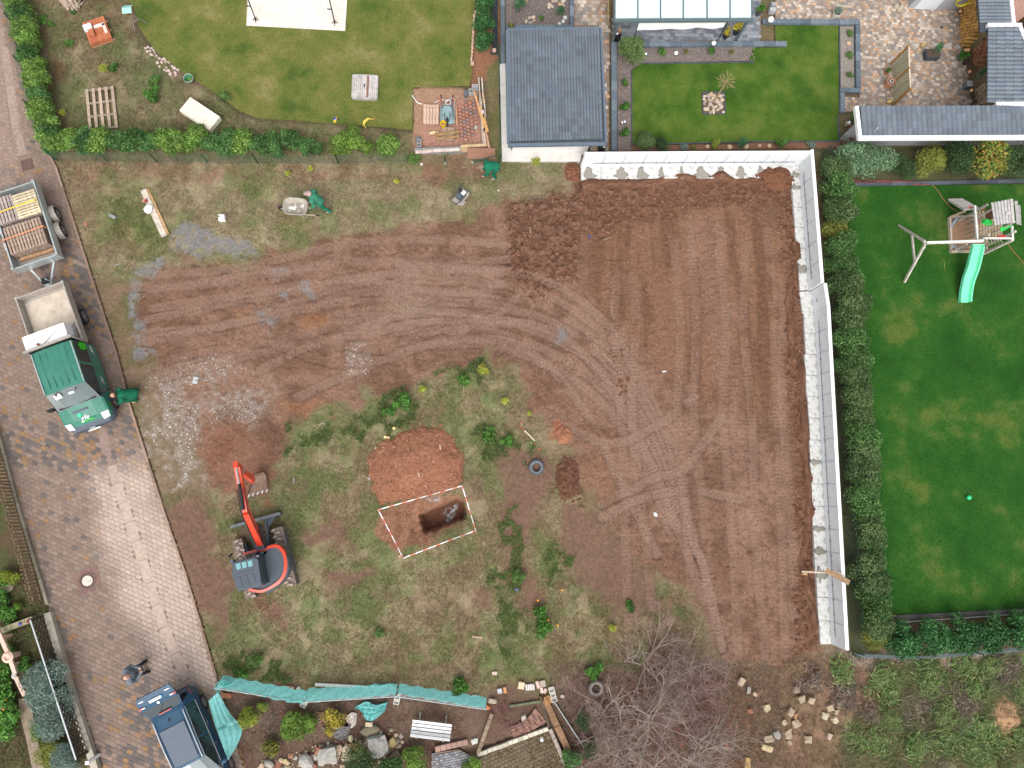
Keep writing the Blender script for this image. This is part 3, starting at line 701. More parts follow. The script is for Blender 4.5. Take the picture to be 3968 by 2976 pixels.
LIGHT=WS('N',[(370,1830),(580,1800),(690,2080),(790,2320),(890,2640),(700,2680),(600,2600),(515,2420),(455,2242),(385,2063),(365,1900)])
LIGHT2 = WS('N', [(-60, 60), (60, 200), (110, 500), (100, 700), (60, 760), (-60, 700)])
def road_col(x, y):
    n=len(x);base=np.array([C(137,118,107),C(142,123,111),C(132,113,103),C(137,118,105),C(145,126,114)],np.float32)[NR.randint(0,5,n)]
    r = NR.rand(n); cl = fbm(x, y, .42, 3, 51)
    base=np.where(((r<.45)&(cl>.62)|(r<.03))[:,None],np.array(C(108,100,97),np.float32),base)
    base=np.where((((r>.86)&(cl>.54))|(r>.98))[:,None],np.array(C(148,118,88),np.float32),base)
    wx = x + (fbm(x, y, .8, 3, 52) - .5) * .9; wy = y + (fbm(x, y, .8, 3, 53) - .5) * .9
    m=sstep(.65,-.55,sdpoly(wx,wy,LIGHT))[:,None]*.85;base=base*(1-m)+np.array(C(192,173,160),np.float32)*m
    m=sstep(.3,-.6,sdpoly(wx,wy,LIGHT2))[:,None]*.6;return base*(1-m)+np.array(C(160,138,126),np.float32)*m
# left of the gutter and right of the gutter
gl = GUTP[:len(GUT)]; gr = GUTP[len(GUT):][::-1]
def side_ok(x, y): pass
CUTS = (GUTP, MHP, DRP)
pave(road, ROAD, ROAD_AN, .245, .172, .012, road_col, CUTS, inset=.15)
M_conc = mat('concrete_slab', C(168, 146, 134), sc=6, amt=.14, bump=.25, bsc=50, src='obj')
gut = empty('gutter', GUT[0], 0); tag(gut, kind='structure')
u_acc = 0
gme = MB().box((0, 0, -.02), (.95, .42, .04), ch=.012).mesh('gutter_slab', M_conc)
for a, b in zip(GUT[:-1], GUT[1:]):
    L_ = (b - a).length; k = max(1, round(L_ / .96))
    for i in range(k):
        p = a.lerp(b, (i + .5) / k)
        if (p - DR).length < .55: continue
        t=float(sstep(.6,-.6,sdpoly(np.array([p.x]),np.array([p.y]),LIGHT))[0])+.35*float(sstep(.6,-.6,sdpoly(np.array([p.x]),np.array([p.y]),LIGHT2))[0])
        cc = np.array(C(149, 128, 117)) * (1 - t) + np.array(C(186, 166, 153)) * t
        o=inst('gutter_slab',gme,gut,p-GUT[0]+Vector((0,0,-.006)),(0,0,ang(a,b)),(L_/k/.96,1,1),color=cc*RG.uniform(.94,1.06))
# kerb stones along the plot
def pieces(root, a, b, w, h, ln, m, cols, name, z0=0.0, gap=.008, ch=.012, nm_jit=.0):
    L_ = (b - a).length; k = max(1, round(L_ / ln)); l = L_ / k
    me = MB().box((0, 0, h / 2), (l - gap, w, h), ch=ch).mesh(name, m)
    for i in range(k):
        p = a.lerp(b, (i + .5) / k); c_ = cols[RG.randrange(len(cols))]
        inst(name,me,root,Vector((p.x,p.y,z0+RG.uniform(-nm_jit,nm_jit)))-root.location,(0,0,ang(a,b)),color=np.array(c_)*RG.uniform(.9,1.1))
kerb=empty('kerb',W('N',217,650),0,'pinkish concrete edging kerb between the brick road and the plot','kerb')
KP=[W('N',*q)for q in[(192,600),(217,650),(389,1183),(452,1376),(497,1553),(651,2032),(719,2226),(838,2625)]]
for a,b in zip(KP[:-1],KP[1:]):pieces(kerb,a,b,.10,.13,.98,M_conc,[C(150,124,108),C(140,116,102),C(160,136,120)],'kerb_stone',-.09)
kl=empty('wall_coping',W('N',0,1675),0,'narrow grey concrete edging under the wooden picket fence','kerb')
KL = [W('N', *q) for q in [(-20, 1600), (6, 1700), (73, 1950), (190, 2340)]]
for a,b in zip(KL[:-1],KL[1:]):pieces(kl,a,b,.12,.22,1.0,M_conc,[C(150,142,126),C(136,128,112)],'kerb_stone',-.05)
# manhole, drain
M_iron = mat('cast_iron', C(120, 96, 88), rough=.7, sc=30, amt=.25, bump=.3, metal=.3)
M_mhc=mat('manhole_concrete',C(214,208,196),sc=12,amt=.18,col2=C(150,142,130),lo=.52,hi=.75)
M_dark = mat('dark_hole', C(28, 26, 26), rough=.9)
mh=empty('manhole_cover',MH,MHA,'round iron manhole cover with a white concrete centre in the road','manhole cover')
MB().lathe([(.37, -.02), (.37, .004), (.27, .010), (.27, -.01)], 32).build('frame', M_iron, mh)
MB().lathe([(.215,-.01),(.215,.013),(.0,.016)],28,cap=False).build('concrete_disc',M_mhc,mh)
vme = MB().lathe([(.016, .008), (.016, .0125)], 8).mesh('vent_hole', M_dark)
for i in range(20):
    a = i / 20 * 6.283; inst('vent_hole', vme, mh, (.25 * math.cos(a), .25 * math.sin(a), 0))
sme = MB().box((0, 0, -.015), (.23, .2, .03), ch=.008).mesh('surround_paver', M_paver)
for i in range(4):
    for k in range(3):
        a = i * math.pi / 2; lx_, ly_ = -.37 + k * .245, -.395
        inst('surround_paver',sme,mh,(lx_*math.cos(a)-ly_*math.sin(a),lx_*math.sin(a)+ly_*math.cos(a),.0),(0,0,a),color=np.array(C(132,104,96))*RG.uniform(.9,1.1))
dg=empty('drain_grate',DR,MHA+.02,'rusty iron drain grate in the road beside the hedge corner','drain')
mb = MB();
for sx,sy,w_,h_ in((0,.225,.5,.05),(0,-.225,.5,.05),(.225,0,.05,.4),(-.225,0,.05,.4)):mb.box((sx,sy,-.004),(w_,h_,.03))
mb.build('frame', M_iron, dg)
for i in range(7): MB().box((-.17 + i * .057, 0, -.008), (.026, .4, .024)).build('bar', M_iron, dg)
MB().box((0, 0, -.06), (.46, .46, .02)).build('sump', M_dark, dg)

# ---------------------------------------------------------------- paving of the gardens
PC=[C(172,158,144),C(188,174,160),C(150,140,130),C(196,160,128),C(160,136,118),C(140,132,128),C(204,190,176)]
patio = sheet('patio', PATIO, -.012, M_joint)
BOXES = [rect(W('N', *q), .1, .1, 0) for q in ()]
pave(patio, PATIO, rad(-2), .17, .15, .012, pal(PC, [3, 2, 3, 1.5, 2, 2, 1.5]))
path_n = sheet('path', PATIO_N, -.012, M_joint)
pave(path_n, PATIO_N, rad(2), .22, .19, .012, pal(PC, [3, 2, 3, 1.2, 2, 2, 2]), nparts=300)
TERR = [P(*q) for q in [(2375, -20), (2950, -20), (2946, 160), (2372, 168)]]
terr = sheet('grey_terrace', TERR, -.012, M_joint)
pave(terr,TERR,rad(1),.24,.18,.01,pal([C(128,134,142),C(142,148,156),C(112,118,126),C(150,154,160)]),nparts=300)
GH_T = None
def gravel_bed(name, poly, cols, label, base, dens=700, r=.016):
    o = sheet(name, poly, .004, mat('bed_' + name + str(len(_M)), base, sc=25, amt=.3, bump=.6))
    x, y = scatter(poly, dens); pebbles('gravel', x, y, np.full(len(x), .006), r, cols, label)
    return o
GCOL = [C(160, 146, 140), C(136, 122, 118), C(180, 168, 160), C(120, 110, 108), C(168, 142, 132)]
gravel_bed('gravel_bed',WS('C',[(130,-30),(675,-30),(675,228),(130,228)]),GCOL,'grey and pink gravel of the rock bed behind the garage',C(110,100,96),500)
gravel_bed('gravel_bed',WS('C',[(1088,415),(2212,402),(2270,400),(2270,520),(1300,540),(1205,600),(1208,1292),(1092,1292)]),GCOL,'grey and pink gravel bordering the small lawn',C(118,106,102),500)
gravel_bed('gravel_bed',WS('T',[(735,212),(845,212),(850,706),(738,706)]),[C(172,164,154),C(150,142,134),C(190,182,172)],'pale gravel of the narrow bed beside the patio',C(140,132,124),500)
gravel_bed('gravel_bed',WS('C',[(845,1298),(2212,1288),(2270,1288),(2270,1302),(845,1322)]),GCOL,'thin gravel line behind the retaining wall',C(120,110,106),400)
mul=sheet('mulch_bed',WS('C',[(1210,1246),(2212,1238)])+WS('T',[(0,1146),(735,1142),(740,1185),(0,1196)])+WS('C',[(1210,1290)]),.004,mat('red_mulch',C(128,92,74),sc=20,amt=.35,bump=.8))
x,y=scatter(WS('R',[(1120,895),(1500,935),(2212,855),(2212,800),(1500,870),(1110,850)]),350);i,j=at_idx(x,y)
pebbles('gravel',x,y,GH[i,j]+.01,.028,[C(176,160,148),C(150,132,120),C(196,184,172),C(132,114,104)],'pale gravel strip along the foot of the mesh fence below the laurels')
# slate coping and edging
M_slate = mat('slate', rough=.65, sc=8, amt=.16, src='obj', bump=.25, bsc=40, spec=.35)
SL = [C(104, 116, 128), C(116, 128, 138), C(94, 106, 116)]
def edging(label, segs, w, h=.10, ln=.5, cols=SL, z0=0.0, name='slate_edging'):
    r = empty(name, segs[0][0], 0, label, 'edging')
    for a, b in segs: pieces(r, a, b, w, h, ln, M_slate, cols, 'slab', z0, ch=.008)
    return r
wc = lambda *q: W('C', *q)
wt = lambda *q: W('T', *q)
edging('dark slate coping around the rock bed behind the garage',[(wc(697,-20),wc(697,230)),(wc(130,241),wc(720,241))],.22,.12)
edging('long dark slate coping between the garage path and the gravel border',[(wc(1057,372),wc(1059,1296))],.27,.12)
edging('dark slate coping along the edge of the grey terrace',[(wc(1090,390),wt(30,360)),(wt(30,360),wt(300,360))],.24,.14)
edging('dark slate coping between patio and small lawn',[(wt(105,183),wt(720,189)),(wt(720,189),wt(885,191)),(wt(866,215),wt(872,712)),(wt(725,735),wt(890,735)),(wt(745,756),wt(746,912))],.23,.16)
edging('dark slate strip left of the garage roof', [(wc(105, -20), wc(107, 556))], .20, .10)
DK = [C(84, 88, 96), C(74, 78, 86)]
edging('thin dark granite edging around the small lawn',[(wc(1210,600),wc(1212,1240)),(wc(1290,545),wc(2260,534)),(wc(1212,1241),wt(0,1140)),(wt(0,1140),wt(735,1137)),(wt(714,920),wt(729,1137)),(wt(728,205),wt(735,720))],.06,.05,.4,DK)
edging('dark slate edging along the top of the playground lawn',[(W('H',780,243),W('H',1500,230)),(W('H',1500,230),W('H',2230,212))],.17,.12,.8,[C(86,94,104),C(74,82,92)])
edging('dark stone edging along the bottom of the playground lawn',[(W('R',1330,636),W('R',2230,590))],.17,.08,.5,[C(92,92,90),C(82,82,80)])
edging('pale thin rail edging in front of the laurel hedge',[(W('R',1375,668),W('R',2230,608))],.04,.09,1.0,[C(176,180,184)],name='metal_edging')
# terracotta coloured paving at the far right corner
tp=sheet('brick_yard',WS('T',[(2100,-40),(2300,-40),(2300,400),(2190,300),(2180,200),(2130,180)]),.02,mat('brick_yard',C(176,138,122),sc=6,amt=.15))

# ================================================================ GARAGE AND SHEDS
M_tile = mat('grey_roof_tile', rough=.62, sc=10, amt=.10, src='obj', bump=.12, bsc=80, spec=.35)
M_white = mat('white_render', C(232, 230, 226), sc=3, amt=.05, bump=.1)
M_whitep = mat('white_paint', C(250, 250, 250), rough=.45, sc=3, amt=.02)
M_gutter = mat('grey_blue_metal', C(112, 126, 140), rough=.4, sc=3, amt=.06, metal=.3)
M_conclt=mat('pale_concrete',C(222,218,212),sc=2.5,amt=.10,bump=.2,col2=C(196,190,182),lo=.45,hi=.8)
M_felt = mat('roof_deck', C(70, 76, 84), sc=5)
def tile_mesh(name, w, l, waves=2, a=.055):
    """roof tile: waves across x, running down -y, with a lip at its lower end"""
    n = waves * 6; vs_ = []; fs = []
    for k, (yy, dz) in enumerate(((l / 2, 0.0), (-l / 2, .012), (-l / 2, -.012))):
        for i in range(n + 1):
            t = i / n; z = a * abs(math.sin(t * waves * math.pi)) ** .8 if k < 2 else 0
            vs_.append(((t - .5) * w, yy, z + dz))
    for k in range(2):
        for i in range(n): q = k * (n + 1) + i; fs.append((q, q + n + 1, q + n + 2, q + 1))
    m = MB(); m.add(vs_, fs); return m.mesh(name, M_tile, smooth=False)
TC = [C(108, 117, 127), C(112, 121, 131), C(103, 112, 122), C(109, 118, 127)]
def tiled_roof(root, q00, q10, q01, nu, nv, waves=2, flip=False, cap=300):
    """q00 top left, q10 top right, q01 bottom left (eaves) : nu tiles across, nv rows down"""
    eu = (q10 - q00) / nu; ev = (q01 - q00) / nv
    x = eu.normalized(); n = x.cross((-ev).normalized()).normalized()
    if n.z < 0: n = -n
    y = n.cross(x)
    R = Matrix((x, y, n)).transposed(); e = R.to_euler()
    me = tile_mesh('roof_tile', eu.length * 1.0, ev.length * 1.06, waves)
    for j in range(nv):
        for i in range(nu):
            p = q00 + eu * (i + .5) + ev * (j + .5) + n * .02
            inst('roof_tile',me,root,p-root.location,e,color=np.array(TC[RG.randrange(4)])*RG.uniform(.88,1.09))
ZG = 2.0
ga=[W('C',142,262,ZG),W('C',946,246,ZG),W('C',990,1222,ZG-.12),W('C',150,1236,ZG-.12)]
gar=empty('garage',W('C',500,1312),0,'garage with a flat grey tiled roof and white walls','garage')
def slab4(pts, th):
    m = MB(); a = [Vector(p) for p in pts]; b = [p - Vector((0, 0, th)) for p in a]
    m.add(a+b,[(0,1,2,3),(7,6,5,4),(0,4,5,1),(1,5,6,2),(2,6,7,3),(3,7,4,0)]);return m
slab4(ga, .12).build('roof', M_felt, gar, world=True)
tiled_roof(gar,ga[0]+Vector((.03,-.03,.02)),ga[1]+Vector((-.06,-.03,.02)),ga[3]+Vector((.05,.12,.02)),15,16)
mb = MB()
for a,b in((ga[0],ga[1]),(ga[1],ga[2]),(ga[3],ga[0])):mb.bar(a+Vector((0,0,.03)),b+Vector((0,0,.03)),.10,.10)
mb.build('verge_flashing', M_gutter, gar, world=True)
MB().bar(ga[2]+Vector((0,-.05,-.02)),ga[3]+Vector((0,-.05,-.02)),.15,.11).build('gutter',M_gutter,gar,world=True)
wl=[ga[0]+Vector((.35,-.35,0)),ga[1]+Vector((-.45,-.35,0)),Vector((ga[2].x-.55,W('C',860,1312).y,0)),Vector((ga[3].x+.3,W('C',172,1316).y,0))]
ins_ = lambda q, z: [Vector((p.x, p.y, z)) for p in q]
MB().prism([(p.x, p.y) for p in wl], 0, ZG - .28).build('wall', M_white, gar, world=True)
pl_=[W('C',80,562),W('C',128,556),W('C',140,1240),W('C',200,1315),W('C',846,1312),W('C',780,1335),W('C',768,1392),W('C',100,1392)]
one(MB().prism([(p.x,p.y)for p in pl_],-.3,.12),'concrete_foundation',M_conclt,'pale concrete foundation strip sticking out beside the garage','foundation')
# long shed, side roof and wood store: white fascias, grey tiles
def lean_to(name,label,z1,z2,q,nu,nv,walls,fascia,base,cat='shed',wall_mat=None,wall_h=None):
    r = empty(name, base, 0, label, cat)
    slab4(q, .10).build('roof', M_felt, r, world=True)
    tiled_roof(r,q[0]+Vector((0,0,.02)),q[1]+Vector((0,0,.02)),q[3]+Vector((0,0,.02)),nu,nv,waves=1)
    for a, b in fascia: MB().bar(a, b, .16, .20).build('fascia', M_whitep, r, world=True)
    if walls:MB().prism([(p.x,p.y)for p in walls],0,wall_h or z2-.18).build('wall',wall_mat or M_conc_g,r,world=True)
    return r
M_conc_g = mat('grey_shed_wall', C(150, 152, 154), sc=4, amt=.08, bump=.1)
z3 = 2.3
q3=[W('T',895,858,z3+.12),W('T',2330,852,z3+.12),W('T',2330,1092,z3-.1),W('T',912,1096,z3-.1)]
s3=lean_to('long_shed','long low shed with grey tiled roof and white fascia at the patio edge',z3,z3-.1,q3,36,4,
             [W('T',880,1170),W('T',2330,1165),q3[1]+Vector((0,-.3,0)),q3[0]+Vector((.25,-.3,0))],
             [(W('T',862,858,z3+.05),W('T',892,1118,z3-.08)),(W('T',884,1110,z3-.08),W('T',2330,1104,z3-.08))],W('T',1500,1165))
z2_ = 2.35
q2=[W('T',2330,222,z2_+.2),W('T',2330,828,z2_+.2),W('T',1985,828,z2_),W('T',1918,222,z2_)]
s2=lean_to('wood_store','wood store with grey tiled roof beside the reed screens',z2_,z2_,q2,18,6,None,
             [(W('T',1912,207,z2_+.05),W('T',2185,207,z2_+.12)),(W('T',2165,205,z2_+.14),W('T',2215,330,z2_+.14)),(W('T',1980,840,z2_+.03),W('T',2330,838,z2_+.2))],W('T',1850,620),'wood store')
q1=[W('T',2100,-60,z2_+.15),W('T',2118,188,z2_+.15),W('T',1862,262,z2_-.05),W('T',1835,-60,z2_-.05)]
s1=lean_to('firewood_shelter','firewood shelter with grey tiled roof at the top right corner',z2_,z2_,q1,9,4,None,
             [(W('T',2094,-60,z2_+.18),W('T',2120,190,z2_+.18))],W('T',1760,220),'wood store')
M_wood = mat('brown_wood', C(128, 92, 66), sc=6, amt=.25, bump=.2, stretch=(1, 1, 1))
M_woodo = mat('wood_pieces', rough=.85, sc=9, amt=.28, src='obj', bump=.3)
# posts and back walls of the wood stores
for root,q in((s2,[(1765,400),(1775,575),(1790,725),(1830,850)]),(s1,[(1700,90),(1745,400)])):
    for x_,y_ in q:MB().bar(W('T',x_,y_,0),W('T',x_,y_,z2_-.12),.12,.12).build('post',M_wood,root,world=True)
MB().bar(W('T',1905,300,.02),W('T',1985,830,.02),.1,.1).build('sill',M_wood,s2,world=True)
MB().prism([(p.x,p.y)for p in[W('T',2040,280),W('T',2120,850),W('T',2180,850),W('T',2100,280)]],0,z2_-.1).build('back_wall',M_wood,s2,world=True)
# house wall at the top edge
hw=empty('house',W('T',1500,76),0,'pale house wall with white cladding at the top edge of the patio','house')
MB().prism([(p.x,p.y)for p in[W('T',1282,62),W('T',1325,70),W('T',1325,-250),W('T',1282,-250)]],0,2.7).build('corner_wall',mat('grey_render',C(176,178,182),sc=3,amt=.06),hw,world=True)
MB().prism([(p.x,p.y)for p in[W('T',1327,71),W('T',1500,77),W('T',1500,-250),W('T',1327,-250)]],0,2.75).build('cladding',mat('white_cladding',C(226,232,238),sc=3,amt=.05),hw,world=True)
MB().prism([(p.x,p.y)for p in[W('T',1502,78),W('T',1700,74),W('T',1700,-250),W('T',1502,-250)]],0,2.7).build('wall',_M['grey_render'],hw,world=True)
# ================================================================ RETAINING WALL of L shaped concrete elements
M_lface = mat('wall_face', C(232, 236, 238), sc=2.5, amt=.06, bump=.1)
M_lfoot=mat('wall_foot',C(216,216,213),sc=7,amt=.1,bump=.3,col2=C(168,164,157),lo=.48,hi=.68,detail=8)
M_mortar = mat('wet_mortar', C(150, 146, 136), rough=.95, sc=18, amt=.2, bump=.8)
M_blue = mat('joint_tape', C(176, 196, 214), sc=5, amt=.05)
M_rod = mat('tie_rod', C(120, 124, 128), rough=.5)
WALL_H = 1.35
def lwall(label, pts, side, foot, offs=None, n_off=0):
    r = empty('retaining_wall', pts[0], 0, label, 'retaining wall')
    for a, b in zip(pts[:-1], pts[1:]):
        L_=(b-a).length;k=max(1,round(L_/.99));l=L_/k;an=ang(a,b);nrm=Vector((-math.sin(an),math.cos(an),0))*side;d=(b-a).normalized()
        wme=MB().box((0,0,WALL_H/2),(l-.006,.13,WALL_H),ch=.01).mesh('wall_element',M_lface)
        cme = MB().box((0, 0, 0), (l - .004, .15, .02)).mesh('top_edge', M_whitep)
        tme = MB().box((0, 0, 0), (.03, .006, WALL_H * .62)).mesh('joint_tape', M_blue)
        for i in range(k):
            p = a.lerp(b, (i + .5) / k)
            e=inst('wall_element',wme,r,p-nrm*.065-r.location,(0,0,an));inst('top_edge',cme,e,(0,0,WALL_H+.011))
            if i:inst('joint_tape',tme,r,a.lerp(b,i/k)+nrm*.005+Vector((0,0,WALL_H*.62))-r.location,(0,0,an))
            fl = foot * RG.uniform(.92, 1.05); m = MB(); c = p + nrm * (fl / 2 + .002)
            m.box((0, 0, .0), (l - .012, fl, .24), ch=.015)
            inst('foot',m.mesh('foot',M_lfoot),r,c-r.location+Vector((0,0,.01+foot*.02)),(0,0,an))
            # mortar pressed over the joint between two elements
            if RG.random() < (.9 if foot > .6 else .4):
                m=MB();q=a.lerp(b,i/k)if i else p-d*l*.1;n_=16;rr=RG.uniform(.14,.36);ring=[];jg=[RG.uniform(.55,1.25)for _ in range(16)]
                for s_, zz in ((1.0, .138), (.75, .156), (.25, .162)):
                    ring.append([(math.cos(t/n_*6.283)*rr*s_*jg[t]*(1.35 if side*math.sin(t/n_*6.283)>0 else .75),math.sin(t/n_*6.283)*foot*.54*s_*(.8+.2*jg[t]),zz)for t in range(n_)])
                m.loft(ring)
                inst('mortar',m.mesh('mortar',M_mortar,True),r,q+nrm*(foot*.52)-r.location,(0,0,an))
        m=MB();z_=WALL_H*.42;m.bar(a+nrm*.03+Vector((0,0,z_))+d*.5,b+nrm*.03+Vector((0,0,z_))-d*.4,.02,.02)
        t = 1.0
        while t<L_-.5:m.box(a+d*t+nrm*.03+Vector((0,0,z_)),(.05,.05,.05));t+=.62
        m.build('tie_rod', M_rod, r, world=True)
    return r
lwall('white concrete retaining wall behind the fresh soil along the small lawn',[W('N',2248,652),W('N',3092,646)],-1,.62)
w2_=lwall('short run of white retaining wall next to the wall corner',[W('N',3092,652),W('N',3128,1128)],-1,.42)
c_=W('N',3092,646)+Vector((.068,.064,0));MB().box((c_.x,c_.y,WALL_H/2+.012),(.125,.28,WALL_H+.024)).build('corner_element',M_whitep,w2_,world=True)
lwall('long white concrete retaining wall between the plot and the playground hedge',[W('N',3138,1130),W('N',3150,1215),W('N',3216,2495)],-1,.52)
# soil banked against the foot of the wall
def bank(name, label, pts, w, hgt, cols):
    pl = catmull([tuple(p)[:2] for p in pts], 6); n = 9; vs_ = []; cs = []
    for i, p in enumerate(pl):
        q0=Vector(pl[max(i-1,0)]);q1=Vector(pl[min(i+1,len(pl)-1)]);d=(q1-q0).normalized();nr=Vector((-d.y,d.x))
        for k in range(n):
            t=k/(n-1);off=(t-.5)*w*(1+.25*math.sin(i*.9));x_,y_=p[0]+nr.x*off,p[1]+nr.y*off
            z=hgt*math.sin(t*math.pi)**.8*(1+.5*math.sin(i*.7))+RG.uniform(-.04,.05)+gz(x_,y_)
            vs_.append((x_,y_,z if 0<k<n-1 else gz(x_,y_)-.05));cs.append(np.array(cols[RG.randrange(len(cols))])*RG.uniform(.85,1.1))
    f=[(i*n+k,i*n+k+1,(i+1)*n+k+1,(i+1)*n+k)for i in range(len(pl)-1)for k in range(n-1)]
    o=inst(name,np_mesh(name,vs_,f,M_ground,np.array(cs),smooth=True));return tag(o,label,'soil')
SC_ = [C(112, 79, 62), C(102, 71, 55), C(122, 90, 72)]
bank('soil_bank','bank of fresh red brown soil against the foot of the upper retaining wall',WS('G',[(780,380),(1050,345),(1250,365),(1600,300),(1800,330),(1990,300),(2212,345),(2400,335)]),.5,.18,SC_)
bank('soil_bank','bank of dark soil along the foot of the long retaining wall',WS('H',[(370,700),(390,900),(330,1080),(330,1250),(350,1500),(360,1657)])+WS('L',[(420,250),(440,450),(440,700),(455,1000),(495,1250),(490,1450),(470,1600)])+WS('R',[(830,260),(850,420),(890,600),(870,760)]),.42,.13,SC_)
# ================================================================ VEHICLES
M_green = mat('green_paint', C(58, 124, 106), rough=.42, sc=3, amt=.10, spec=.4, coat=.12)
M_glass = mat('dark_glass', C(40, 52, 56), rough=.06, sc=2, amt=.05, spec=.8, metal=.0)
M_ws = mat('windscreen_glass', C(120, 134, 136), rough=.05, sc=1.5, amt=.1, spec=.9, trans=.35)
M_bump = mat('grey_plastic', C(92, 100, 112), rough=.6, sc=5, amt=.08)
M_black = mat('black_rubber', C(44, 44, 46), rough=.75, sc=20, amt=.15)
M_steel = mat('bright_steel', C(196, 204, 204), rough=.38, sc=6, amt=.10, metal=.45)
M_alu = mat('dirty_aluminium', C(176, 168, 158), rough=.55, sc=5, amt=.14, metal=.2)
M_lamp = mat('lamp_glass', C(240, 242, 242), rough=.08, spec=.9, amt=.02)
M_red = mat('red_lamp', C(170, 32, 36), rough=.15, spec=.8)
M_lime = mat('lime_decal', C(60, 190, 40), rough=.4)
M_mint = mat('mint_decal', C(40, 214, 160), rough=.4)
M_wm = mat('white_marking', C(238, 240, 238), rough=.5)
M_rim = mat('alloy_rim', C(176, 178, 180), rough=.3, metal=.6)
M_chrome = mat('chrome', (.85, .86, .87), rough=.12, metal=1.0, amt=.01)
def shell(root, st, bands, default, parts, smooth=True):
    """loft of half sections st=[(x,[(y,z)..])], mirrored; bands maps (segment, band) -> part name; parts maps name -> material"""
    mbs = {}
    def get(n):
        if n not in mbs: mbs[n] = MB()
        return mbs[n]
    for i in range(len(st) - 1):
        (x0, a), (x1, b) = st[i], st[i + 1]
        for k in range(len(a) - 1):
            nm = bands.get((i, k), default)
            for s in (1, -1):
                nm2 = nm
                q=[(x0,s*a[k][0],a[k][1]),(x1,s*b[k][0],b[k][1]),(x1,s*b[k+1][0],b[k+1][1]),(x0,s*a[k+1][0],a[k+1][1])]
                if s < 0: q = q[::-1]
                key = nm2 + ('|%d%d' % (i, s) if nm2 in ('side_window',) else '')
                get(key).add(q, [(0, 1, 2, 3)])
    for e, (x, a) in ((0, st[0]), (-1, st[-1])):
        ring = [(x, y, z) for y, z in a] + [(x, -y, z) for y, z in a[::-1] if y > .001]
        get(bands.get(('cap', e), default)).add(ring, [tuple(range(len(ring)))])
    out = {}
    for nm, m in mbs.items():
        n0 = nm.split('|')[0]; o = m.build(n0, parts[n0], root, smooth=False); out.setdefault(n0, o)
        import bmesh
        b=bmesh.new();b.from_mesh(o.data);bmesh.ops.remove_doubles(b,verts=b.verts[:],dist=.001)
        if n0 == default: bmesh.ops.recalc_face_normals(b, faces=b.faces[:])
        b.to_mesh(o.data); b.free()
        if smooth and n0 == default:
            md=o.modifiers.new('bevel','BEVEL');md.width=.035;md.segments=2;md.limit_method='ANGLE';md.angle_limit=rad(22)
    return out
def wheel(root, x, y, r, w, spokes=7, rimr=.66, name='wheel'):
    t=MB().lathe([(r*rimr,-w/2),(r*.93,-w/2),(r,-w*.3),(r,w*.3),(r*.93,w/2),(r*rimr,w/2)],28,M=Matrix.Translation((x,y,r))@Matrix.Rotation(rad(90),4,'X'),cap=False).build(name,M_black,root)
    s=1 if y>0 else-1;m=MB();m.lathe([(r*rimr,w*.2*s),(r*rimr*.9,w*.46*s),(r*rimr*.86,w*.30*s),(.02,w*.30*s)],24,M=Matrix.Translation((x,y,r))@Matrix.Rotation(rad(-90),4,'X'),cap=False)
    o = m.build('rim', M_dark, t); m = MB()
    for i in range(spokes):
        a=i/spokes*6.283;m.bar((x+r*.1*math.cos(a),y+w*.40*s,r+r*.1*math.sin(a)),(x+r*rimr*.92*math.cos(a),y+w*.42*s,r+r*rimr*.92*math.sin(a)),.05,.03,up=(0,1,0))
    m.lathe([(r*.2,0),(r*.2,.02)],12,M=Matrix.Translation((x,y+w*.42*s,r))@Matrix.Rotation(rad(-90)*s,4,'X'))
    m.lathe([(r*rimr,0),(r*rimr,.015),(r*rimr*.9,.015),(r*rimr*.9,0)],24,M=Matrix.Translation((x,y+w*.44*s,r))@Matrix.Rotation(rad(-90)*s,4,'X'),cap=False)
    m.build('spokes', M_rim, t); return t
def text_mark(root, body, size, M, m, name='lettering', ext=.002, shear=0.0):
    cu=bpy.data.curves.new(name,'FONT');cu.body=body;cu.size=size;cu.align_x='CENTER';cu.align_y='CENTER';cu.extrude=ext;cu.shear=shear
    t_=bpy.data.objects.new('tmp',cu);COL.objects.link(t_);me=bpy.data.meshes.new_from_object(t_.evaluated_get(bpy.context.evaluated_depsgraph_get()));bpy.data.objects.remove(t_)
    me.materials.clear();me.materials.append(m);o=bpy.data.objects.new(name,me);COL.objects.link(o);o.parent=root;o.matrix_local=M;return o
def frame_on(origin, xdir, up):
    x=Vector(xdir).normalized();z=Vector(up);z=(z-x*z.dot(x)).normalized();y=z.cross(x)
    M = Matrix((x, y, z)).transposed().to_4x4(); M.translation = origin; return M
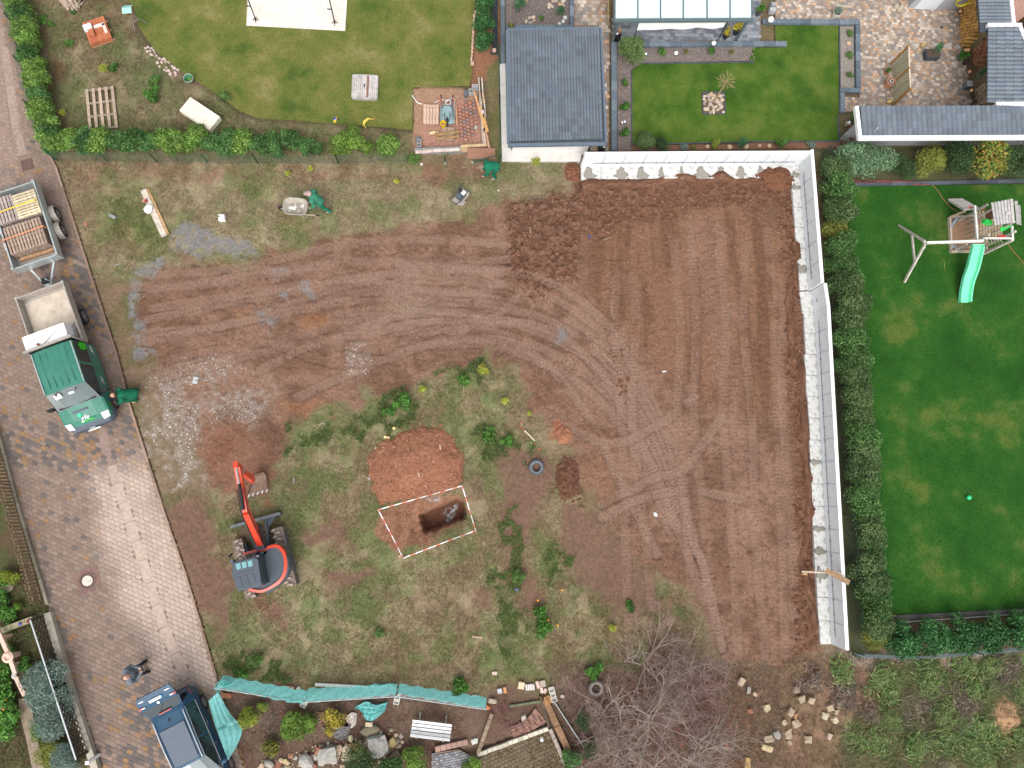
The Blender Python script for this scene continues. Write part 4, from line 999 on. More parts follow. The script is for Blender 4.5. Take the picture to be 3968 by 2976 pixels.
# ---- green double-cab tipper
ZV = 2.12
va=(W('van',245,465,ZV)+W('van',915,190,ZV))/2;vb=(W('van',440,1060,ZV)+W('van',1130,790,ZV))/2
vh = ang(va, vb); vc = (va + vb) / 2
van=empty('pickup_truck',(vc.x,vc.y,0),vh,'green double-cab tipper truck with white toolbox parked on the brick road','truck')
VW = .93
st=[(-1.0,[(.96,.42),(.98,.9),(.95,1.25),(.83,2.06),(.55,2.13),(0,2.15)]),(-.93,[(.97,.42),(.99,.9),(.96,1.25),(.84,2.07),(.55,2.14),(0,2.16)]),
      (-.05,[(.97,.42),(.99,.9),(.96,1.25),(.84,2.09),(.55,2.16),(0,2.18)]),(.06,[(.97,.42),(.99,.9),(.96,1.25),(.84,2.09),(.55,2.16),(0,2.18)]),
      (.86,[(.97,.42),(.99,.9),(.96,1.25),(.80,2.04),(.5,2.10),(0,2.13)]),(1.45,[(.97,.42),(.99,.9),(.95,1.24),(.88,1.30),(.5,1.40),(0,1.44)]),
      (2.02,[(.95,.42),(.97,.88),(.93,1.08),(.84,1.12),(.48,1.20),(0,1.24)]),(2.22,[(.90,.42),(.92,.80),(.88,.98),(.78,1.0),(.45,1.02),(0,1.04)]),
      (2.38, [(.72, .44), (.76, .66), (.74, .84), (.66, .86), (.4, .88), (0, .90)])]
bands={(1,2):'side_window',(3,2):'side_window',(4,2):'side_window',(4,3):'windscreen',(4,4):'windscreen',
         (7,0):'bumper',(7,1):'bumper',(7,2):'bumper',(7,3):'bumper',(7,4):'bumper',('cap',-1):'bumper',(6,0):'bumper',(5,0):'bumper'}
vp=shell(van,st,bands,'cab',dict(cab=M_green,side_window=M_glass,windscreen=M_ws,bumper=M_bump))
m = MB()
for y in (-.5, -.25, 0, .25, .5): m.box((-.05, y, 2.165), (1.55, .03, .014))
m.build('roof_rib', M_green, vp['cab'])
for s in (1, -1):
    MB().bar((-.95,.80*s,2.12),(.82,.79*s,2.12),.035,.03).build('roof_rail',M_steel,van)
    h=MB().add([(2.0,.90*s,1.10),(2.24,.86*s,.96),(2.30,.60*s,1.0),(2.05,.62*s,1.2)],[(0,1,2,3)]if s<0 else[(3,2,1,0)]).build('headlight',M_lamp,van,loc=(0,0,.012))
    MB().box((1.25, 1.12 * s, 1.30), (.10, .26, .30)).build('wing_mirror', M_black, van, bevel=.03)
    wheel(van, 1.55, .86 * s, .35, .23, 8); wheel(van, -2.45, .84 * s, .35, .26, 6)
    MB().bar((-1.0,.965*s,1.13),(1.2,.968*s,1.13),.02,.04).build('door_strip',M_bump,van)
    MB().box((1.0, .10 * s + .3 * s, 2.115), (.09, .05, .02)).build('roof_marker', M_black, van)
MB().box((.0, 0, .50), (4.6, .9, .18)).build('chassis', M_black, van)
MB().box((2.46, 0, .70), (.04, .50, .12)).build('number_plate', M_wm, van)
MB().box((2.42, 0, .86), (.05, .22, .05)).build('badge', M_steel, van)
m = MB(); m.box((1.40, 0, 1.445), (.06, 1.5, .03)); m.build('wiper_cowl', M_black, van)
MB().box((1.70, -.05, 1.365), (.09, .62, .012), ry=rad(18)).build('bonnet_vent', M_bump, van)
MB().add([(.95,-.74,2.03),(1.10,-.75,1.86),(1.10,-.45,1.93),(.95,-.45,2.10)],[(0,1,2,3)]).build('windscreen_paper',M_wm,van,loc=(0.01,.2,.02))
MB().box((1.05, .12, 1.955), (.10, .22, .012), ry=rad(47)).build('windscreen_sticker', M_wm, van)
bM = frame_on((1.90, .02, 1.305), (0, 1, 0), (.34, 0, 1))
text_mark(van, 'gfe', .30, frame_on((2.02, .0, 1.262), (0, 1, 0), (.36, 0, 1)), M_wm, shear=.3)
MB().lathe([(.075,0),(.075,.008)],18,M=frame_on((1.86,-.14,1.315),(0,1,0),(.33,0,1))).build('round_logo',M_mint,van)
MB().box((2.13, .04, 1.165), (.05, .55, .008), ry=rad(40)).build('bonnet_stripe', M_lime, van)
# side decals on the side towards the plot (left of the driver's seat)
def sidepoly(pts, y, m_, nm, s=1):
    q=[(x_,y+(z_-.9)*-.0 if z_<1.25 else y-(z_-1.25)*.15,z_)for x_,z_ in pts];MB().add(q,[tuple(range(len(q)))]).build(nm,m_,van)
for i_,(px,pz)in enumerate(((-.88,1.0),(-.9,.92),(-.80,.85))):sidepoly([(px,pz),(px+.3,pz),(px+.3,pz+.05),(px,pz+.05)],1.001,M_wm,'side_lettering')
for i_,(px,pz)in enumerate(((.5,.98),(.52,.9),(.56,.82))):sidepoly([(px,pz),(px+.3,pz),(px+.3,pz+.04),(px,pz+.04)],1.001,M_wm,'side_lettering')
sidepoly([(.42,1.02),(.36,1.08),(.40,1.16),(.48,1.15),(.5,1.06)],1.001,M_lime,'leaf_decal')
sidepoly([(-.92,1.28),(-.98,1.6),(-.8,1.8),(-.62,1.7),(-.62,1.45),(-.72,1.3)],.975,M_lime,'leaf_decal')
sidepoly([(1.72,.92),(1.70,1.02),(1.78,1.06),(1.86,1.0),(1.82,.9)],.999,M_lime,'leaf_decal')
# head rack, toolbox, tipper bed
m=MB();m.bar((-1.10,-1.0,2.20),(-1.10,.92,2.20),.09,.09);m.bar((-1.10,-.96,.9),(-1.10,-.96,2.2),.07,.07);m.bar((-1.10,.92,.9),(-1.10,.92,2.2),.07,.07);m.build('head_rack',M_alu,van)
MB().box((-1.085, 0, 1.5), (.04, 1.7, 1.2)).build('head_guard', M_black, van)
MB().box((-1.52, -.14, 1.45), (.66, 1.72, 1.05), ch=.02).build('toolbox', M_whitep, van, bevel=.01)
bed = MB().box((-2.45, 0, .95), (2.62, 1.98, .07)).build('load_bed', M_alu, van)
M_sandm=mat('bed_sand',C(214,202,186),sc=2.5,amt=.18,bump=.5,col2=C(182,164,146),lo=.4,hi=.75,detail=8)
MB().add([(-3.6,-.9,1.0),(-1.9,-.9,1.02),(-1.9,.5,1.02),(-2.2,.9,.995),(-3.6,.9,1.01)],[(0,1,2,3,4)]).build('sand_load',M_sandm,bed)
for s in (1, -1): MB().box((-2.45, s * .98, 1.2), (2.62, .05, .46)).build('side_board', M_alu, van)
MB().box((-3.75, 0, 1.2), (.05, 1.98, .46)).build('tailboard', M_alu, van)
for s in (1, -1): MB().box((-3.75, s * .98, 1.2), (.08, .08, .5)).build('corner_post', M_steel, van)
# broom lying across the toolbox
bp0, bp1 = W('van', 420, 260, 2.02), W('van', 640, 10, 1.98)
br=empty('broom',bp0,0,'broom with brown head lying on the white toolbox of the truck','broom')
MB().tube([bp0,bp1],.014,6).build('handle',mat('tool_handle',C(176,150,124),sc=10),br,world=True)
a=ang(W('van',315,205,2.02),W('van',430,300,2.02));MB().box(bp0+Vector((-.05,0,0)),(.34,.08,.07),rz=a).build('head',mat('broom_head',C(150,92,66),sc=12),br,world=True)
# ---- tandem trailer with pallets
ZT = 1.1
t0, t1 = W('E', 290, 125, ZT), W('E', 492, 750, ZT); t2 = W('E', 112, 862, ZT)
th = ang(t0, t1); TL = (t1 - t0).length; TW = (t2 - t1).length
tc_ = (t0 + t2) / 2
tr=empty('trailer',(tc_.x,tc_.y,0),th,'silver twin-axle trailer loaded with wooden pallets behind the truck','trailer')
MB().box((0, 0, .62), (TL, TW, .06)).build('floor', M_alu, tr)
for s in (1, -1):
    MB().box((0, s * TW / 2, .87), (TL + .04, .05, .48)).build('side_board', M_steel, tr)
    MB().bar((-TL/2,s*TW/2,1.12),(TL/2,s*TW/2,1.12),.06,.04).build('top_rail',M_steel,tr)
    for x in (-.42, .38):
        wheel(tr, x, s * (TW / 2 + .16), .31, .2, 5)
        MB().lathe([(.36,-.11),(.36,.11)],16,M=Matrix.Translation((x,s*(TW/2+.16),.33))@Matrix.Rotation(rad(90),4,'X')).build('mudguard',M_alu,tr)if False else None
    m = MB(); n = 9
    m.loft([[(x+.40*math.cos(math.pi*i/(n-1)),s*(TW/2+.16)-.12,.33+.40*math.sin(math.pi*i/(n-1)))for x in(-.02,)for i in range(n)],[(-.02+.40*math.cos(math.pi*i/(n-1)),s*(TW/2+.16)+.12,.33+.40*math.sin(math.pi*i/(n-1)))for i in range(n)]],closed=False)
    for dx in (-.42, .38): inst('mudguard', m.mesh('mudguard', M_alu), tr, (dx, 0, 0))
for x in (-TL / 2, TL / 2):
    MB().box((x, 0, .87), (.05, TW, .48)).build('end_board', M_steel, tr)
    for s in(1,-1):MB().box((x,s*TW/2,.92),(.09,.09,.56)).build('corner_post',M_steel,tr)
for s in(1,-1):MB().bar((TL/2-.1,s*.55,.55),(TL/2+1.05,s*.04,.55),.08,.10).build('drawbar',M_steel,tr)
MB().bar((TL / 2 + .75, 0, .58), (TL / 2 + 1.45, 0, .55), .10, .12).build('coupling', M_steel, tr)
MB().tube([(TL/2+.8,.12,.3),(TL/2+.8,.12,.95)],.035,8).build('jockey_wheel',M_steel,tr)
MB().box((TL / 2 + .75, -.02, .70), (.22, .26, .18)).build('brake_box', M_black, tr)
M_plank = mat('pallet_wood', rough=.88, sc=7, amt=.25, src='obj', bump=.3, bsc=30)
def pallet(l,w,nb,col,loc,rz,label,group=None,bw=.10,cross=3,tilt=0,gapv=.0,name='pallet',lower=True):
    """boards run along x (l), spread over y (w); bearers under them"""
    r = empty(name, loc, rz, label, 'pallet', group)
    bm=MB().box((0,0,0),(l,bw,.022)).mesh('board',M_plank);cm=MB().box((0,0,0),(.10,w,.075)).mesh('bearer',M_plank)
    for i in range(nb):
        y=-w/2+bw/2+(w-bw)*i/(nb-1);inst('board',bm,r,(RG.uniform(-.01,.01),y,.125),(0,0,RG.uniform(-.01,.01)),color=np.array(col)*RG.uniform(.78,1.18))
    for i in range(cross):
        x=-l/2+.05+(l-.1)*i/(cross-1);inst('bearer',cm,r,(x,0,.075),color=np.array(col)*RG.uniform(.6,.85))
    if lower:
        for i in range(3):inst('board',bm,r,(0,(i-1)*(w/2-bw/2),.02),color=np.array(col)*.7)
    return r
def on_trailer(x, y, z):
    v = Matrix.Rotation(th, 3, 'Z') @ Vector((x, y, 0)); return (tc_.x + v.x, tc_.y + v.y, z)
GREYW, BROWNW, YELW = C(170, 157, 149), C(168, 146, 130), C(212, 197, 164)
for k in range(4):
    nth = ('lowest', 'second lowest', 'second from top')[min(k, 2)]
    lab='grey weathered pallet on top of the rear stack in the trailer' if k==3 else nth+' pallet of the rear grey stack in the trailer'
    pallet(1.2,.8,6,GREYW,on_trailer(-.85,-.45,.66+k*.145),th,lab,'pallets loaded in the trailer')
    lab='fresh yellow pallet on top of the rear stack in the trailer' if k==3 else nth+' pallet of the stack under the fresh yellow pallet in the trailer'
    pallet(.95,1.1,9,YELW if k==3 else GREYW,on_trailer(-.80,.42,.66+k*.145),th+rad(90),lab,'pallets loaded in the trailer',bw=.09)
    lab='brown pallet on top of the front stack in the trailer under the orange strap' if k==3 else nth+' brown pallet of the front stack in the trailer'
    pallet(1.25,1.55,12,BROWNW,on_trailer(.55,-.02,.66+k*.145),th,lab,'pallets loaded in the trailer',bw=.085)
for nm,x_,cc,lab in(('orange',.52,C(222,150,110),'orange ratchet strap over the front pallets in the trailer'),('yellow',-.72,C(246,206,60),'yellow ratchet strap over the rear pallets in the trailer')):
    a,b=Vector(on_trailer(x_,-.9,1.10)),Vector(on_trailer(x_-.05,.86,1.10));q=Vector((0,0,.29))
    one(MB().bar(a+q*.95,b+q*.95,.05,.008).bar(a,a+q*.95,.05,.008).bar(b,b+q*.95,.05,.008),'ratchet_strap',mat(nm+'_strap',cc,amt=.08),lab,'strap')
one(MB().bar(on_trailer(1.28,-.7,.74),on_trailer(1.30,.75,.74),.14,.12),'timber_beam',M_plank,'loose timber beam at the front end of the trailer','beam',color=C(176,140,108))

# ---- blue estate car with its tailgate up
M_blue_p = mat('blue_paint', C(44, 80, 106), rough=.42, sc=3, amt=.08, spec=.3, coat=.08)
ZC = 1.52
ca_,cb_=(W('car',600,905,ZC)+W('car',962,745,ZC))/2,(W('car',870,1600,ZC)+W('car',1330,1430,ZC))/2
ch_ = ang(ca_, cb_) - rad(1.5); cdir = Vector((math.cos(ch_), math.sin(ch_), 0))
cc_=ca_+cdir*1.75                                              # the tailgate hinge lies 1.75 m behind the middle of the car
car=empty('car',(cc_.x,cc_.y,0),ch_,'blue estate car with its tailgate raised parked beside the fence','car')
st=[(-2.17,[(.62,.34),(.72,.50),(.72,.66),(.70,.74),(.4,.78),(0,.80)]),(-2.08,[(.78,.30),(.84,.55),(.82,.80),(.74,.98),(.4,1.0),(0,1.0)]),
      (-1.98,[(.84,.27),(.89,.60),(.87,.90),(.76,1.02),(.5,1.03),(0,1.03)]),(-1.80,[(.85,.26),(.90,.62),(.88,.95),(.66,1.46),(.4,1.52),(0,1.53)]),
      (-1.62,[(.86,.26),(.905,.62),(.885,.96),(.655,1.50),(.42,1.55),(0,1.565)]),(-1.15,[(.86,.26),(.91,.62),(.89,.97),(.65,1.53),(.42,1.585),(0,1.60)]),(-.35,[(.86,.26),(.91,.62),(.89,.97),(.65,1.545),(.42,1.60),(0,1.615)]),
      (-.27,[(.86,.26),(.91,.62),(.89,.97),(.65,1.545),(.42,1.60),(0,1.615)]),(.42,[(.86,.26),(.91,.62),(.89,.97),(.63,1.49),(.42,1.545),(0,1.56)]),
      (1.22,[(.86,.27),(.91,.62),(.88,.98),(.78,1.02),(.45,1.08),(0,1.10)]),(1.85,[(.84,.28),(.88,.60),(.84,.88),(.70,.94),(.42,.98),(0,1.0)]),
      (2.10,[(.74,.30),(.80,.55),(.76,.74),(.62,.80),(.4,.82),(0,.83)]),(2.2,[(.6,.34),(.66,.5),(.64,.62),(.54,.66),(.36,.68),(0,.69)])]
bands={(4,2):'side_window',(5,2):'side_window',(7,2):'side_window',(8,2):'side_window',(8,3):'windscreen',(8,4):'windscreen',
         (2,3):'boot_opening',(2,4):'boot_opening',(1,3):'boot_opening',(1,4):'boot_opening'}
cp=shell(car,st,bands,'body',dict(body=M_blue_p,side_window=M_glass,windscreen=M_ws,boot_opening=M_dark))
MB().add([(-1.15,-.5,1.613),(.30,-.47,1.585),(.30,.47,1.585),(-1.15,.5,1.613)],[(0,1,2,3)]).build('sunroof',mat('tinted_glass',C(92,102,116),rough=.35,spec=.3,amt=.08),car,loc=(0,0,.03))
for s in (1, -1):
    MB().tube([(-1.55,.60*s,1.565),(-1.45,.60*s,1.60),(-.4,.60*s,1.625),(.25,.585*s,1.60),(.38,.58*s,1.555)],.022,8).build('roof_rail',M_chrome,car)
    MB().tube([(-1.62,.895*s,.975),(-.3,.90*s,.985),(1.15,.885*s,.995)],.012,6).build('window_trim',M_chrome,car)
    MB().tube([(-1.60,.672*s,1.49),(-.3,.662*s,1.548),(.42,.642*s,1.488),(1.20,.80*s,1.02)],.010,6).build('window_trim',M_chrome,car)
    for x in(-.62,.28):MB().bar((x-.1,.925*s,.86),(x+.1,.925*s,.86),.025,.03).build('door_handle',M_chrome,car)
    MB().sphere((1.0, 1.02 * s, 1.03), .13, 10, 6, (.8, 1, .75)).build('wing_mirror', M_blue_p, car)
    wheel(car, -1.32, .82 * s, .32, .21, 10); wheel(car, 1.34, .82 * s, .32, .21, 10)
    MB().add([(-2.09,.80*s,.72),(-1.92,.885*s,.76),(-1.90,.86*s,.98),(-2.06,.77*s,.98)],[(0,1,2,3)]).build('tail_light',M_red,car,loc=(-.012,.012*s,0))
for s in (1, -1): MB().box((-2.16, .62 * s, .52), (.06, .16, .04)).build('reflector', M_red, car)
MB().box((-2.14, 0, .42), (.12, 1.3, .16)).build('rear_bumper', M_black, car, bevel=.03)
MB().box((-2.02, 0, 1.02), (.08, 1.1, .02)).build('boot_sill', M_chrome, car)
MB().box((-1.42, .0, 1.595), (.10, .06, .05)).build('aerial', M_black, car)
# raised tailgate: hinge at the roof, pointing back and up
tg = empty('tailgate', (-1.78, 0, 1.53), 0); tg.parent = car
tg.rotation_euler=(0,rad(27),0)                                   # local -x runs from the hinge to the lower edge
def gate(x0, x1, w0, w1, z0, z1, m_, nm, par=tg, th_=.05):
    return MB().add([(x0,-w0,z0),(x0,w0,z0),(x1,w1,z1),(x1,-w1,z1),(x0,-w0,z0-th_),(x0,w0,z0-th_),(x1,w1,z1-th_),(x1,-w1,z1-th_)],
                    [(0,1,2,3),(7,6,5,4),(0,4,5,1),(1,5,6,2),(2,6,7,3),(3,7,4,0)]).build(nm,m_,par)
gate(-.02,-.44,.60,.70,.03,.05,M_glass,'rear_window');gate(-.44,-.62,.70,.73,.05,.07,M_blue_p,'upper_panel');gate(-.62,-.80,.73,.72,.06,.05,M_blue_p,'number_plate_recess');gate(-.80,-1.0,.72,.66,.05,.0,M_blue_p,'lower_panel')
for s in (1, -1): gate(-.01, -.44, .66, .76, .02, .04, M_blue_p, 'window_frame') if s > 0 else None
MB().box((-.04, 0, .085), (.05, .5, .02)).build('brake_light', M_red, tg)
for s in(1,-1):MB().box((-.60,.64*s,.085),(.08,.20,.02)).build('tail_light',M_red,tg);MB().box((-.60,.56*s,.10),(.04,.12,.01)).build('lamp_lens',M_lamp,tg)
np_=MB().box((-.72,.0,.085),(.115,.52,.012)).build('number_plate',M_wm,tg);MB().box((-.72,.24,.093),(.112,.045,.006)).build('euro_strip',mat('euro_blue',C(40,150,220)),np_)
text_mark(np_,'KH RS 288',.095,frame_on((-.72,-.025,.0925),(0,-1,0),(0,0,1)),mat('plate_ink',C(40,40,44)),'lettering',.001)
MB().lathe([(.045, 0), (.045, .012)], 16, c=(-.53, .0, .075)).build('round_badge', M_chrome, tg)
for s in(1,-1):MB().box((-.86,.52*s,.055),(.02,.18,.008)).build('model_badge',M_chrome,tg)
MB().bar((-.4, .1, .075), (-.08, -.15, .06), .015, .015).build('wiper', M_black, tg)

# ================================================================ EXCAVATOR
M_or = mat('orange_paint', C(232, 76, 50), rough=.35, sc=3, amt=.06, spec=.5, coat=.3)
M_dg = mat('charcoal_paint', C(82, 90, 100), rough=.5, sc=4, amt=.08)
M_mudsteel = mat('muddy_steel', C(138, 112, 98), rough=.75, sc=9, amt=.22, bump=.3)
M_track=mat('muddy_rubber',C(140,124,114),rough=.9,sc=8,amt=.35,bump=.4,col2=C(98,90,86),lo=.45,hi=.6)
M_lug = mat('dried_mud_lug', C(176, 160, 148), rough=.95, sc=14, amt=.2)
e0, e1 = W('ex', 790, 1430), W('ex', 640, 830)
eh = ang(e0, e1); ed = Vector((math.cos(eh), math.sin(eh), 0)); en = Vector((-ed.y, ed.x, 0))
ectr = (e0 + e1) / 2 + en * .78
exc=empty('excavator',ectr,eh,'orange and charcoal tracked mini excavator on the dry grass','excavator')
def exl(x,y,z):                                                     # a place read off the photograph, in the excavator's own axes
    v = W('ex', x, y, z) - Vector((ectr.x, ectr.y, 0)); return Vector((v.dot(ed), v.dot(en), z))
TRL = (e1 - e0).length / 2 + .12
for s in (1, -1):
    y0 = s * .85; n = 40; prof = []
    for i in range(n):
        t = i / n; per = 4 * TRL - .0
        a=t*2*math.pi;x_=math.copysign(min(abs(math.cos(a))*1.35,1),math.cos(a));prof.append((x_*(TRL-.05),.33+.29*math.copysign(min(abs(math.sin(a))*1.6,1),math.sin(a))))
    t=MB().loft([[(x_,y0-.20,z_)for x_,z_ in prof],[(x_,y0+.20,z_)for x_,z_ in prof]]).build('track',M_track,exc)
    lug = MB()
    for i in range(18):
        x_ = -TRL + .12 + i * (2 * TRL - .24) / 17
        MB().box((x_,y0-s*.08+(.10 if i%2 else-.06),.64),(.075,.17,.06),rz=rad(18 if i%2 else-18)).build('track_lug',M_lug,t)
    MB().box((0, s * .60, .36), (TRL * 1.5, .05, .26)).build('track_frame', M_dg, exc)
    MB().box((0, s * 1.06, .36), (TRL * 1.6, .02, .22)).build('roller_guard', M_dg, exc)
MB().box((0, 0, .45), (1.3, 1.2, .3)).build('undercarriage', M_dg, exc)
MB().lathe([(.5, .55), (.5, .82)], 24).build('slew_ring', M_dg, exc)
# dozer blade
b0, b1 = exl(115, 805, .25), exl(655, 655, .25)
MB().bar(b0,b1,.13,.42).build('blade',mat('blade_grey',C(104,110,114),rough=.6,sc=6,amt=.15),exc)
for fx in (.32, .68):
    q=b0.lerp(b1,fx);MB().bar(q+Vector((-.02,0,0)),Vector((.5,(q.y)*.7,.35)),.10,.12).build('blade_arm',M_dg,exc)
q=b0.lerp(b1,.72);MB().add([tuple(q),tuple(b0.lerp(b1,.95)),(q.x-.45,q.y+.02,.3)],[(0,1,2)]).build('blade_gusset',M_dg,exc,loc=(0,0,.12))
# house
hp=[exl(*q,1.42)for q in[(300,1500),(330,1300),(490,1090),(500,1035),(600,1005),(680,1060),(730,1150),(748,1260),(720,1350),(650,1430),(560,1490),(440,1530)]]
MB().prism([(p.x, p.y) for p in hp], .82, 1.42).build('engine_cover', M_dg, exc, bevel=.05)
bandp=[exl(*q,1.45)for q in[(296,1505),(430,1528),(560,1475),(655,1405),(705,1310),(715,1200),(690,1090),(630,1020),(560,1012),(500,1030)]]
cen=Vector((sum(p.x for p in hp)/len(hp),sum(p.y for p in hp)/len(hp),0));m=MB();pl2=catmull([tuple(p)for p in bandp],4);rings=[]
for p in pl2:
    p=Vector(p);d=(Vector((p.x,p.y,0))-cen).normalized();rings.append([tuple(p+d*.03+Vector((0,0,-.28))),tuple(p+d*.03+Vector((0,0,.0))),tuple(p-d*.09+Vector((0,0,.04))),tuple(p-d*.10+Vector((0,0,-.2)))])
m.loft(rings).build('counterweight_band', M_or, exc, smooth=False)
mp=[exl(*q,.9)for q in[(520,1545),(640,1460),(735,1360),(757,1290),(745,1230),(700,1300),(620,1420),(500,1510)]]
MB().prism([(p.x, p.y) for p in mp], .75, 1.1).build('counterweight', M_dg, exc)
rp_=[exl(*q,1.2)for q in[(225,1100),(385,1052),(500,1035),(500,1075),(380,1090),(230,1130)]]
MB().prism([(p.x, p.y) for p in rp_], .85, 1.1).build('front_deck', M_or, exc)
# cab: glass box with charcoal roof
ZR2 = 2.42
cr=[exl(*q,ZR2)for q in[(112,1205),(355,1140),(400,1165),(440,1440),(425,1465),(190,1515),(150,1470),(112,1330)]]
cbx = sum(p.x for p in cr) / 8; cby = sum(p.y for p in cr) / 8
base_ = [(cbx + (p.x - cbx) * 1.02, cby + (p.y - cby) * 1.0) for p in cr]
m=MB();m.loft([[(x_,y_,.95)for x_,y_ in base_],[(p.x,p.y,ZR2-.06)for p in cr]]);m.build('cab_glass',M_glass,exc)
MB().prism([(p.x, p.y) for p in cr], ZR2 - .06, ZR2).build('cab_roof', M_dg, exc, bevel=.03)
for i in(0,1,3,5,7):p=cr[i];MB().bar((base_[i][0],base_[i][1],.95),(p.x,p.y,ZR2-.05),.06,.06).build('cab_pillar',M_dg,exc)
fp = [exl(*q, 1.6) for q in [(150, 1190), (230, 1105), (385, 1075), (390, 1140)]]
MB().add([tuple(exl(112,1205,ZR2-.08)),tuple(exl(355,1140,ZR2-.08)),tuple(exl(390,1075,1.25)),tuple(exl(190,1130,1.25))],[(0,1,2,3)]).build('front_window',M_ws,exc)
M_sky = mat('skylight_glass', C(120, 172, 178), rough=.08, spec=.8, amt=.05)
for k in range(3):
    q=[exl(150+k*66,1218-k*16,ZR2),exl(200+k*66,1206-k*16,ZR2),exl(214+k*64,1268-k*16,ZR2),exl(168+k*64,1284-k*16,ZR2)]
    MB().add([(p.x, p.y, ZR2 + .008) for p in q], [(0, 1, 2, 3)]).build('skylight', M_sky, exc)
for k in range(3):
    a,b=exl(192+k*72,1362-k*20,ZR2+.01),exl(222+k*72,1478-k*20,ZR2+.01);MB().bar(a,b,.09,.02).build('roof_rib',M_dg,exc,bevel=.008)
MB().bar(exl(165,1330,ZR2+.01),exl(360,1285,ZR2+.01),.05,.015).build('roof_rib',M_dg,exc)
MB().box(exl(112,1180,2.3),(.1,.12,.14)).build('work_light',M_bump,exc);MB().box(exl(398,1130,2.3),(.1,.12,.14)).build('work_light',M_bump,exc)
MB().box(exl(95, 1122, 2.0), (.06, .14, .22), rz=.5).build('mirror', M_black, exc)
MB().bar(exl(100, 1125, 2.0), exl(150, 1190, 2.1), .02, .02).build('mirror_arm', M_black, exc)
sd_ = [exl(*q, 1.5) for q in [(395, 1100), (455, 1080), (520, 1430), (440, 1450)]]
MB().prism([(p.x,p.y)for p in sd_],1.0,1.5).build('side_deck',mat('dark_green_glass',C(40,74,74),rough=.1,spec=.8),exc)
# boom, stick, bucket
def xb(a, b, w, h, nm, m_=M_or, par=None): return MB().bar(a, b, w, h).build(nm, m_, par or exc)
pv, knee, tip = exl(425, 985, 1.25), exl(268, 640, 2.75), exl(170, 120, 3.0)
MB().box(exl(430, 1000, 1.0), (.4, .34, .45)).build('swing_bracket', M_dg, exc)
bo = xb(pv, knee, .24, .30, 'boom'); xb(knee, tip.lerp(knee, .04), .22, .28, 'boom_end', M_or, bo)
for s in (-1, 1):
    o_=Vector((0,.13*s,.1));m=MB();m.tube([pv+o_+Vector((0,0,.1)),pv.lerp(knee,.5)+o_+Vector((0,0,.16)),knee+o_+Vector((0,0,.12)),knee.lerp(tip,.5)+o_+Vector((0,0,.1))],.02,6);m.build('hydraulic_hose',M_black,exc)
c0,c1=exl(236,615,2.95),exl(190,330,3.2);MB().tube([c0,c1],.065,10).build('stick_cylinder',M_black,exc);MB().tube([c1,exl(160,150,3.15)],.035,8).build('cylinder_rod',M_chrome,exc)
MB().tube([pv+Vector((-.05,-.16,.0)),pv.lerp(knee,.55)+Vector((0,-.2,-.25))],.06,10).build('boom_cylinder',M_black,exc)
s_top, s_bot = exl(160, 125, 3.05), exl(345, 290, .75)
xb(s_top + (s_top - s_bot).normalized() * .15, s_bot, .17, .24, 'stick')
MB().tube([s_top.lerp(s_bot,.1)+Vector((.14,0,.1)),s_top.lerp(s_bot,.65)+Vector((.2,0,.1))],.05,8).build('bucket_cylinder',M_black,exc)
MB().tube([exl(235,230,2.4),exl(245,150,2.8),exl(270,200,2.0)],.022,6).build('hydraulic_hose',M_alu,exc)
xb(s_bot, exl(335, 215, .8), .10, .12, 'bucket_link')
# bucket: open shell lying on its back, teeth towards the machine
k0, k1, k2, k3 = exl(345, 225, .55), exl(465, 198, .55), exl(520, 390, .06), exl(290, 455, .06)
u = (k1 - k0); m = MB()
lw, rw = [], []
for t, z_ in ((0, .55), (.12, .22), (.45, .05), (1.0, .08)):
    lw.append(k0.lerp(k3, t) * 1.0); lw[-1].z = z_; rw.append(k1.lerp(k2, t)); rw[-1].z = z_
bu=MB().loft([[tuple(p)for p in lw],[tuple(p)for p in rw]],closed=False).build('bucket',M_mudsteel,exc)
for side in (lw, rw):
    top = [Vector((p.x, p.y, max(.42 - i * .08, p.z + .05))) for i, p in enumerate(side)]
    MB().loft([[tuple(p)for p in side],[tuple(p)for p in top]],closed=False).build('bucket_cheek',M_mudsteel,bu)
for i in range(5):
    q=k3.lerp(k2,.06+i*.22);dd=(k3-k0).normalized();MB().box((q.x+dd.x*.05,q.y+dd.y*.05,.09),(.16,.06,.05),rz=math.atan2(dd.y,dd.x),taper=.8).build('bucket_tooth',M_steel,bu)
MB().bar(k3+Vector((0,0,.03)),k2+Vector((0,0,.03)),.12,.03).build('cutting_edge',M_mudsteel,bu)

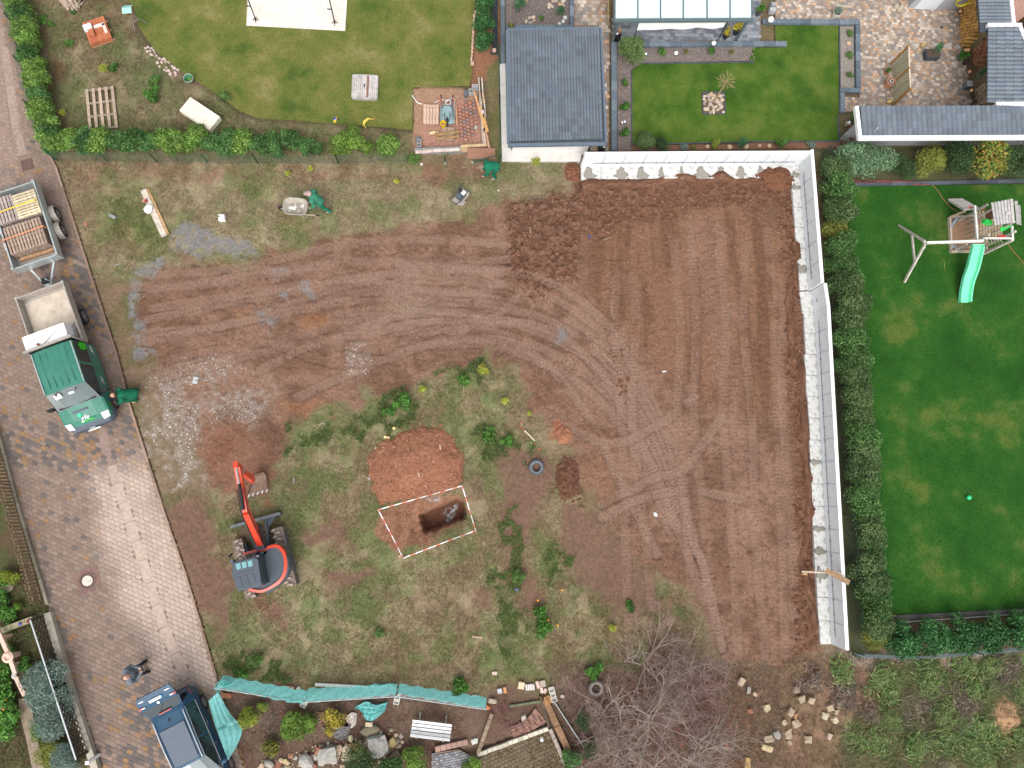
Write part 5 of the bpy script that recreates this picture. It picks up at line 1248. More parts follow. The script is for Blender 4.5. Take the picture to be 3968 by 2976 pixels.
# ================================================================ PEOPLE
M_cloth = mat('clothing', rough=.9, sc=30, amt=.12, src='attr', bump=.3)
SKIN = C(206, 160, 136)
def make_person(label, loc, rz, J, bones, cols, hands=()):
    """one continuous body: tapered limbs fused into one surface, coloured by what covers each limb"""
    mb = MB(); segs = []
    for a, b, ra, rb, tg_ in bones:
        A, B = Vector(J[a]), Vector(J[b]); k = 5
        mb.tube([A.lerp(B,i/k)for i in range(k+1)],[ra+(rb-ra)*i/k for i in range(k+1)],10);mb.sphere(A,ra,10,7);mb.sphere(B,rb,10,7);segs.append((A,B,max(ra,rb),tg_))
    for h,dirn,side in hands:                                      # palm, four curled fingers of different length, thumb from the side
        H_=Vector(J[h]);d=Vector(dirn).normalized();s_=Vector(side).normalized();dn=d.cross(s_)
        pe=H_+d*.075;mb.tube([H_,pe],[.032,.040],8);mb.sphere(pe,.036,8,6);segs.append((H_,pe,.04,'skin'))
        for f, ln in enumerate((.068, .078, .073, .056)):
            b_=pe+s_*(-.033+f*.022);c_=b_+d*ln*.55+dn*.012;e_=c_+(d*.35+dn*.9).normalized()*ln*.5
            mb.tube([b_, c_, e_], [.0115, .0105, .009], 6); segs.append((b_, e_, .012, 'skin'))
        t_=H_+d*.03-s_*.035;e_=t_-s_*.04+d*.035;mb.tube([t_,e_,e_+d*.03+dn*.015],[.014,.012,.010],6);segs.append((t_,e_,.014,'skin'))
    o = bpy.data.objects.new('tmp', mb.mesh('tmp', M_cloth)); COL.objects.link(o)
    md=o.modifiers.new('r','REMESH');md.mode='VOXEL';md.voxel_size=.0125;md.use_smooth_shade=True
    sm = o.modifiers.new('s', 'SMOOTH'); sm.iterations = 2; sm.factor = .4
    dg_=bpy.context.evaluated_depsgraph_get();me=bpy.data.meshes.new_from_object(o.evaluated_get(dg_));bpy.data.objects.remove(o)
    n=len(me.vertices);co=np.empty(n*3,np.float32);me.vertices.foreach_get('co',co);co=co.reshape(-1,3)
    best = np.full(n, 9.0); cc = np.zeros((n, 3), np.float32)
    for A, B, r, tg_ in segs:
        a=np.array(A);b=np.array(B);t=np.clip(((co-a)@(b-a))/max(((b-a)**2).sum(),1e-9),0,1);d=np.linalg.norm(co-a-t[:,None]*(b-a),axis=1)/r
        w = d < best; best[w] = d[w]; cc[w] = cols[tg_]
    at=me.attributes.new('Col','FLOAT_COLOR','POINT');at.data.foreach_set('color',np.hstack([cc,np.ones((n,1),np.float32)]).ravel())
    me.materials.clear(); me.materials.append(M_cloth)
    r = empty('person', loc, rz, label, 'person'); r.scale = (1.1, 1.1, 1.04); inst('body', me, r)
    return r
def std_bones(coat=False):
    B=[('pelvis','chest',.15,.16,'top'),('chest','neck',.13,.065,'top'),('neck','head',.055,.06,'skin'),('head','crown',.095,.085,'skin'),('head','nose',.03,.014,'skin'),('lsh','rsh',.09,.09,'top')]
    for s in 'lr':
        B+=[(s+'sh',s+'el',.072,.055,'top'),(s+'el',s+'wr',.052,.036,'top'),('pelvis',s+'hip',.13,.11,'leg'),(s+'hip',s+'kn',.098,.068,'leg'),(s+'kn',s+'an',.064,.045,'leg'),(s+'an',s+'toe',.048,.040,'shoe')]
    if coat: B += [('pelvis', 'hem', .17, .19, 'top')]
    return[(a,b,ra*(1.22 if t!='skin' else 1.1),rb*(1.22 if t!='skin' else 1.1),t)for a,b,ra,rb,t in B]
GREEN = C(34, 122, 92); DARK = C(48, 46, 50); SHOE = C(150, 142, 138)
# the wheelbarrow man: leaning forward, walking away from us to the left
J=dict(pelvis=(-.05,0,.95),chest=(.13,0,1.30),neck=(.20,0,1.47),head=(.24,0,1.58),crown=(.24,0,1.66),nose=(.345,0,1.56),lsh=(.15,.20,1.38),rsh=(.15,-.20,1.38),lel=(.10,.30,1.08),rel=(.10,-.30,1.08),lwr=(.26,.30,.86),rwr=(.26,-.30,.86),
         lhip=(-.05,.10,.90),rhip=(-.05,-.10,.90),lkn=(-.12,.11,.50),rkn=(.14,-.11,.50),lan=(-.36,.12,.14),ran=(.04,-.12,.09),ltoe=(-.20,.13,.05),rtoe=(.22,-.12,.05))
fb = W('bar', 900, 430)
wm=make_person('worker in green overalls and grey cap pushing the pale wheelbarrow',(fb.x,fb.y,0),rad(176),J,std_bones(),dict(top=C(60,132,106),leg=GREEN,skin=SKIN,shoe=SHOE),[('lwr',(1,0,-.3),(0,0,1)),('rwr',(1,0,-.3),(0,0,1))])
def cap(r, c, col, peak=True, sc=1.0):
    m=MB();m.lathe([(.112*sc,-.02),(.116*sc,.03),(.095*sc,.085),(.05*sc,.115),(.004,.12)],16,c=c,cap=False)
    if peak: m.box((c[0] + .13, c[1], c[2] + .0), (.14, .15, .018))
    return m.build('cap', mat('cap%d' % len(_M), col, amt=.1), r, smooth=True)
cap(wm, (.24, 0, 1.64), C(176, 156, 148))
MB().box((.02, .05, 1.42), (.02, .05, .06)).build('reflector_patch', M_lime, wm)
# the bending worker by the fence
J=dict(pelvis=(-.12,0,.90),chest=(.22,0,1.06),neck=(.38,0,1.08),head=(.48,0,1.07),crown=(.53,0,1.11),nose=(.56,0,1.0),lsh=(.26,.18,1.02),rsh=(.26,-.18,1.02),lel=(.30,.24,.74),rel=(.30,-.24,.74),lwr=(.40,.14,.52),rwr=(.40,-.12,.52),
         lhip=(-.10,.10,.86),rhip=(-.10,-.10,.86),lkn=(.02,.14,.48),rkn=(.0,-.14,.48),lan=(-.10,.15,.09),ran=(-.12,-.16,.09),ltoe=(.06,.17,.05),rtoe=(.04,-.18,.05))
fb = W('wk', 780, 350)
wb=make_person('worker in green overalls bending over beside the garage foundation',(fb.x+.1,fb.y+.0,gz(fb.x,fb.y)),rad(192),J,std_bones(),dict(top=C(24,112,84),leg=C(22,104,80),skin=SKIN,shoe=SHOE),[('lwr',(.5,0,-1),(0,1,0)),('rwr',(.5,0,-1),(0,1,0))])
cap(wb, (.52, 0, 1.12), C(140, 112, 98))
MB().tube([(.15,.16,1.16),(.2,.16,1.12),(.24,.17,.98)],.012,5).build('suspender',M_lime,wb);MB().tube([(.15,-.16,1.16),(.2,-.16,1.12),(.24,-.17,.98)],.012,5).build('suspender',M_lime,wb)
# the worker squatting at the truck's front wheel
J=dict(pelvis=(-.18,0,.52),chest=(.14,0,.82),neck=(.27,0,.95),head=(.34,0,1.03),crown=(.36,0,1.10),nose=(.435,0,.98),lsh=(.18,.19,.86),rsh=(.18,-.19,.86),lel=(.34,.26,.62),rel=(.34,-.26,.62),lwr=(.52,.14,.50),rwr=(.52,-.12,.48),
         lhip=(-.16,.11,.48),rhip=(-.16,-.11,.48),lkn=(.20,.20,.52),rkn=(.18,-.20,.46),lan=(-.08,.20,.10),ran=(-.22,-.20,.10),ltoe=(.10,.21,.05),rtoe=(-.04,-.21,.05))
fb = W('van', 1915, 1060)
wq=make_person('worker in dark green overalls crouching at the front wheel of the truck',(fb.x,fb.y,0),rad(196),J,std_bones(),dict(top=C(20,104,76),leg=C(18,92,66),skin=SKIN,shoe=C(190,160,110)),[('lwr',(1,0,-.2),(0,0,1)),('rwr',(1,0,-.2),(0,0,1))])
MB().sphere((.335,0,1.075),.105,12,8,(1.05,.95,.85)).build('hair',mat('brown_hair',C(92,60,46),rough=.7),wq,smooth=True)
m=MB();m.tube([(-.02,.14,.80),(.12,.14,.95),(.24,.13,.92)],.02,6);m.tube([(-.02,-.14,.80),(.12,-.14,.95),(.24,-.13,.92)],.02,6);m.build('suspenders',mat('black_strap',C(36,36,38)),wq)
# the drone pilot
J=dict(pelvis=(-.02,0,.95),chest=(.0,0,1.32),neck=(.02,0,1.50),head=(.05,0,1.61),crown=(.04,0,1.69),nose=(.155,0,1.575),lsh=(.0,.21,1.42),rsh=(.0,-.21,1.42),lel=(.08,.29,1.14),rel=(.08,-.29,1.14),lwr=(.32,.12,1.18),rwr=(.32,-.12,1.18),hem=(-.02,0,.60),
         lhip=(-.02,.10,.90),rhip=(-.02,-.10,.90),lkn=(.03,.14,.50),rkn=(.0,-.15,.50),lan=(.02,.17,.09),ran=(-.03,-.18,.09),ltoe=(.19,.20,.05),rtoe=(.14,-.21,.05))
fb = W('M', 1235, 800)
pp=make_person('person in a long grey coat holding a remote control on the road',(fb.x,fb.y,0),rad(26),J,std_bones(True),dict(top=C(118,128,138),leg=C(46,62,84),skin=C(214,168,146),shoe=C(40,38,40)),[('lwr',(.6,-.7,0),(.7,.6,.2)),('rwr',(.6,.7,0),(.7,-.6,.2))])
MB().sphere((.01,0,1.66),.108,12,8,(1.05,.95,.85)).build('hair',mat('dark_hair',C(70,54,48),rough=.7),pp,smooth=True)
MB().tube([(.10,-.07,1.47),(.14,-.04,1.3),(.16,-.02,1.05)],.03,6).build('scarf',mat('dark_scarf',C(66,64,70)),pp)
rc = Matrix.Rotation(rad(26), 3, 'Z') @ Vector((.42, 0, 1.18)) + Vector((fb.x, fb.y, 0))
rr_=empty('remote_control',rc,rad(26),'small black remote control in the hands of the person in grey','remote control')
MB().box((0,0,0),(.10,.16,.04),ch=.01).build('body',M_black,rr_);MB().box((.04,0,.05),(.02,.15,.08)).build('screen',M_glass,rr_)
for s in(1,-1):MB().tube([(.03,s*.06,.0),(.10,s*.09,.05)],.008,6).build('antenna',M_black,rr_)
# ================================================================ PLANTS
M_bark = mat('bark', C(112, 94, 82), sc=14, amt=.25, bump=.4)
def leaf_mesh(name, n, R_, leaf, cols, lobes=9, seed=1, up=.35, low=0.0, fill=.35):
    """a crown of single leaves set on uneven clumps: base at z=0, radii R_"""
    rs = np.random.RandomState(seed); rx, ry, rz_ = R_
    d=rs.normal(size=(lobes,3));d/=np.linalg.norm(d,axis=1)[:,None];d[:,2]=np.abs(d[:,2])*.9-.25
    cen = d * rs.uniform(.35, .68, (lobes, 1)); cr = rs.uniform(.30, .48, lobes)
    cen=np.vstack([cen,[[0,0,0]]]);cr=np.append(cr,.62);w=cr**2;w[-1]*=fill;w/=w.sum()
    k=rs.choice(lobes+1,n,p=w);dr=rs.normal(size=(n,3));dr[:,2]+=up;dr/=np.linalg.norm(dr,axis=1)[:,None]
    p = cen[k] + dr * (cr[k] * rs.uniform(.72, 1.08, n))[:, None]
    p=p*np.array([rx,ry,rz_])+np.array([0,0,rz_*.92]);p[:,2]=np.maximum(p[:,2],low+rs.uniform(0,.08,n))
    nr = dr + rs.normal(size=(n, 3)) * .55; nr /= np.linalg.norm(nr, axis=1)[:, None]
    ax=np.cross(nr,rs.normal(size=(n,3)));ax/=np.linalg.norm(ax,axis=1)[:,None];sd=np.cross(nr,ax)
    l=(leaf[0]*rs.uniform(.65,1.3,n))[:,None];wd_=(leaf[1]*rs.uniform(.7,1.25,n))[:,None]
    v=np.stack([p-ax*l*.5,p+sd*wd_*.5+ax*l*.05,p+ax*l*.5-nr*l*.12,p-sd*wd_*.5+ax*l*.05],1).reshape(-1,3)
    tone = rs.uniform(.62, 1.28, lobes + 1)[k][:, None]
    cs=np.array(cols,np.float32)[rs.randint(0,len(cols),n)]*rs.uniform(.95,1.5,(n,1))*tone
    return np_mesh(name, v, np.arange(4 * n).reshape(n, 4), M_leaf, cs)
KIND = dict(
    laurel=(1500,(.56,.54,.62),(.135,.06),[C(126,158,76),C(104,140,62),C(146,176,96),C(84,120,50)],9),
    laurel_dk=(1400,(.55,.52,.6),(.125,.055),[C(90,128,70),C(74,112,62),C(108,144,84),C(62,96,52)],9),
    conifer=(2300,(.62,.62,.72),(.095,.042),[C(82,108,64),C(100,124,76),C(66,92,56),C(118,138,90)],9),
    conifer_b=(2000,(.62,.62,.72),(.10,.045),[C(76,116,60),C(96,134,74),C(60,98,50),C(122,150,90)],8),
    conifer_y=(2000,(.55,.5,.6),(.085,.035),[C(124,130,60),C(108,120,58),C(140,140,70)],9),
    cherry=(1900,(.78,.74,.62),(.15,.065),[C(58,104,58),C(76,126,74),C(44,84,46),C(94,142,86)],10),
    greybig=(5200,(1.7,.80,.75),(.11,.045),[C(122,152,116),C(144,172,134),C(98,128,96),C(110,140,104)],22),
    darkbush=(3000,(.95,.85,.75),(.09,.045),[C(70,98,60),C(86,116,70),C(58,84,52)],12),
    yellowbush=(2400,(.8,.75,.6),(.08,.035),[C(136,142,66),C(122,132,58),C(150,152,80)],10),
    autumn=(2200,(.95,.9,.85),(.12,.06),[C(160,172,78),C(132,158,72),C(190,170,84),C(108,140,68),C(118,148,72),C(206,156,84)],12),
    greenbush=(1500,(.62,.6,.5),(.09,.05),[C(116,148,66),C(96,130,54),C(140,166,80)],8),
    lime=(1200,(.55,.5,.45),(.085,.045),[C(150,164,66),C(132,150,56),C(172,180,86)],8),
    gold=(1200,(.5,.55,.45),(.07,.04),[C(190,170,66),C(170,152,56),C(206,188,92),C(132,136,62)],8),
    silver=(3600,(.85,.95,.7),(.11,.028),[C(136,158,148),C(112,136,126),C(158,176,164),C(92,116,104)],14),
    ball=(2600,(.62,.62,.62),(.075,.035),[C(104,142,80),C(124,160,92),C(84,120,66),C(150,150,100)],13),
    box=(500, (.24, .24, .22), (.055, .035), [C(84, 128, 56), C(70, 112, 48), C(104, 146, 70)], 6),
    fir=(900, (.28, .34, .55), (.08, .02), [C(74, 122, 82), C(92, 140, 98), C(58, 102, 68)], 7),
    tuft=(220, (.22, .22, .14), (.16, .02), [C(104, 138, 74), C(86, 122, 62), C(124, 150, 86)], 4),
    yucca=(160,(.22,.22,.20),(.22,.035),[C(180,196,84),C(206,210,110),C(140,172,70),C(222,200,96)],4),
    broad=(130, (.26, .26, .10), (.20, .07), [C(98, 144, 70), C(120, 162, 80), C(84, 128, 64)], 4),
    purple=(420,(.22,.22,.18),(.07,.04),[C(150,92,86),C(130,78,74),C(170,112,100)],5),
    heather=(300,(.15,.15,.11),(.05,.02),[C(136,140,70),C(156,150,84),C(116,124,60)],4),
    flower=(420, (.3, .34, .2), (.09, .045), [C(96, 146, 66), C(116, 162, 78), C(78, 126, 56)], 5),
    mum=(420,(.26,.26,.24),(.06,.04),[C(214,196,60),C(190,172,50),C(150,150,60),C(226,210,90)],5))
_K = {}
GROW=dict(laurel=1.62,laurel_dk=1.6,conifer=1.62,conifer_b=1.62,conifer_y=1.6,cherry=1.42,greybig=1.25,darkbush=1.35,yellowbush=1.4,autumn=1.3,greenbush=1.25,lime=1.1,gold=1.1,silver=1.35,ball=1.45,box=1.25)
def plant(kind, name, loc, label, cat, group=None, sc=1.0, rz=None, scz=None, col=None, stem=True):
    n,R_,lf,cols,lb=KIND[kind];g0=GROW.get(kind,1.15);n=int(n*(1+(g0-1)*1.3));lf=(lf[0]/g0**.7,lf[1]/g0**.7)
    if kind not in _K:_K[kind]=[leaf_mesh(kind+'_crown',n,R_,lf,cols,lb,seed=hash_s(kind)+i*7)for i in range(3)]
    s3 = sc if isinstance(sc, tuple) else (sc, sc, sc)
    g_ = GROW.get(kind, 1.15); s3 = (s3[0] * g_, s3[1] * g_, s3[2] * (1 + (g_ - 1) * .6))
    r = empty(name, loc, 0, label, cat, group)
    inst('crown',RG.choice(_K[kind]),r,rot=(0,0,RG.uniform(0,6.28)if rz is None else rz),scale=s3)
    if stem:MB().tube([(0,0,-.02),(.02,.01,R_[2]*s3[2]*.9)],[.035*s3[0],.012],6).build('stem',M_bark,r)
    return r
def hash_s(s): return sum(ord(c) * (i + 3) for i, c in enumerate(s)) % 9973
# ---- hedge of young laurels along the road (from the corner upwards) and along the north fence
hl=[(175,40),(200,100),(215,170),(255,250),(262,320),(285,420),(290,520),(310,600),(335,690),(365,770),(375,850),(395,940),(410,1020),(440,1100),(470,1180)]
for i, (x_, y_) in enumerate(hl[::-1]):
    k = 'laurel' if i % 4 else 'laurel_dk'
    p=W('A',x_+26,y_+25);plant(k,'laurel_shrub',p,ORD[i]+' laurel from the corner in the hedge beside the road','shrub','laurel hedge along the road',sc=(.72,.74,RG.uniform(.7,.85)))
hn=[('A',540,1230),('A',660,1215),('A',790,1225),('A',920,1215),('A',1060,1215),('A',1200,1235),('A',1340,1245),('A',1480,1240),('A',1620,1225),('A',1730,1215),('A',1880,1250),('A',2010,1255),('A',2130,1235),('B',60,1265),('B',140,1255)]
for i, (z_, x_, y_) in enumerate(hn):
    p=W(z_,x_,y_+40);plant('laurel' if i in(0,1,3,7,8,9,12)else 'laurel_dk','laurel_shrub',p,ORD[i]+' laurel from the road corner in the hedge along the mesh fence','shrub','laurel hedge along the mesh fence',sc=(.95,.72,RG.uniform(.7,.95)))
for i,(x_,y_,k,s_,lab)in enumerate(((300,1220,'laurel_dk',.72,'dark green laurel standing apart right of the hedge gap'),(420,1260,'laurel_dk',.62,'small dark laurel right of the hedge gap'),(520,1270,'laurel_dk',.45,'small low laurel beside the yellowish bush'),
        (690,1260,'greenbush',.9,'yellowish green bush leaning over the mesh fence'),(820,1210,'greenbush',1.0,'tall yellowish bush behind the mesh fence'),(950,1280,'greenbush',.6,'low yellowish bush right of the tall yellowish one'),(1140,1260,'laurel',.75,'bright green laurel at the end of the mesh fence hedge'))):
    plant(k, 'shrub', W('B', x_, y_ + 30), lab, 'shrub', sc=s_)
# ---- hedge behind the retaining wall, cut conifers, with the yellow one among them
hc=[(3208,690),(3214,770),(3222,850),(3228,915),(3236,985),(3240,1045),(3250,1120),(3258,1185),(3262,1255),(3268,1330),(3276,1400),(3282,1475),(3286,1545),(3296,1620),(3300,1690),(3306,1765),(3314,1840),(3318,1915),(3326,1985),(3332,2055),(3338,2180),(3348,2260),(3352,2330),(3360,2400)]
for i, (x_, y_) in enumerate(hc):
    k='conifer_y' if i in(3,)else 'conifer_b' if i in(1,4,5,9,10,14,17,18,22)else 'conifer'
    plant(k,'hedge_shrub',P(x_-12,y_),('yellowish hedge shrub, ' if k=='conifer_y' else 'dark green hedge shrub, ')+ORD[i]+' from the top behind the long retaining wall','shrub','hedge behind the retaining wall',sc=(.98,RG.uniform(.95,1.12),RG.uniform(.85,1.15)))
plant('conifer_y','hedge_shrub',P(3362,2462),'yellow green shrub at the bottom end of the hedge behind the wall','shrub','hedge behind the retaining wall',sc=(.9,.85,.8))
# laurels at the bottom of the playground lawn
for i,(x_,y_)in enumerate(((1410,730),(1600,720),(1780,700),(1950,690),(2120,670),(2260,655))):
    plant('cherry','cherry_laurel',W('R',x_-14,y_+22),ORD[i]+' glossy cherry laurel from the left below the playground lawn','shrub','cherry laurels below the playground lawn',sc=(.90,.86,.95))
# bushes between long shed and playground lawn
plant('greybig','broad_shrub',W('T',860,1340),'broad grey green shrub beside the corner of the retaining wall','shrub',rz=0,sc=(1.0,1.05,1.0))
plant('darkbush','shrub',W('T',1190,1370),'low dark shrub between the grey green and the yellowish one','shrub',sc=.6)
plant('yellowbush','shrub',W('T',1385,1350),'yellowish shrub in the row below the long shed','shrub',sc=(.95,1.0,1))
plant('darkbush','shrub',W('T',1590,1330),'dark green shrub between the yellowish and the autumn coloured one','shrub',sc=(.95,1.0,.95))
plant('autumn','shrub',W('T',1820,1330),'autumn coloured shrub with yellow and orange leaves below the long shed','shrub',sc=(1.08,1.15,1))
plant('darkbush','shrub',W('T',2090,1350),'dark green shrub at the right end of the row below the long shed','shrub',sc=(1.1,.95,.9))
# garden behind the garage and around the small lawn
plant('ball','round_shrub',W('C',1178,510),'big round clipped shrub at the corner of the small lawn','shrub',sc=1.03)
for i,(x_,y_,s_)in enumerate(((1142,715,.85),(1142,930,1.1),(1142,1152,1.08))):plant('box','box_shrub',W('C',x_,y_+8),ORD[i]+' small clipped shrub from the top in the gravel left of the small lawn','shrub','clipped shrubs in the gravel',sc=s_,stem=False)
for i,(x_,y_,s_)in enumerate(((1465,468,.95),(1885,468,.9))):plant('box','box_shrub',W('C',x_,y_),('left' if i==0 else 'right')+' bright green clipped shrub in the gravel above the small lawn','shrub','clipped shrubs in the gravel',sc=s_,stem=False)
for i,(x_,y_)in enumerate(((1672,460),(2056,462))):plant('heather','heather',W('C',x_,y_),('left' if i==0 else 'right')+' small yellowish heather in the gravel above the small lawn','plant',sc=1.1,stem=False)
for i,(z_,x_,y_,k,s_,lab)in enumerate((('C',1300,1262,'conifer',.62,'olive green dwarf shrub at the left end of the mulch bed'),('C',1445,1262,'darkbush',.42,'dark dwarf shrub second from the left in the mulch bed'),('C',1635,1262,'silver',.24,'silvery dwarf shrub in the middle of the mulch bed'),
        ('C',1735,1265,'heather',1.2,'yellowish tuft in the mulch bed'),('C',1910,1250,'lime',.55,'bright green dwarf conifer in the mulch bed'),('C',2125,1258,'fir',.9,'dark bluish dwarf shrub near the middle of the mulch bed'),
        ('T',250,1160,'box',1.2,'green dwarf shrub right of the bluish one in the mulch bed'),('T',490,1165,'silver',.22,'pale dwarf shrub at the right end of the mulch bed'))):
    plant(k, 'dwarf_shrub', W(z_, x_, y_ + 8), lab, 'shrub', sc=s_, stem=False)
plant('fir','dwarf_conifer',W('C',245,100),'small dark conifer in the rock bed behind the garage','conifer',sc=(1.05,1.2,1))
plant('fir','dwarf_conifer',W('C',595,118),'round dwarf conifer at the right of the rock bed behind the garage','conifer',sc=(.8,.7,.5))
plant('box','dwarf_shrub',W('C',435,165),'tiny shrub in the middle of the rock bed behind the garage','shrub',sc=.6,stem=False)
plant('heather','heather',W('C',182,236),'yellow green heather at the corner of the garage roof','plant',sc=1.3,stem=False)
for i,(x_,y_)in enumerate(((800,283),(805,450),(806,612))):plant('tuft','grass_tuft',W('T',x_,y_),ORD[i]+' grass tuft from the top in the pale gravel bed','plant','grass tufts in the pale gravel bed',sc=.95,stem=False)
plant('box','small_shrub',W('T',835,955),'small green shrub at the left end of the long shed','shrub',sc=1.1)
# three young laurels in the bed left of the garage
for i,y_ in enumerate((85,235,380)):plant('cherry','young_laurel',W('B',1942,y_+10),ORD[i]+' young laurel from the top in the narrow bed left of the garage','shrub','young laurels in the narrow bed',sc=(.5,.62,.6))
plant('box','young_laurel',W('B',1940,6),'small bright plant at the top of the narrow bed left of the garage','shrub',sc=.8)
# plants of the rough garden corner
for i,(x_,y_,k,s_,lab)in enumerate(((1335,840,'flower',1.35,'bushy green weed between the big pallet and the travertine stack'),(1345,720,'tuft',1.6,'grassy clump above the bushy green weed'),(910,612,'yucca',1.0,'yellow green leafy plant in the weeds above the big pallet'),(985,590,'broad',.9,'dark leafy plant beside the yellow green one'),
        (1930,850,'tuft',1.5,'dark grassy clump at the lawn edge'),(1480,1140,'yucca',.8,'yellowing plant left of the travertine stack'),(1250,1140,'yucca',.55,'small yellowing plant near the fence hedge'),(375,180,'broad',.9,'leafy weed beside the road hedge'),(440,220,'broad',.7,'second leafy weed near the road hedge'),
        (600,370,'broad',.8,'leafy weed below the roof tile pallet'),(550,980,'yucca',.8,'pale leafy weed left of the big pallet'),(640,100,'broad',.8,'leafy weed below the wood pile'))):
    plant(k, 'weed', W('A', x_, y_), lab, 'plant', sc=s_, stem=False)
# plants on the plot
for i,(z_,x_,y_,k,s_,lab)in enumerate((('J',1920,310,'yucca',1.25,'large rosette of yellow green leaves on the grass island'),('J',1410,465,'yucca',.9,'yellow and orange leafed plant at the edge of the mud'),('J',2115,565,'yucca',.9,'pale leafy plant at the right of the grass island'),
        ('J',1985,845,'broad',1.3,'dark bluish clump right of the soil mound'),('J',2130,900,'flower',1.0,'bright green clump near the tyre'),('J',1770,380,'broad',1.1,'dark clump on the grass island'),('J',1240,570,'flower',1.4,'dark green bushy clump along the mud edge'),('J',1130,650,'flower',1.0,'green clump left of the wood blocks'),
        ('Q',865,330,'flower',1.2,'marigold clump upper part with orange blooms'),('Q',880,450,'flower',1.4,'marigold clump lower part with orange blooms'),('Q',675,25,'tuft',1.5,'bright green tuft on the grass island'),('Q',170,950,'flower',1.4,'green clump behind the construction fence end'),('Q',1330,820,'flower',1.2,'green clump above the old tyre under the bare tree'),
        ('Q',1640,270,'broad',1.0,'leafy weed near the right edge of the grass island'),('Q',1480,450,'yucca',.9,'withered yellow plant above the bare tree'),('O',1480,500,'tuft',1.0,'bright tuft in the grass above the construction fence'),('O',310,840,'broad',1.1,'dark leafy clump at the left end of the construction fence'),
        ('O',430,720,'tuft',1.8,'green tuft above the left end of the construction fence'),('C',390,1410,'yucca',1.0,'yellow green plant below the concrete foundation'),('B',1340,1385,'tuft',1.5,'green tuft beside the wire fence gap'),('F',260,280,'yucca',.7,'withered yellow plant left of the wheelbarrow man'),('F',455,240,'yucca',.7,'withered yellow plant by the mesh fence'),('F',1190,350,'yucca',.7,'withered yellow plant above the tan grass'),
        ('K',120,560,'yucca',.7,'pale leafy plant beside the mud bend'),('K',330,670,'yucca',.6,'tall pale plant above the wooden stake'))):
    plant(k, 'weed', gzv(W(z_, x_, y_)), lab, 'plant', sc=s_, stem=False)
mm_ = mat('marigold', C(255, 168, 40), amt=.1)
for nm_,(x_,y_)in enumerate(sorted(((905,400),(935,385),(880,472),(1012,428),(965,460),(845,215),(1052,130)))):
    p=gzv(W('Q',x_,y_));one(MB().sphere(p+Vector((0,0,.22)),.045,8,5,(1,1,.6)).tube([p,p+Vector((0,0,.2))],.006,4),'marigold_flower',mm_,ORD[nm_]+' orange marigold counted from the left on the grass island','flower','marigolds on the grass island')
# left garden
for i, (x_, y_, k, s_, lab) in enumerate((('M', 360, 0, 0, 0),)): pass
for z_,x_,y_,k,s_,lab in(('M',460,870,'silver',(.95,.9,.9),'large silvery shrub behind the lattice fence, upper one'),('M',500,1010,'silver',(.9,.95,.9),'large silvery shrub behind the lattice fence, middle one'),('M',540,1200,'silver',(.85,.95,.8),'large silvery shrub behind the lattice fence, lower one'),
        ('S',215,900,'lime',(.75,.9,.9),'yellow green bush behind the picket fence'),('S',260,1240,'greenbush',(.32,.32,.4),'small bright green bush behind the picket fence'),('S',60,930,'flower',1.3,'bluish clump at the left edge behind the picket fence'),('S',130,1330,'flower',1.2,'green leafy clump at the left edge'),('S',60,1180,'flower',1.0,'green clump at the left edge below the yellow green bush'),
        ('M',30,200,'flower',1.3,'green clump at the left edge near the garden wall'),('M',90,370,'flower',1.1,'leafy clump just above the mossy garden wall'),('M',215,770,'flower',1.2,'green flowering clump beside the wooden rail'),('M',60,930,'flower',2.2,'big green clump with orange flowers at the left edge'),('M',80,1080,'flower',1.6,'second green clump with orange flowers at the left edge'),
        ('M',110,1250,'flower',1.8,'dark green clump left of the garden path'),('M',380,1300,'greenbush',(.6,.8,.5),'yellowish bush right of the garden path'),('M',470,1500,'yellowbush',(.6,.8,.6),'yellow bush at the bottom right of the garden path'),('M',600,1560,'silver',(.6,.7,.6),'bluish shrub at the bottom of the lattice fence'),('M',110,630,'flower',.8,'small clump with an orange flower beside the round ornament')):
    plant(k, 'garden_plant', gzv(W(z_, x_, y_)), lab, 'plant', sc=s_)
# shrubs below the construction fence
for z_,x_,y_,k,s_,lab in(('O',390,1200,'lime',(.9,1.05,.9),'lime green shrub behind the left fence panel'),('O',490,1110,'lime',.55,'small lime shrub under the teal net'),('O',770,1260,'greenbush',(.85,.9,.9),'bright green shrub below the fence joint'),('O',880,1240,'greenbush',.65,'smaller bright green shrub below the fence joint'),('O',740,1340,'greenbush',.6,'low bright green shrub in the dark soil'),
        ('O',1100,1220,'gold',(.95,1.1,.9),'golden yellow shrub beside the grey tarpaulin'),('O',1070,1320,'gold',.5,'small golden shrub over the grey tarpaulin'),('O',560,1450,'heather',3.4,'pale dry shrub near the blue car'),('O',1330,1560,'darkbush',.7,'dark green shrub between the rubble stones'),('O',1820,1540,'greenbush',.9,'green shrub beside the small cobbled yard'),('O',1600,1620,'laurel_dk',.7,'dark shrub at the bottom edge between rocks'),
        ('Q',290,1630,'greenbush',.7,'green shrub at the bottom edge below the cobbled yard'),('Q',1130,1560,'laurel_dk',.6,'green shrub at the lower end of the fallen fence panel'),('Q',1300,1480,'darkbush',.45,'dark shrub under the bare tree'),('Q',1230,1240,'darkbush',.35,'dark low shrub right of the fallen fence panel')):
    plant(k, 'garden_shrub', gzv(W(z_, x_, y_)), lab, 'shrub', sc=s_)
KIND['scrub']=(380,(.65,.65,.14),(.24,.035),[C(122,150,90),C(142,164,102),C(106,134,86),C(160,160,114)],7);KIND['scrub_dry']=(320,(.65,.65,.14),(.26,.022),[C(146,130,118),C(124,110,102),C(166,150,132)],6)
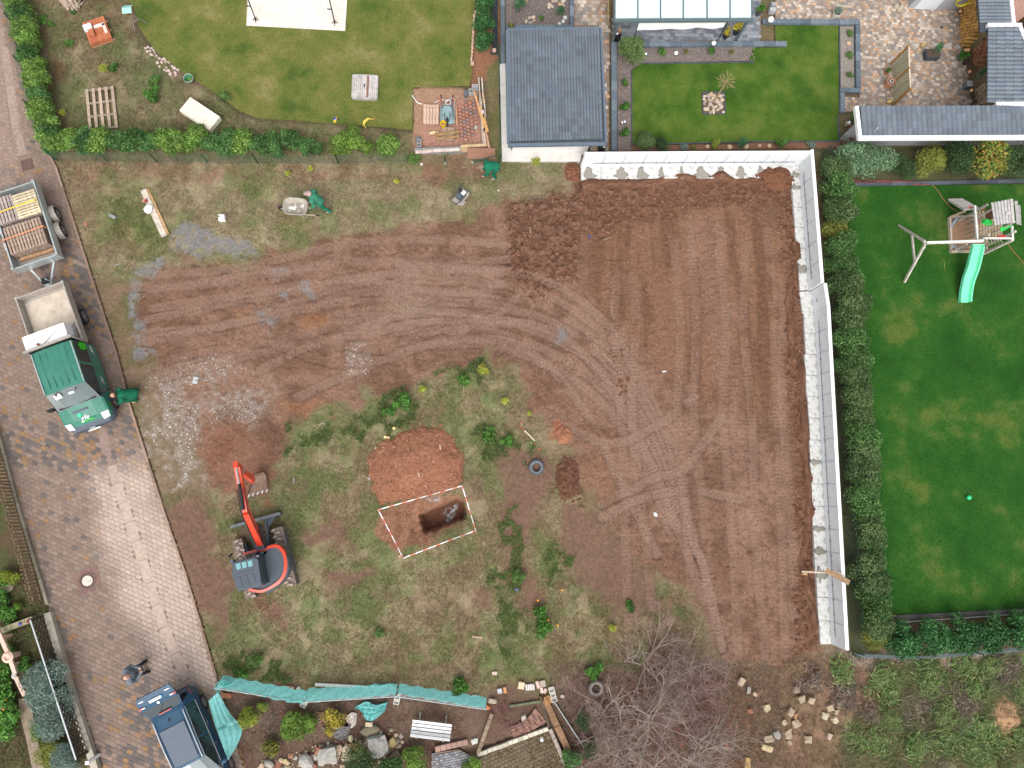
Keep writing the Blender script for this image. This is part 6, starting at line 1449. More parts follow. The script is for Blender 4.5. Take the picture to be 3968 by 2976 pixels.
sb_=[(1080,1060,1),(1110,1130,1),(1290,990,0),(1330,1090,0),(1430,1010,0),(1470,1120,1),(1560,960,0),(1600,1080,0),(1700,1000,0),(1760,1110,1),(1830,960,0),(1900,1060,0),(1990,920,0),(2110,960,1),(2170,1080,0),(1250,1250,1),(1390,1300,0),(1540,1240,1),(1700,1230,0),(1850,1190,1),(1960,1340,0),(1150,1450,0),(1300,1430,0),(1500,1460,0),(1680,1400,0),(1830,1450,0),(2000,1480,0),(2140,1400,0),(860,990,1),(1050,990,0)]
for i,(x_,y_,d_)in enumerate(sorted(sb_)):plant('scrub_dry' if d_ else 'scrub','scrub_clump',gzv(W('R',x_,y_)),('dry grey' if d_ else 'rough green')+' scrub clump, '+ORD[i]+' from the left on the bank below the laurels','scrub','scrub clumps on the bank',sc=RG.uniform(.85,1.4),stem=False)
# ---- leafless trees
def bare_tree(name,label,base,hgt,spread,nmain,seed,col,depth=4,cat='tree',r0=.09,tips=None,lift=.9):
    rs=random.Random(seed);root=empty(name,base,0,label,cat);trunk=MB();br=MB();tw=MB()
    def grow(p, d, ln, r, lev):
        pts = [p]; q = p.copy(); dd = d.copy(); k = 4
        for i in range(k):
            dd=(dd+Vector((rs.uniform(-.28,.28),rs.uniform(-.28,.28),rs.uniform(-.16,.2)))).normalized();q=q+dd*ln/k;pts.append(q.copy())
        m_ = trunk if lev == 0 else (br if lev < 3 else tw)
        m_.tube(pts, [r * (1 - .55 * i / k) for i in range(k + 1)], 6 if lev < 2 else 4, cap=False)
        if lev >= depth: return
        for i in range(3 if lev else 4):
            b=pts[rs.randint(1,k)];nd=(dd+Vector((rs.uniform(-1,1),rs.uniform(-1,1),rs.uniform(-.35,.45)))).normalized();grow(b,nd,ln*rs.uniform(.55,.8),r*.52,lev+1)
    for i in range(nmain):
        a=i/nmain*6.283+rs.uniform(-.4,.4);grow(Vector((rs.uniform(-.15,.15),rs.uniform(-.15,.15),-.05)),Vector((math.cos(a)*spread,math.sin(a)*spread,lift)).normalized(),hgt*rs.uniform(.8,1.1),r0*rs.uniform(.7,1),0)
    mt = mat('bark_' + name + str(seed), col, sc=10, amt=.2)
    trunk.build('trunk',mt,root);br.build('branches',mt,root);o=tw.build('twigs',mt,root);o['kind']='stuff'
    return root
bare_tree('bare_tree','big leafless tree with grey spreading branches at the bottom',W('Q',1790,1250),2.1,1.15,9,4,C(172,158,148),4,r0=.05)
bare_tree('bare_tree','leafless shrubby tree just right of the fallen fence panel',W('Q',1420,1200),1.35,1.0,7,9,C(160,142,132),4,r0=.045)
bare_tree('bare_tree','leafless shrub with brown twigs at the upper end of the thicket',W('Q',1780,760),1.5,1.1,7,13,C(158,140,130),4,r0=.045)
bare_tree('bare_tree','leafless reddish brown thicket beside the rubble blocks',W('R',120,1100),1.5,1.1,8,17,C(152,128,122),4,r0=.045)
bare_tree('bare_tree','leafless thicket at the bottom edge left of the bank',W('R',200,1480),1.4,1.1,8,23,C(160,148,136),4,r0=.045)
bare_tree('bare_tree','leafless brown bush low in the thicket above the bottom edge',W('Q',1560,1520),1.4,1.15,8,51,C(156,138,124),4,r0=.04)
bare_tree('bare_tree','leafless brown bush at the upper right of the thicket',W('R',60,860),1.3,1.1,7,57,C(150,130,118),4,r0=.04)
bare_tree('bare_shrub','small leafless shrub in the dark bed below the fence joint',W('O',560,1290),.55,1.1,6,31,C(140,124,112),3,'shrub',.02)
bare_tree('bare_shrub','dry stalky shrub at the foot of the fence joint',W('O',960,1100),.4,1.1,6,37,C(150,128,112),3,'shrub',.015)
bare_tree('bare_shrub','small leafless red shrub on the brown cloth',W('Q',585,1230),.75,1.2,7,41,C(140,98,92),3,'shrub',.02)
# fallen leaves of the thicket
x,y=scatter(WS('D',[(1330,1480),(1600,1460),(1680,1700),(1300,1700)]),120);i,j=at_idx(x,y)
blades('fallen_leaves',x,y,GH[i,j]+.01,.02,.10,[C(150,92,76),C(168,112,88),C(128,84,74),C(176,130,104)],5.0,'fallen reddish leaves below the bare trees','leaves')
x,y=scatter(WS('D',[(1180,1430),(1680,1430),(1700,1700),(1230,1700)]),260);i,j=at_idx(x,y)
blades('dead_stalks',x,y,GH[i,j],.14,.016,[C(146,122,108),C(126,102,92),C(164,144,128),C(108,92,80)],2.2,'tangle of dead stalks below the bare trees','stalks')
x,y=scatter(WS('O',[(0,1000),(2212,1050),(2212,1700),(0,1700)]),130);i,j=at_idx(x,y)
blades('dead_stalks',x,y,GH[i,j],.10,.018,[C(138,112,98),C(112,90,80),C(158,136,120),C(96,98,64)],2.0,'dead stalks on the dark soil below the construction fence','stalks')
x,y=scatter(WS('M',[(0,0),(400,0),(760,1659),(0,1659)]),260);k=~inpoly(x,y,ROAD);x,y=x[k],y[k];i,j=at_idx(x,y)
blades('ground_cover',x,y,GH[i,j],.10,.04,[C(92,118,62),C(76,98,54),C(120,100,76),C(104,128,70),C(110,84,64)],1.3,'low ground cover in the garden at the left edge','ground cover')
# young tree in its square of stones on the small lawn
tb=W('C',1910,880);yt=empty('young_tree',tb,0,'young bare topiary tree in a square of stones on the small lawn','tree');mt=mat('pale_bark',C(164,142,108),sc=14,amt=.15)
MB().tube([(0,0,0),(.02,.02,.9),(.03,.05,1.75)],[.045,.04,.035],8).build('trunk',mt,yt);rs=random.Random(3)
for i in range(13):
    a=i/13*6.283;d=Vector((math.cos(a),math.sin(a),rs.uniform(-.1,.5)));p=Vector((.03,.05,1.7+rs.uniform(-.08,.06)));m=MB();e=p+d*rs.uniform(.34,.5);m.tube([p,(p+e)/2+Vector((0,0,.05)),e],[.014,.010,.006],5)
    for k in range(3):q=p.lerp(e,.5+.15*k);m.tube([q,q+Vector((d.x+rs.uniform(-.9,.9),d.y+rs.uniform(-.9,.9),.3)).normalized()*.17],[.008,.004],4)
    m.build('branch', mt, yt)
# ================================================================ FENCES OF THE GARDENS
M_gfence = mat('green_fence', C(38, 92, 74), rough=.5, amt=.1)
M_wire = mat('green_wire', C(52, 104, 86), rough=.5, amt=.1)
def mesh_fence(label,pts,h,post_every=2.4,posts=None,wire=.0055,sp=.12,mt=None,pm=None,name='mesh_fence'):
    r = empty(name, pts[0], 0, label, 'fence')
    for a, b in zip(pts[:-1], pts[1:]):
        a=Vector(a);b=Vector(b);L_=(b-a).length;k=max(1,round(L_/post_every));d=(b-a).normalized()
        for i in range(k + 1):
            p=a.lerp(b,i/k);MB().tube([p,p+Vector((0,0,h+.04))],.024,6).build('post',pm or M_gfence,r,world=True)
        w = MB(); n = int(h / sp)
        for i in range(n+1):z=.03+(h-.06)*i/n;w.bar(a+Vector((0,0,z)),b+Vector((0,0,z)),wire,wire)
        n = int(L_ / sp)
        for i in range(n+1):p=a.lerp(b,i/n);w.bar(p+Vector((0,0,.02)),p+Vector((0,0,h)),wire,wire)
        w.build('wire_mesh', mt or M_wire, r, world=True)
    return r
mesh_fence('dark green mesh fence between the laurel hedge and the road',WS('A',[(60,-40),(150,235),(225,590),(310,960),(480,1372)]),1.0)
mesh_fence('dark green mesh fence along the north side of the plot',[W('A',490,1375),W('A',1350,1392),W('B',0,1400),W('B',690,1402),W('B',1280,1392)],.85,2.6)
mesh_fence('green wire fence left of the garage',[W('B',2072,1398),W('B',2068,900),W('B',2062,480)],.9,2.6,sp=.2)
gf=empty('fence_post',W('B',1605,1402),0,'lone green fence post with a pale clamp by the worker','post');MB().tube([(0,0,0),(0,0,.85)],.03,6).build('tube',M_gfence,gf);MB().box((0,0,.05),(.1,.1,.1)).build('foot',M_steel,gf)
gb=empty('brace_bar',W('B',1838,1395),0,'green diagonal brace bar beside the bending worker','bar');MB().tube([W('B',1838,1392,.15),W('B',2062,1325,.75)],.028,6).build('tube',M_gfence,gb,world=True);MB().box(W('B',1838,1393,.15),(.1,.08,.08)).build('clamp',M_steel,gb,world=True)
mesh_fence('green mesh fence between the retaining wall and the conifer hedge',[P(3185,600),P(3205,1100),P(3240,1500),P(3300,2520)],1.05,2.6,sp=.16)
M_gw = mat('grey_slat_fence', C(120, 136, 140), amt=.1)
mesh_fence('grey mesh fence with dark posts below the cherry laurels',WS('R',[(1130,862),(1500,872),(1880,845),(2260,815)]),.75,1.9,wire=.012,sp=.1,mt=M_gw,pm=M_gfence)

# ================================================================ NORTH WEST GARDEN
M_trav = mat('travertine', rough=.75, sc=6, amt=.10, src='obj', bump=.15, detail=7)
terr2 = empty('travertine_terrace', W('B', 0, 225), 0); tag(terr2, kind='structure')
TV = [W('A', 2120, -60), W('A', 2112, 222), W('B', 748, 268), W('B', 765, -60)]
sheet('terrace_bed', TV, .012, mat('terrace_joint', C(196, 182, 166), sc=10))
an=ang(TV[1],TV[2]);e1_=(TV[2]-TV[1]);ul=e1_.normalized();vl=Vector((-ul.y,ul.x,0));v_=0.0;ro=0
while v_ < 1.9:
    hh = (.40, .30, .40, .50)[ro % 4]; u_ = 0.0
    while u_ < e1_.length - .02:
        w_=min(RG.choice((.40,.60,.60,.30)),e1_.length-u_);c=TV[1]+ul*(u_+w_/2)+vl*(v_+hh/2)
        MB().box((0,0,0),(w_-.008,hh-.008,.03)).build('travertine_tile',M_trav,terr2,loc=Vector((c.x,c.y,.02))-terr2.location,rot=(0,0,an),color=np.array(C(236,226,214))*RG.uniform(.9,1.06));u_+=w_
    v_ += hh; ro += 1
# two slim black posts with ring feet
for i, (z_, bx, by, tx, ty) in enumerate((('A', 2195, 180, 2085, -20), ('B', 660, 205, 560, -20))):
    b=W(z_,bx,by);r=empty('pavilion_post',b,0,('left' if i==0 else 'right')+' slim black post with a ring foot on the travertine terrace','post')
    MB().tube([(0, 0, 0), (0, .25, 2.1)], .028, 8).build('post', M_black, r)
    for k in range(4):a=k*1.571;MB().tube([(0,0,.25),(.10*math.cos(a),.10*math.sin(a),.10),(.14*math.cos(a),.14*math.sin(a),.02)],.014,5).build('foot_scroll',M_black,r)
    MB().lathe([(.13,.0),(.13,.025),(.10,.025),(.10,0)],16,cap=False).build('ring',M_black,r)
    MB().box((-.1, .12, .9), (.2, .02, .06)).build('crank', M_black, r)
# sandbox cover of grey boards
sb=[W('B',808,622,.22),W('B',1032,632,.22),W('B',1020,852,.22),W('B',795,842,.22)];c=sum(sb,Vector())/4;an=ang(sb[0],sb[1])
sq=empty('sandbox',(c.x,c.y,0),an,'square sandbox with a lid of grey weathered boards on the lawn','sandbox');S_=(sb[1]-sb[0]).length
MB().prism([(x_*S_/2,y_*S_/2)for x_,y_ in((-1,-.88),(-.88,-1),(.88,-1),(1,-.88),(1,.88),(.88,1),(-.88,1),(-1,.88))],0,.18).build('frame',mat('grey_frame',C(176,172,168),sc=6),sq)
for i in range(12):MB().box((-S_/2+.09+(S_-.18)*i/11,0,.20),((S_-.18)/11-.012,S_-.14,.03)).build('board',M_plank,sq,color=np.array(C(150,108,92)if i==7 else C(196,188,184))*RG.uniform(.88,1.1))
MB().box((-.02, .02, .217), (.05, .14, .008)).build('hand_hole', M_dark, sq)
# roof tile pallet
q=[W('A',705,185,.5),W('A',880,115,.5),W('A',945,300,.5),W('A',750,365,.5)];c=sum(q,Vector())/4;an=ang(q[3],q[2])
rt=empty('roof_tile_stack',(c.x,c.y,0),an,'stack of terracotta roof tiles on a pallet with a white slab on top','tile stack');w_=(q[2]-q[3]).length;d_=(q[2]-q[1]).length
M_terra = mat('terracotta', rough=.8, sc=8, amt=.15, src='obj', bump=.15)
for i in range(3):MB().box((0,(i-1)*d_*.42,.06),(w_,.1,.11)).build('pallet_beam',M_plank,rt,color=C(190,160,120))
tm = MB().box((0, 0, 0), (.085, d_ / 3 - .02, .27)).mesh('roof_tile', M_terra)
for i in range(int(w_ / .1)):
    for k in range(3):inst('roof_tile',tm,rt,(-w_/2+.05+i*.1,(k-1)*d_/3,.25),(0,rad(7),0),color=np.array(C(196,118,84))*RG.uniform(.88,1.12))
MB().box((w_*.16,d_*.12,.42),(w_*.45,.14,.05)).build('pale_slab',M_trav,rt,color=C(232,220,208));MB().box((w_*.34,-.08,.42),(.13,.5,.05)).build('pale_slab',M_trav,rt,color=C(222,206,194))
MB().box((-w_*.3,d_*.14,.48),(w_*.34,.30,.14)).build('white_slab',M_trav,rt,color=C(246,246,246))
for k in range(3):MB().box((-w_*.3+k*.07,-.16,.46+k*.01),(.08,.36,.16)).build('loose_tile',M_terra,rt,color=np.array(C(186,112,80))*RG.uniform(.9,1.1))
# big weathered pallet, travertine stack
a,b,c_=W('A',765,785),W('A',800,1140),W('A',1020,1100);an=ang(a,b);L_=(b-a).length;Wd=(c_-b).length;c=(W('A',745,785)+c_)/2
pallet(L_,Wd+.12,5,C(176,156,138),(c.x,c.y,gz(c.x,c.y)),an,'big weathered pallet of five boards lying in the weeds',None,bw=.125,cross=4,lower=False)
q=[W('A',1630,828,.45),W('A',1885,998,.45),W('A',1785,1112,.45),W('A',1535,945,.45)];c=sum(q,Vector())/4;an=ang(q[0],q[1])
ts=empty('tile_stack',(c.x,c.y,0),an,'pale travertine slab stack on a pallet in the weeds','tile stack');w_=(q[1]-q[0]).length;d_=(q[2]-q[1]).length
for i in range(3):MB().box(((i-1)*w_*.42,-.04,.06),(.1,d_*.95,.12)).build('pallet_beam',M_plank,ts,color=C(168,146,120))
for k in range(4):
    for i in range(2):MB().box(((i-.5)*w_/2,0,.16+k*.075),(w_/2-.006,d_-RG.uniform(0,.02),.07)).build('slab',M_trav,ts,color=np.array(C(236,226,208))*RG.uniform(.92,1.04))
MB().box((.05,-.05,.432),(w_*.45,.2,.02)).build('loose_slab',M_trav,ts,color=C(228,220,208))
# bird feeder on a tripod of sticks
bfb=W('A',1160,200);bf=empty('bird_feeder',bfb,0,'bird feeder with pale green roof on a tripod of branches','bird feeder');M_stick=mat('grey_sticks',C(150,144,138),sc=10);tp_=W('A',1110,110,1.35)-bfb
for q in((1278,210),(1160,275),(1145,215)):e=W('A',*q)-bfb;MB().tube([e,tp_],[.022,.018],6).build('leg',M_stick,bf)
MB().tube([(tp_+(W('A',1278,210)-bfb))/2,(tp_+(W('A',1160,275)-bfb))/2],.014,5).build('crossbar',M_stick,bf)
MB().box(tp_+Vector((0,0,.02)),(.28,.28,.03),rz=.3).build('tray',M_wood,bf);m=MB();cen=tp_+Vector((0,0,.2))
for s in(1,-1):m.add([tuple(cen+Vector(v))for v in((-.2,0,.12),(.2,.06,.12),(.2,.06+s*.2,0),(-.2,s*.2,0))],[(0,1,2,3)])
m.build('roof', mat('mint_roof', C(156, 204, 194), amt=.08), bf)
for s in(1,-1):MB().tube([tp_+Vector((.1*s,0,0)),tp_+Vector((.1*s,0,.26))],.012,5).build('roof_post',M_stick,bf)
# wood pile at the top edge
wp=empty('plank_pile',W('A',600,60),0,'pile of weathered grey planks at the top edge of the garden','wood pile')
for i in range(14):o_=RG.uniform(-.05,.05);MB().bar(W('A',470+i*11+RG.uniform(-8,8),-60,.1+.03*(i%5)),W('A',560+i*9,60+(i%4)*9,.1+.03*(i%5)),.09,.035).build('plank',M_plank,wp,world=True,color=np.array(C(172,152,134))*RG.uniform(.8,1.15))
for i in range(8):MB().bar(W('A',780-i*6,-50,.12+.04*(i%3)),W('A',610+i*12,82-i*6,.12+.04*(i%3)),.10,.035).build('plank',M_plank,wp,world=True,color=np.array(C(184,166,150))*RG.uniform(.8,1.15))
# stones, basket, toys
def rock_mesh(name, seed, blocky=0.0):
    import bmesh
    rs = np.random.RandomState(seed); b = bmesh.new()
    if blocky:bmesh.ops.create_cube(b,size=1.5);bmesh.ops.subdivide_edges(b,edges=b.edges[:],cuts=2,use_grid_fill=True)
    else: bmesh.ops.create_icosphere(b, subdivisions=2, radius=1.0)
    off = rs.uniform(0, 50, 3)
    for v in b.verts:
        c_ = v.co.copy()
        if blocky: n_ = c_.normalized(); v.co = c_ * .82 + n_ * .24
        k=float(vnoise(np.array([c_.x*1.1+off[0]+c_.z]),np.array([c_.y*1.1+off[1]]))[0])-.5;k2=rs.uniform(-.5,.5)
        v.co *= 1 + (.55 if not blocky else .6) * k + (.10 if not blocky else .2) * k2
    me = bpy.data.meshes.new(name); b.to_mesh(me); b.free(); me.materials.append(M_rock); return me
M_rock = mat('rock', rough=.88, sc=3.5, amt=.22, src='obj', bump=.5, bsc=14)
ROCKS=[rock_mesh('rock',3+i)for i in range(5)];BLOCKS=[rock_mesh('block',31+i,1.0)for i in range(5)]
def rock(p, sx, sy, sz, col, label, blk=False, name='rock', cat='rock', group=None, rz=None):
    o=inst(name,RG.choice(BLOCKS if blk else ROCKS),None,(p[0],p[1],p[2]+sz*.30),(RG.uniform(-.2,.2),RG.uniform(-.2,.2),RG.uniform(0,6.28)if rz is None else rz),(sx*.56,sy*.56,sz*.54),color=np.array(col)*RG.uniform(.9,1.1));return tag(o,label,cat,group)
pts=[(1250,415),(1270,405),(1295,408),(1310,425),(1290,440),(1265,445),(1320,445),(1300,470),(1340,480),(1365,500),(1390,505),(1410,490),(1412,518),(1440,525),(1385,535),(1425,580),(1410,600),(1440,605),(1470,560),(1490,575),(1500,620),(1520,590),(1505,640),(1460,630),(1350,540),(1370,570)]
for i,(x_,y_)in enumerate(sorted(pts)):rock(gzv(W('A',x_,y_)),*(RG.uniform(.09,.17)for _ in range(2)),.1,C(204,184,176),ORD[i]+' pale stone from the left in the stone row at the lawn edge',name='stone',cat='stone',group='stone row at the lawn edge')
gb_=empty('garden_basket',W('A',1628,690),.5,'round green garden basket at the edge of the big lawn','basket')
MB().lathe([(.13,0),(.20,.2),(.215,.2),(.19,.19),(.12,.02)],16,cap=False).build('shell',mat('basket_green',C(72,132,92),rough=.6,sc=20,amt=.3),gb_);MB().lathe([(.215,.19),(.23,.21),(.215,.23),(.20,.21)],16,cap=False).build('rim',M_steel,gb_);MB().lathe([(.125,.04),(.001,.045)],12,cap=False).build('leaf_litter',M_leafmat if 'M_leafmat' in globals()else mat('litter',C(96,130,70)),gb_)
ty=empty('toy',W('B',660,1035),0,'small blue, white and yellow toy at the lawn edge','toy');MB().box((0,-.06,.05),(.12,.1,.1)).build('yellow_part',mat('toy_yellow',C(240,196,60)),ty);MB().box((0,.04,.07),(.11,.09,.12)).build('blue_part',mat('toy_blue',C(60,90,190)),ty);MB().box((.05,.0,.1),(.07,.06,.05)).build('white_part',M_wm,ty);MB().tube([(.02,.08,.08),(.1,.16,.05)],.03,6).build('orange_part',mat('toy_orange',C(226,150,70)),ty)
t2=empty('toy_dinosaur',W('B',925,1045),0,'yellow toy animal with a long curved tail at the lawn edge','toy')
o0=W('B',925,1045);MB().tube([W('B',905,1075,.08)-o0,W('B',910,1045,.09)-o0,W('B',940,1020,.1)-o0,W('B',960,1015,.08)-o0],[.05,.075,.06,.03],8).build('body',mat('toy_tan',C(222,200,92)),t2);MB().tube([W('B',960,1015,.08)-o0,W('B',980,1025,.06)-o0,W('B',1000,1012,.05)-o0],[.03,.02,.012],6).build('tail',mat('toy_orange2',C(220,160,90)),t2);MB().tube([W('B',905,1070,.06)-o0,W('B',925,1098,.03)-o0],[.03,.015],6).build('neck',_M['toy_tan'],t2)
# block edging in the narrow bed, weed fabric
ed_=[(1860,112),(1852,145),(1850,182),(1846,215),(1845,248),(1845,285),(1842,318),(1840,352),(1838,385),(1836,415),(1835,450),(1832,485),(1828,515),(1836,550)]
eb=empty('block_edging',W('B',1842,330),0,'row of small pink edging blocks between lawn and narrow bed','edging')
for i,(x_,y_)in enumerate(ed_):p=W('B',x_,y_);MB().box((p.x,p.y,.05),(.09 if i<13 else .17,.155 if i<13 else .17,.12),rz=RG.uniform(-.12,.12),ch=.012).build('block',M_trav,eb,world=True,color=np.array(C(206,172,154))*RG.uniform(.88,1.1))
wf=WS('B',[(1985,-40),(2055,-40),(2058,470),(1995,468),(2015,300),(1998,120)],.03);one(MB().add([(p.x,p.y,.03+RG.uniform(0,.05))for p in wf],[tuple(range(6))]),'weed_fabric',mat('black_fabric',C(52,54,58),rough=.8,sc=8,amt=.2,bump=.4),'black weed fabric strip beside the garage fence','fabric')
p=W('B',2024,442);one(MB().box((p.x,p.y,.09),(.17,.16,.12),ch=.01),'paving_block',M_trav,'pink paving block holding down the black fabric','block',color=C(206,176,164))
p0,p1=W('B',1862,385,.05),W('B',1905,412,.05);one(MB().tube([p0,p1],.015,6),'green_stick',M_mint,'short mint green stick in the narrow bed','stick')

# ================================================================ UNFINISHED SHED BASE
sh = lambda x_, y_, z=0.0: W('shed', x_, y_, z)
def plank(a,b,w,h,col,label,name='plank',m_=None):return one(MB().bar(a,b,w,h),name,m_ or M_plank,label,'plank',color=col)
c=sh(375,700);pallet(.98,.70,5,C(196,166,146),(c.x,c.y,.0),rad(90),'pinkish pallet of wide boards left of the upturned wheelbarrow',bw=.125)
c=sh(655,690);pallet(.98,.64,5,C(192,160,140),(c.x,c.y,.0),rad(90),'pinkish pallet below the upturned wheelbarrow',bw=.10)
c=sh(650,1010);pallet(.68,.52,7,C(176,152,134),(c.x,c.y,.0),rad(90-3),'small grey pallet at the bottom of the shed base',bw=.05)
for y0,y1,lab in((1010,955,'upper'),(1075,1030,'lower')):plank(sh(470,y0-2,.17),sh(822,y1,.17),.115,.03,C(158,128,86),lab+' of two brown boards across the small grey pallet')
for i, (x0, x1, w_, s_) in enumerate(((240, 240, 0, 0),)): pass
def barrow(root, M_t, M_f, inside=None, wheel_r=.19):
    """wheelbarrow: tray open upward, wheel at +x, handles towards -x"""
    rings = []
    for z, l0, l1, w_ in ((.30, -.22, .30, .20), (.58, -.42, .52, .34)):
        ring = []
        for i in range(24):
            a=i/24*6.283;cx,sx=math.cos(a),math.sin(a);f_=(abs(cx)**4+abs(sx)**4)**-.25
            ring.append(((l0 + l1) / 2 + cx * f_ * (l1 - l0) / 2, sx * f_ * w_, z))
        rings.append(ring)
    inner = [[(x_ * .96 + .005, y_ * .95, z_ + .012) for x_, y_, z_ in rg] for rg in rings[::-1]]
    t = MB().loft([rings[0], rings[1], inner[0], inner[1]]).build('tray', M_t, root); m = MB()
    m.tube([*(Vector(p)for p in rings[1]),Vector(rings[1][0])],.014,5,cap=False).build('rim',M_t,t)
    if inside is not None:MB().add([(x_*.93,y_*.92,.37)for x_,y_,z_ in[((a[0]+b[0])/2,(a[1]+b[1])/2,0)for a,b in zip(rings[0],rings[1])]],[tuple(range(24))]).build('residue',inside,root)
    for s in (1, -1):
        MB().tube([(.62,.06*s,wheel_r),(.3,.14*s,.30),(-.3,.24*s,.36),(-.92,.28*s,.60)],.017,6).build('handle',M_f,root);MB().tube([(-.78,.27*s,.56),(-.95,.285*s,.61)],.024,6).build('grip',M_black,root)
        MB().tube([(-.1,.2*s,.33),(-.2,.22*s,.02),(-.34,.22*s,.02),(-.36,.24*s,.38)],.014,6).build('leg',M_f,root)
        MB().bar((-.12,.16*s,.32),(.30,.10*s,.3),.04,.02).build('tray_support',M_f,root)
    wh=MB().lathe([(wheel_r*.6,-.035),(wheel_r*.9,-.045),(wheel_r,0),(wheel_r*.9,.045),(wheel_r*.6,.035)],18,M=Matrix.Translation((.62,0,wheel_r))@Matrix.Rotation(rad(90),4,'X'),cap=False).build('wheel',M_black,root)
    MB().lathe([(wheel_r*.6,-.02),(wheel_r*.6,.02)],14,M=Matrix.Translation((.62,0,wheel_r))@Matrix.Rotation(rad(90),4,'X')).build('hub',M_alu,wh);return root
M_aqua = mat('aqua_steel', C(150, 178, 182), rough=.35, sc=6, amt=.12, metal=.3)
c=sh(637,690);ub=empty('wheelbarrow',(c.x,c.y,.74),0,'upturned aqua steel wheelbarrow lying on the pallets','wheelbarrow');ub.rotation_euler=(rad(180),0,rad(-88))
barrow(ub, M_aqua, M_bump)
c=sh(575,890);bk=empty('bucket',(c.x,c.y,.15),0,'yellow mortar bucket beside the upturned wheelbarrow','bucket');My=mat('yellow_plastic',C(228,192,30),rough=.45,amt=.08)
MB().lathe([(.10,0),(.135,.26),(.145,.26),(.145,.28),(.125,.28),(.095,.02),(.001,.02)],20,cap=False).build('shell',My,bk,smooth=False);MB().lathe([(.112,.12),(.001,.125)],16,cap=False).build('sand_fill',mat('bucket_sand',C(186,160,120)),bk);m=MB();m.tube([(.14*math.cos(a),.14*math.sin(a),.27-.06*math.sin(a))for a in[i*.314 for i in range(11)]],.006,5).build('handle',M_steel,bk)
hs_=empty('garden_hose',sh(650,490),0,'coiled white hose above the upturned wheelbarrow','hose');m=MB();pts=[sh(430,490,.03),sh(480,465,.03),sh(560,440,.05)]
for i in range(40):a=2.2-i*.5;r_=.145-.0012*i;c=sh(650,488,.05+.0025*i);pts.append(c+Vector((r_*math.cos(a),r_*math.sin(a),0)))
pts+=[sh(690,420,.1),sh(730,410,.08),sh(765,450,.05),sh(740,520,.05)];m.tube(pts,.014,6).build('tube',mat('white_hose',C(236,236,232),rough=.4),hs_,world=True)
one(MB().tube(catmull([tuple(sh(*q,.05))for q in((70,370),(120,440),(165,490),(230,512))],4),.022,6),'white_pipe',_M['white_hose'],'short bent white pipe at the left edge of the shed base','pipe')
for i,(x_,y_)in enumerate(((522,440),(732,438))):one(MB().box(sh(x_,y_,.06),(.07,.10,.08),ch=.01),'orange_clip',mat('orange_plastic',C(240,110,60)),('left' if i==0 else 'right')+' small orange clip beside the white hose','clip')
pf=empty('laid_pavers',sh(960,780),0,'patch of reddish pavers being laid inside the shed base','paving');pm=MB().box((0,0,0),(.148,.135,.07),ch=.012).mesh('paver',M_paver)
for x0,y0,x1,y1 in((828,560,868,1078),(884,578,928,1095),(932,485,982,1060),(998,508,1042,1020),(1058,476,1088,826)):
    n = round((y1 - y0) / 57)
    for i in range(n+1):t=i/n;p=sh(x0+(x1-x0)*t,y0+(y1-y0)*t);inst('paver',pm,pf,p-pf.location+Vector((0,0,.07)),(0,0,rad(3)),color=np.array(RG.choice((C(176,126,106),C(168,118,98),C(142,116,110),C(164,124,106))))*RG.uniform(.9,1.1))
M_block = mat('grey_block', rough=.9, sc=12, amt=.15, src='obj', bump=.4)
def hollow(c, lx, ly, h, rz, col, label, holes=2):
    r = empty('concrete_block', c, rz, label, 'block'); t = .035; m = MB()
    m.box((0, ly / 2 - t / 2, h / 2), (lx, t, h)); m.box((0, -ly / 2 + t / 2, h / 2), (lx, t, h))
    for i in range(holes+1):m.box((-lx/2+t/2+(lx-t)*i/holes,0,h/2),(t,ly-2*t-.002,h-.003))
    m.box((0, 0, .03), (lx - .05, ly - .05, .05)); m.build('shell', M_block, r, color=col); return r
hollow(sh(1050,345),.42,.24,.24,0,C(168,168,166),'grey hollow block at the upper right of the shed base');hollow(sh(1080,268),.28,.13,.3,0,C(176,176,176),'grey block behind the other at the upper right of the shed base')
hollow(sh(186,1175),.38,.2,.24,rad(92),C(160,158,156),'hollow block standing at the lower left of the shed base')
for q,lab,s_ in(((935,345),'dark concrete curved stone at the upper right of the shed base',(.15,.26)),((170,1075),'dark concrete curved stone at the lower left of the shed base',(.26,.12))):one(MB().box(sh(*q,.14),(s_[0],s_[1],.28),ch=.03),'concrete_stone',M_block,lab,'block',color=C(96,106,116))
rock(sh(1093, 900), .16, .22, .16, C(176, 170, 160), 'grey boulder on the laid pavers')
# block wall and timbers around the base
bw=empty('block_wall',sh(500,1300),0,'low wall of grey blocks along the bottom of the shed base','wall')
for i in range(8):a,b=sh(125+i*103,1300-i*5),sh(228+i*103,1295-i*5);MB().bar(a+Vector((0,0,.14)),b+Vector((0,0,.14))+Vector((-.012,0,0)),.2,.28).build('block',M_block,bw,world=True,color=np.array(C(146,150,152))*RG.uniform(.88,1.08))
for i,(a,b,w_,col,lab)in enumerate((((125,1290),(400,1262),.14,C(206,182,170),'whitish board on the left end of the low block wall'),((410,1262),(840,1240),.14,C(210,194,184),'whitish board on the middle of the low block wall'),((850,1195),(1275,1165),.13,C(196,172,132),'tan timber at the lower right of the shed base'),((850,1250),(960,1245),.18,C(186,158,120),'short tan timber under the brown chipboard'))):plank(sh(*a,.32),sh(*b,.32),w_,.05,col,lab)
rw_=empty('form_wall',sh(1200,600),0,'grey formwork boards along the right side of the shed base','formwork')
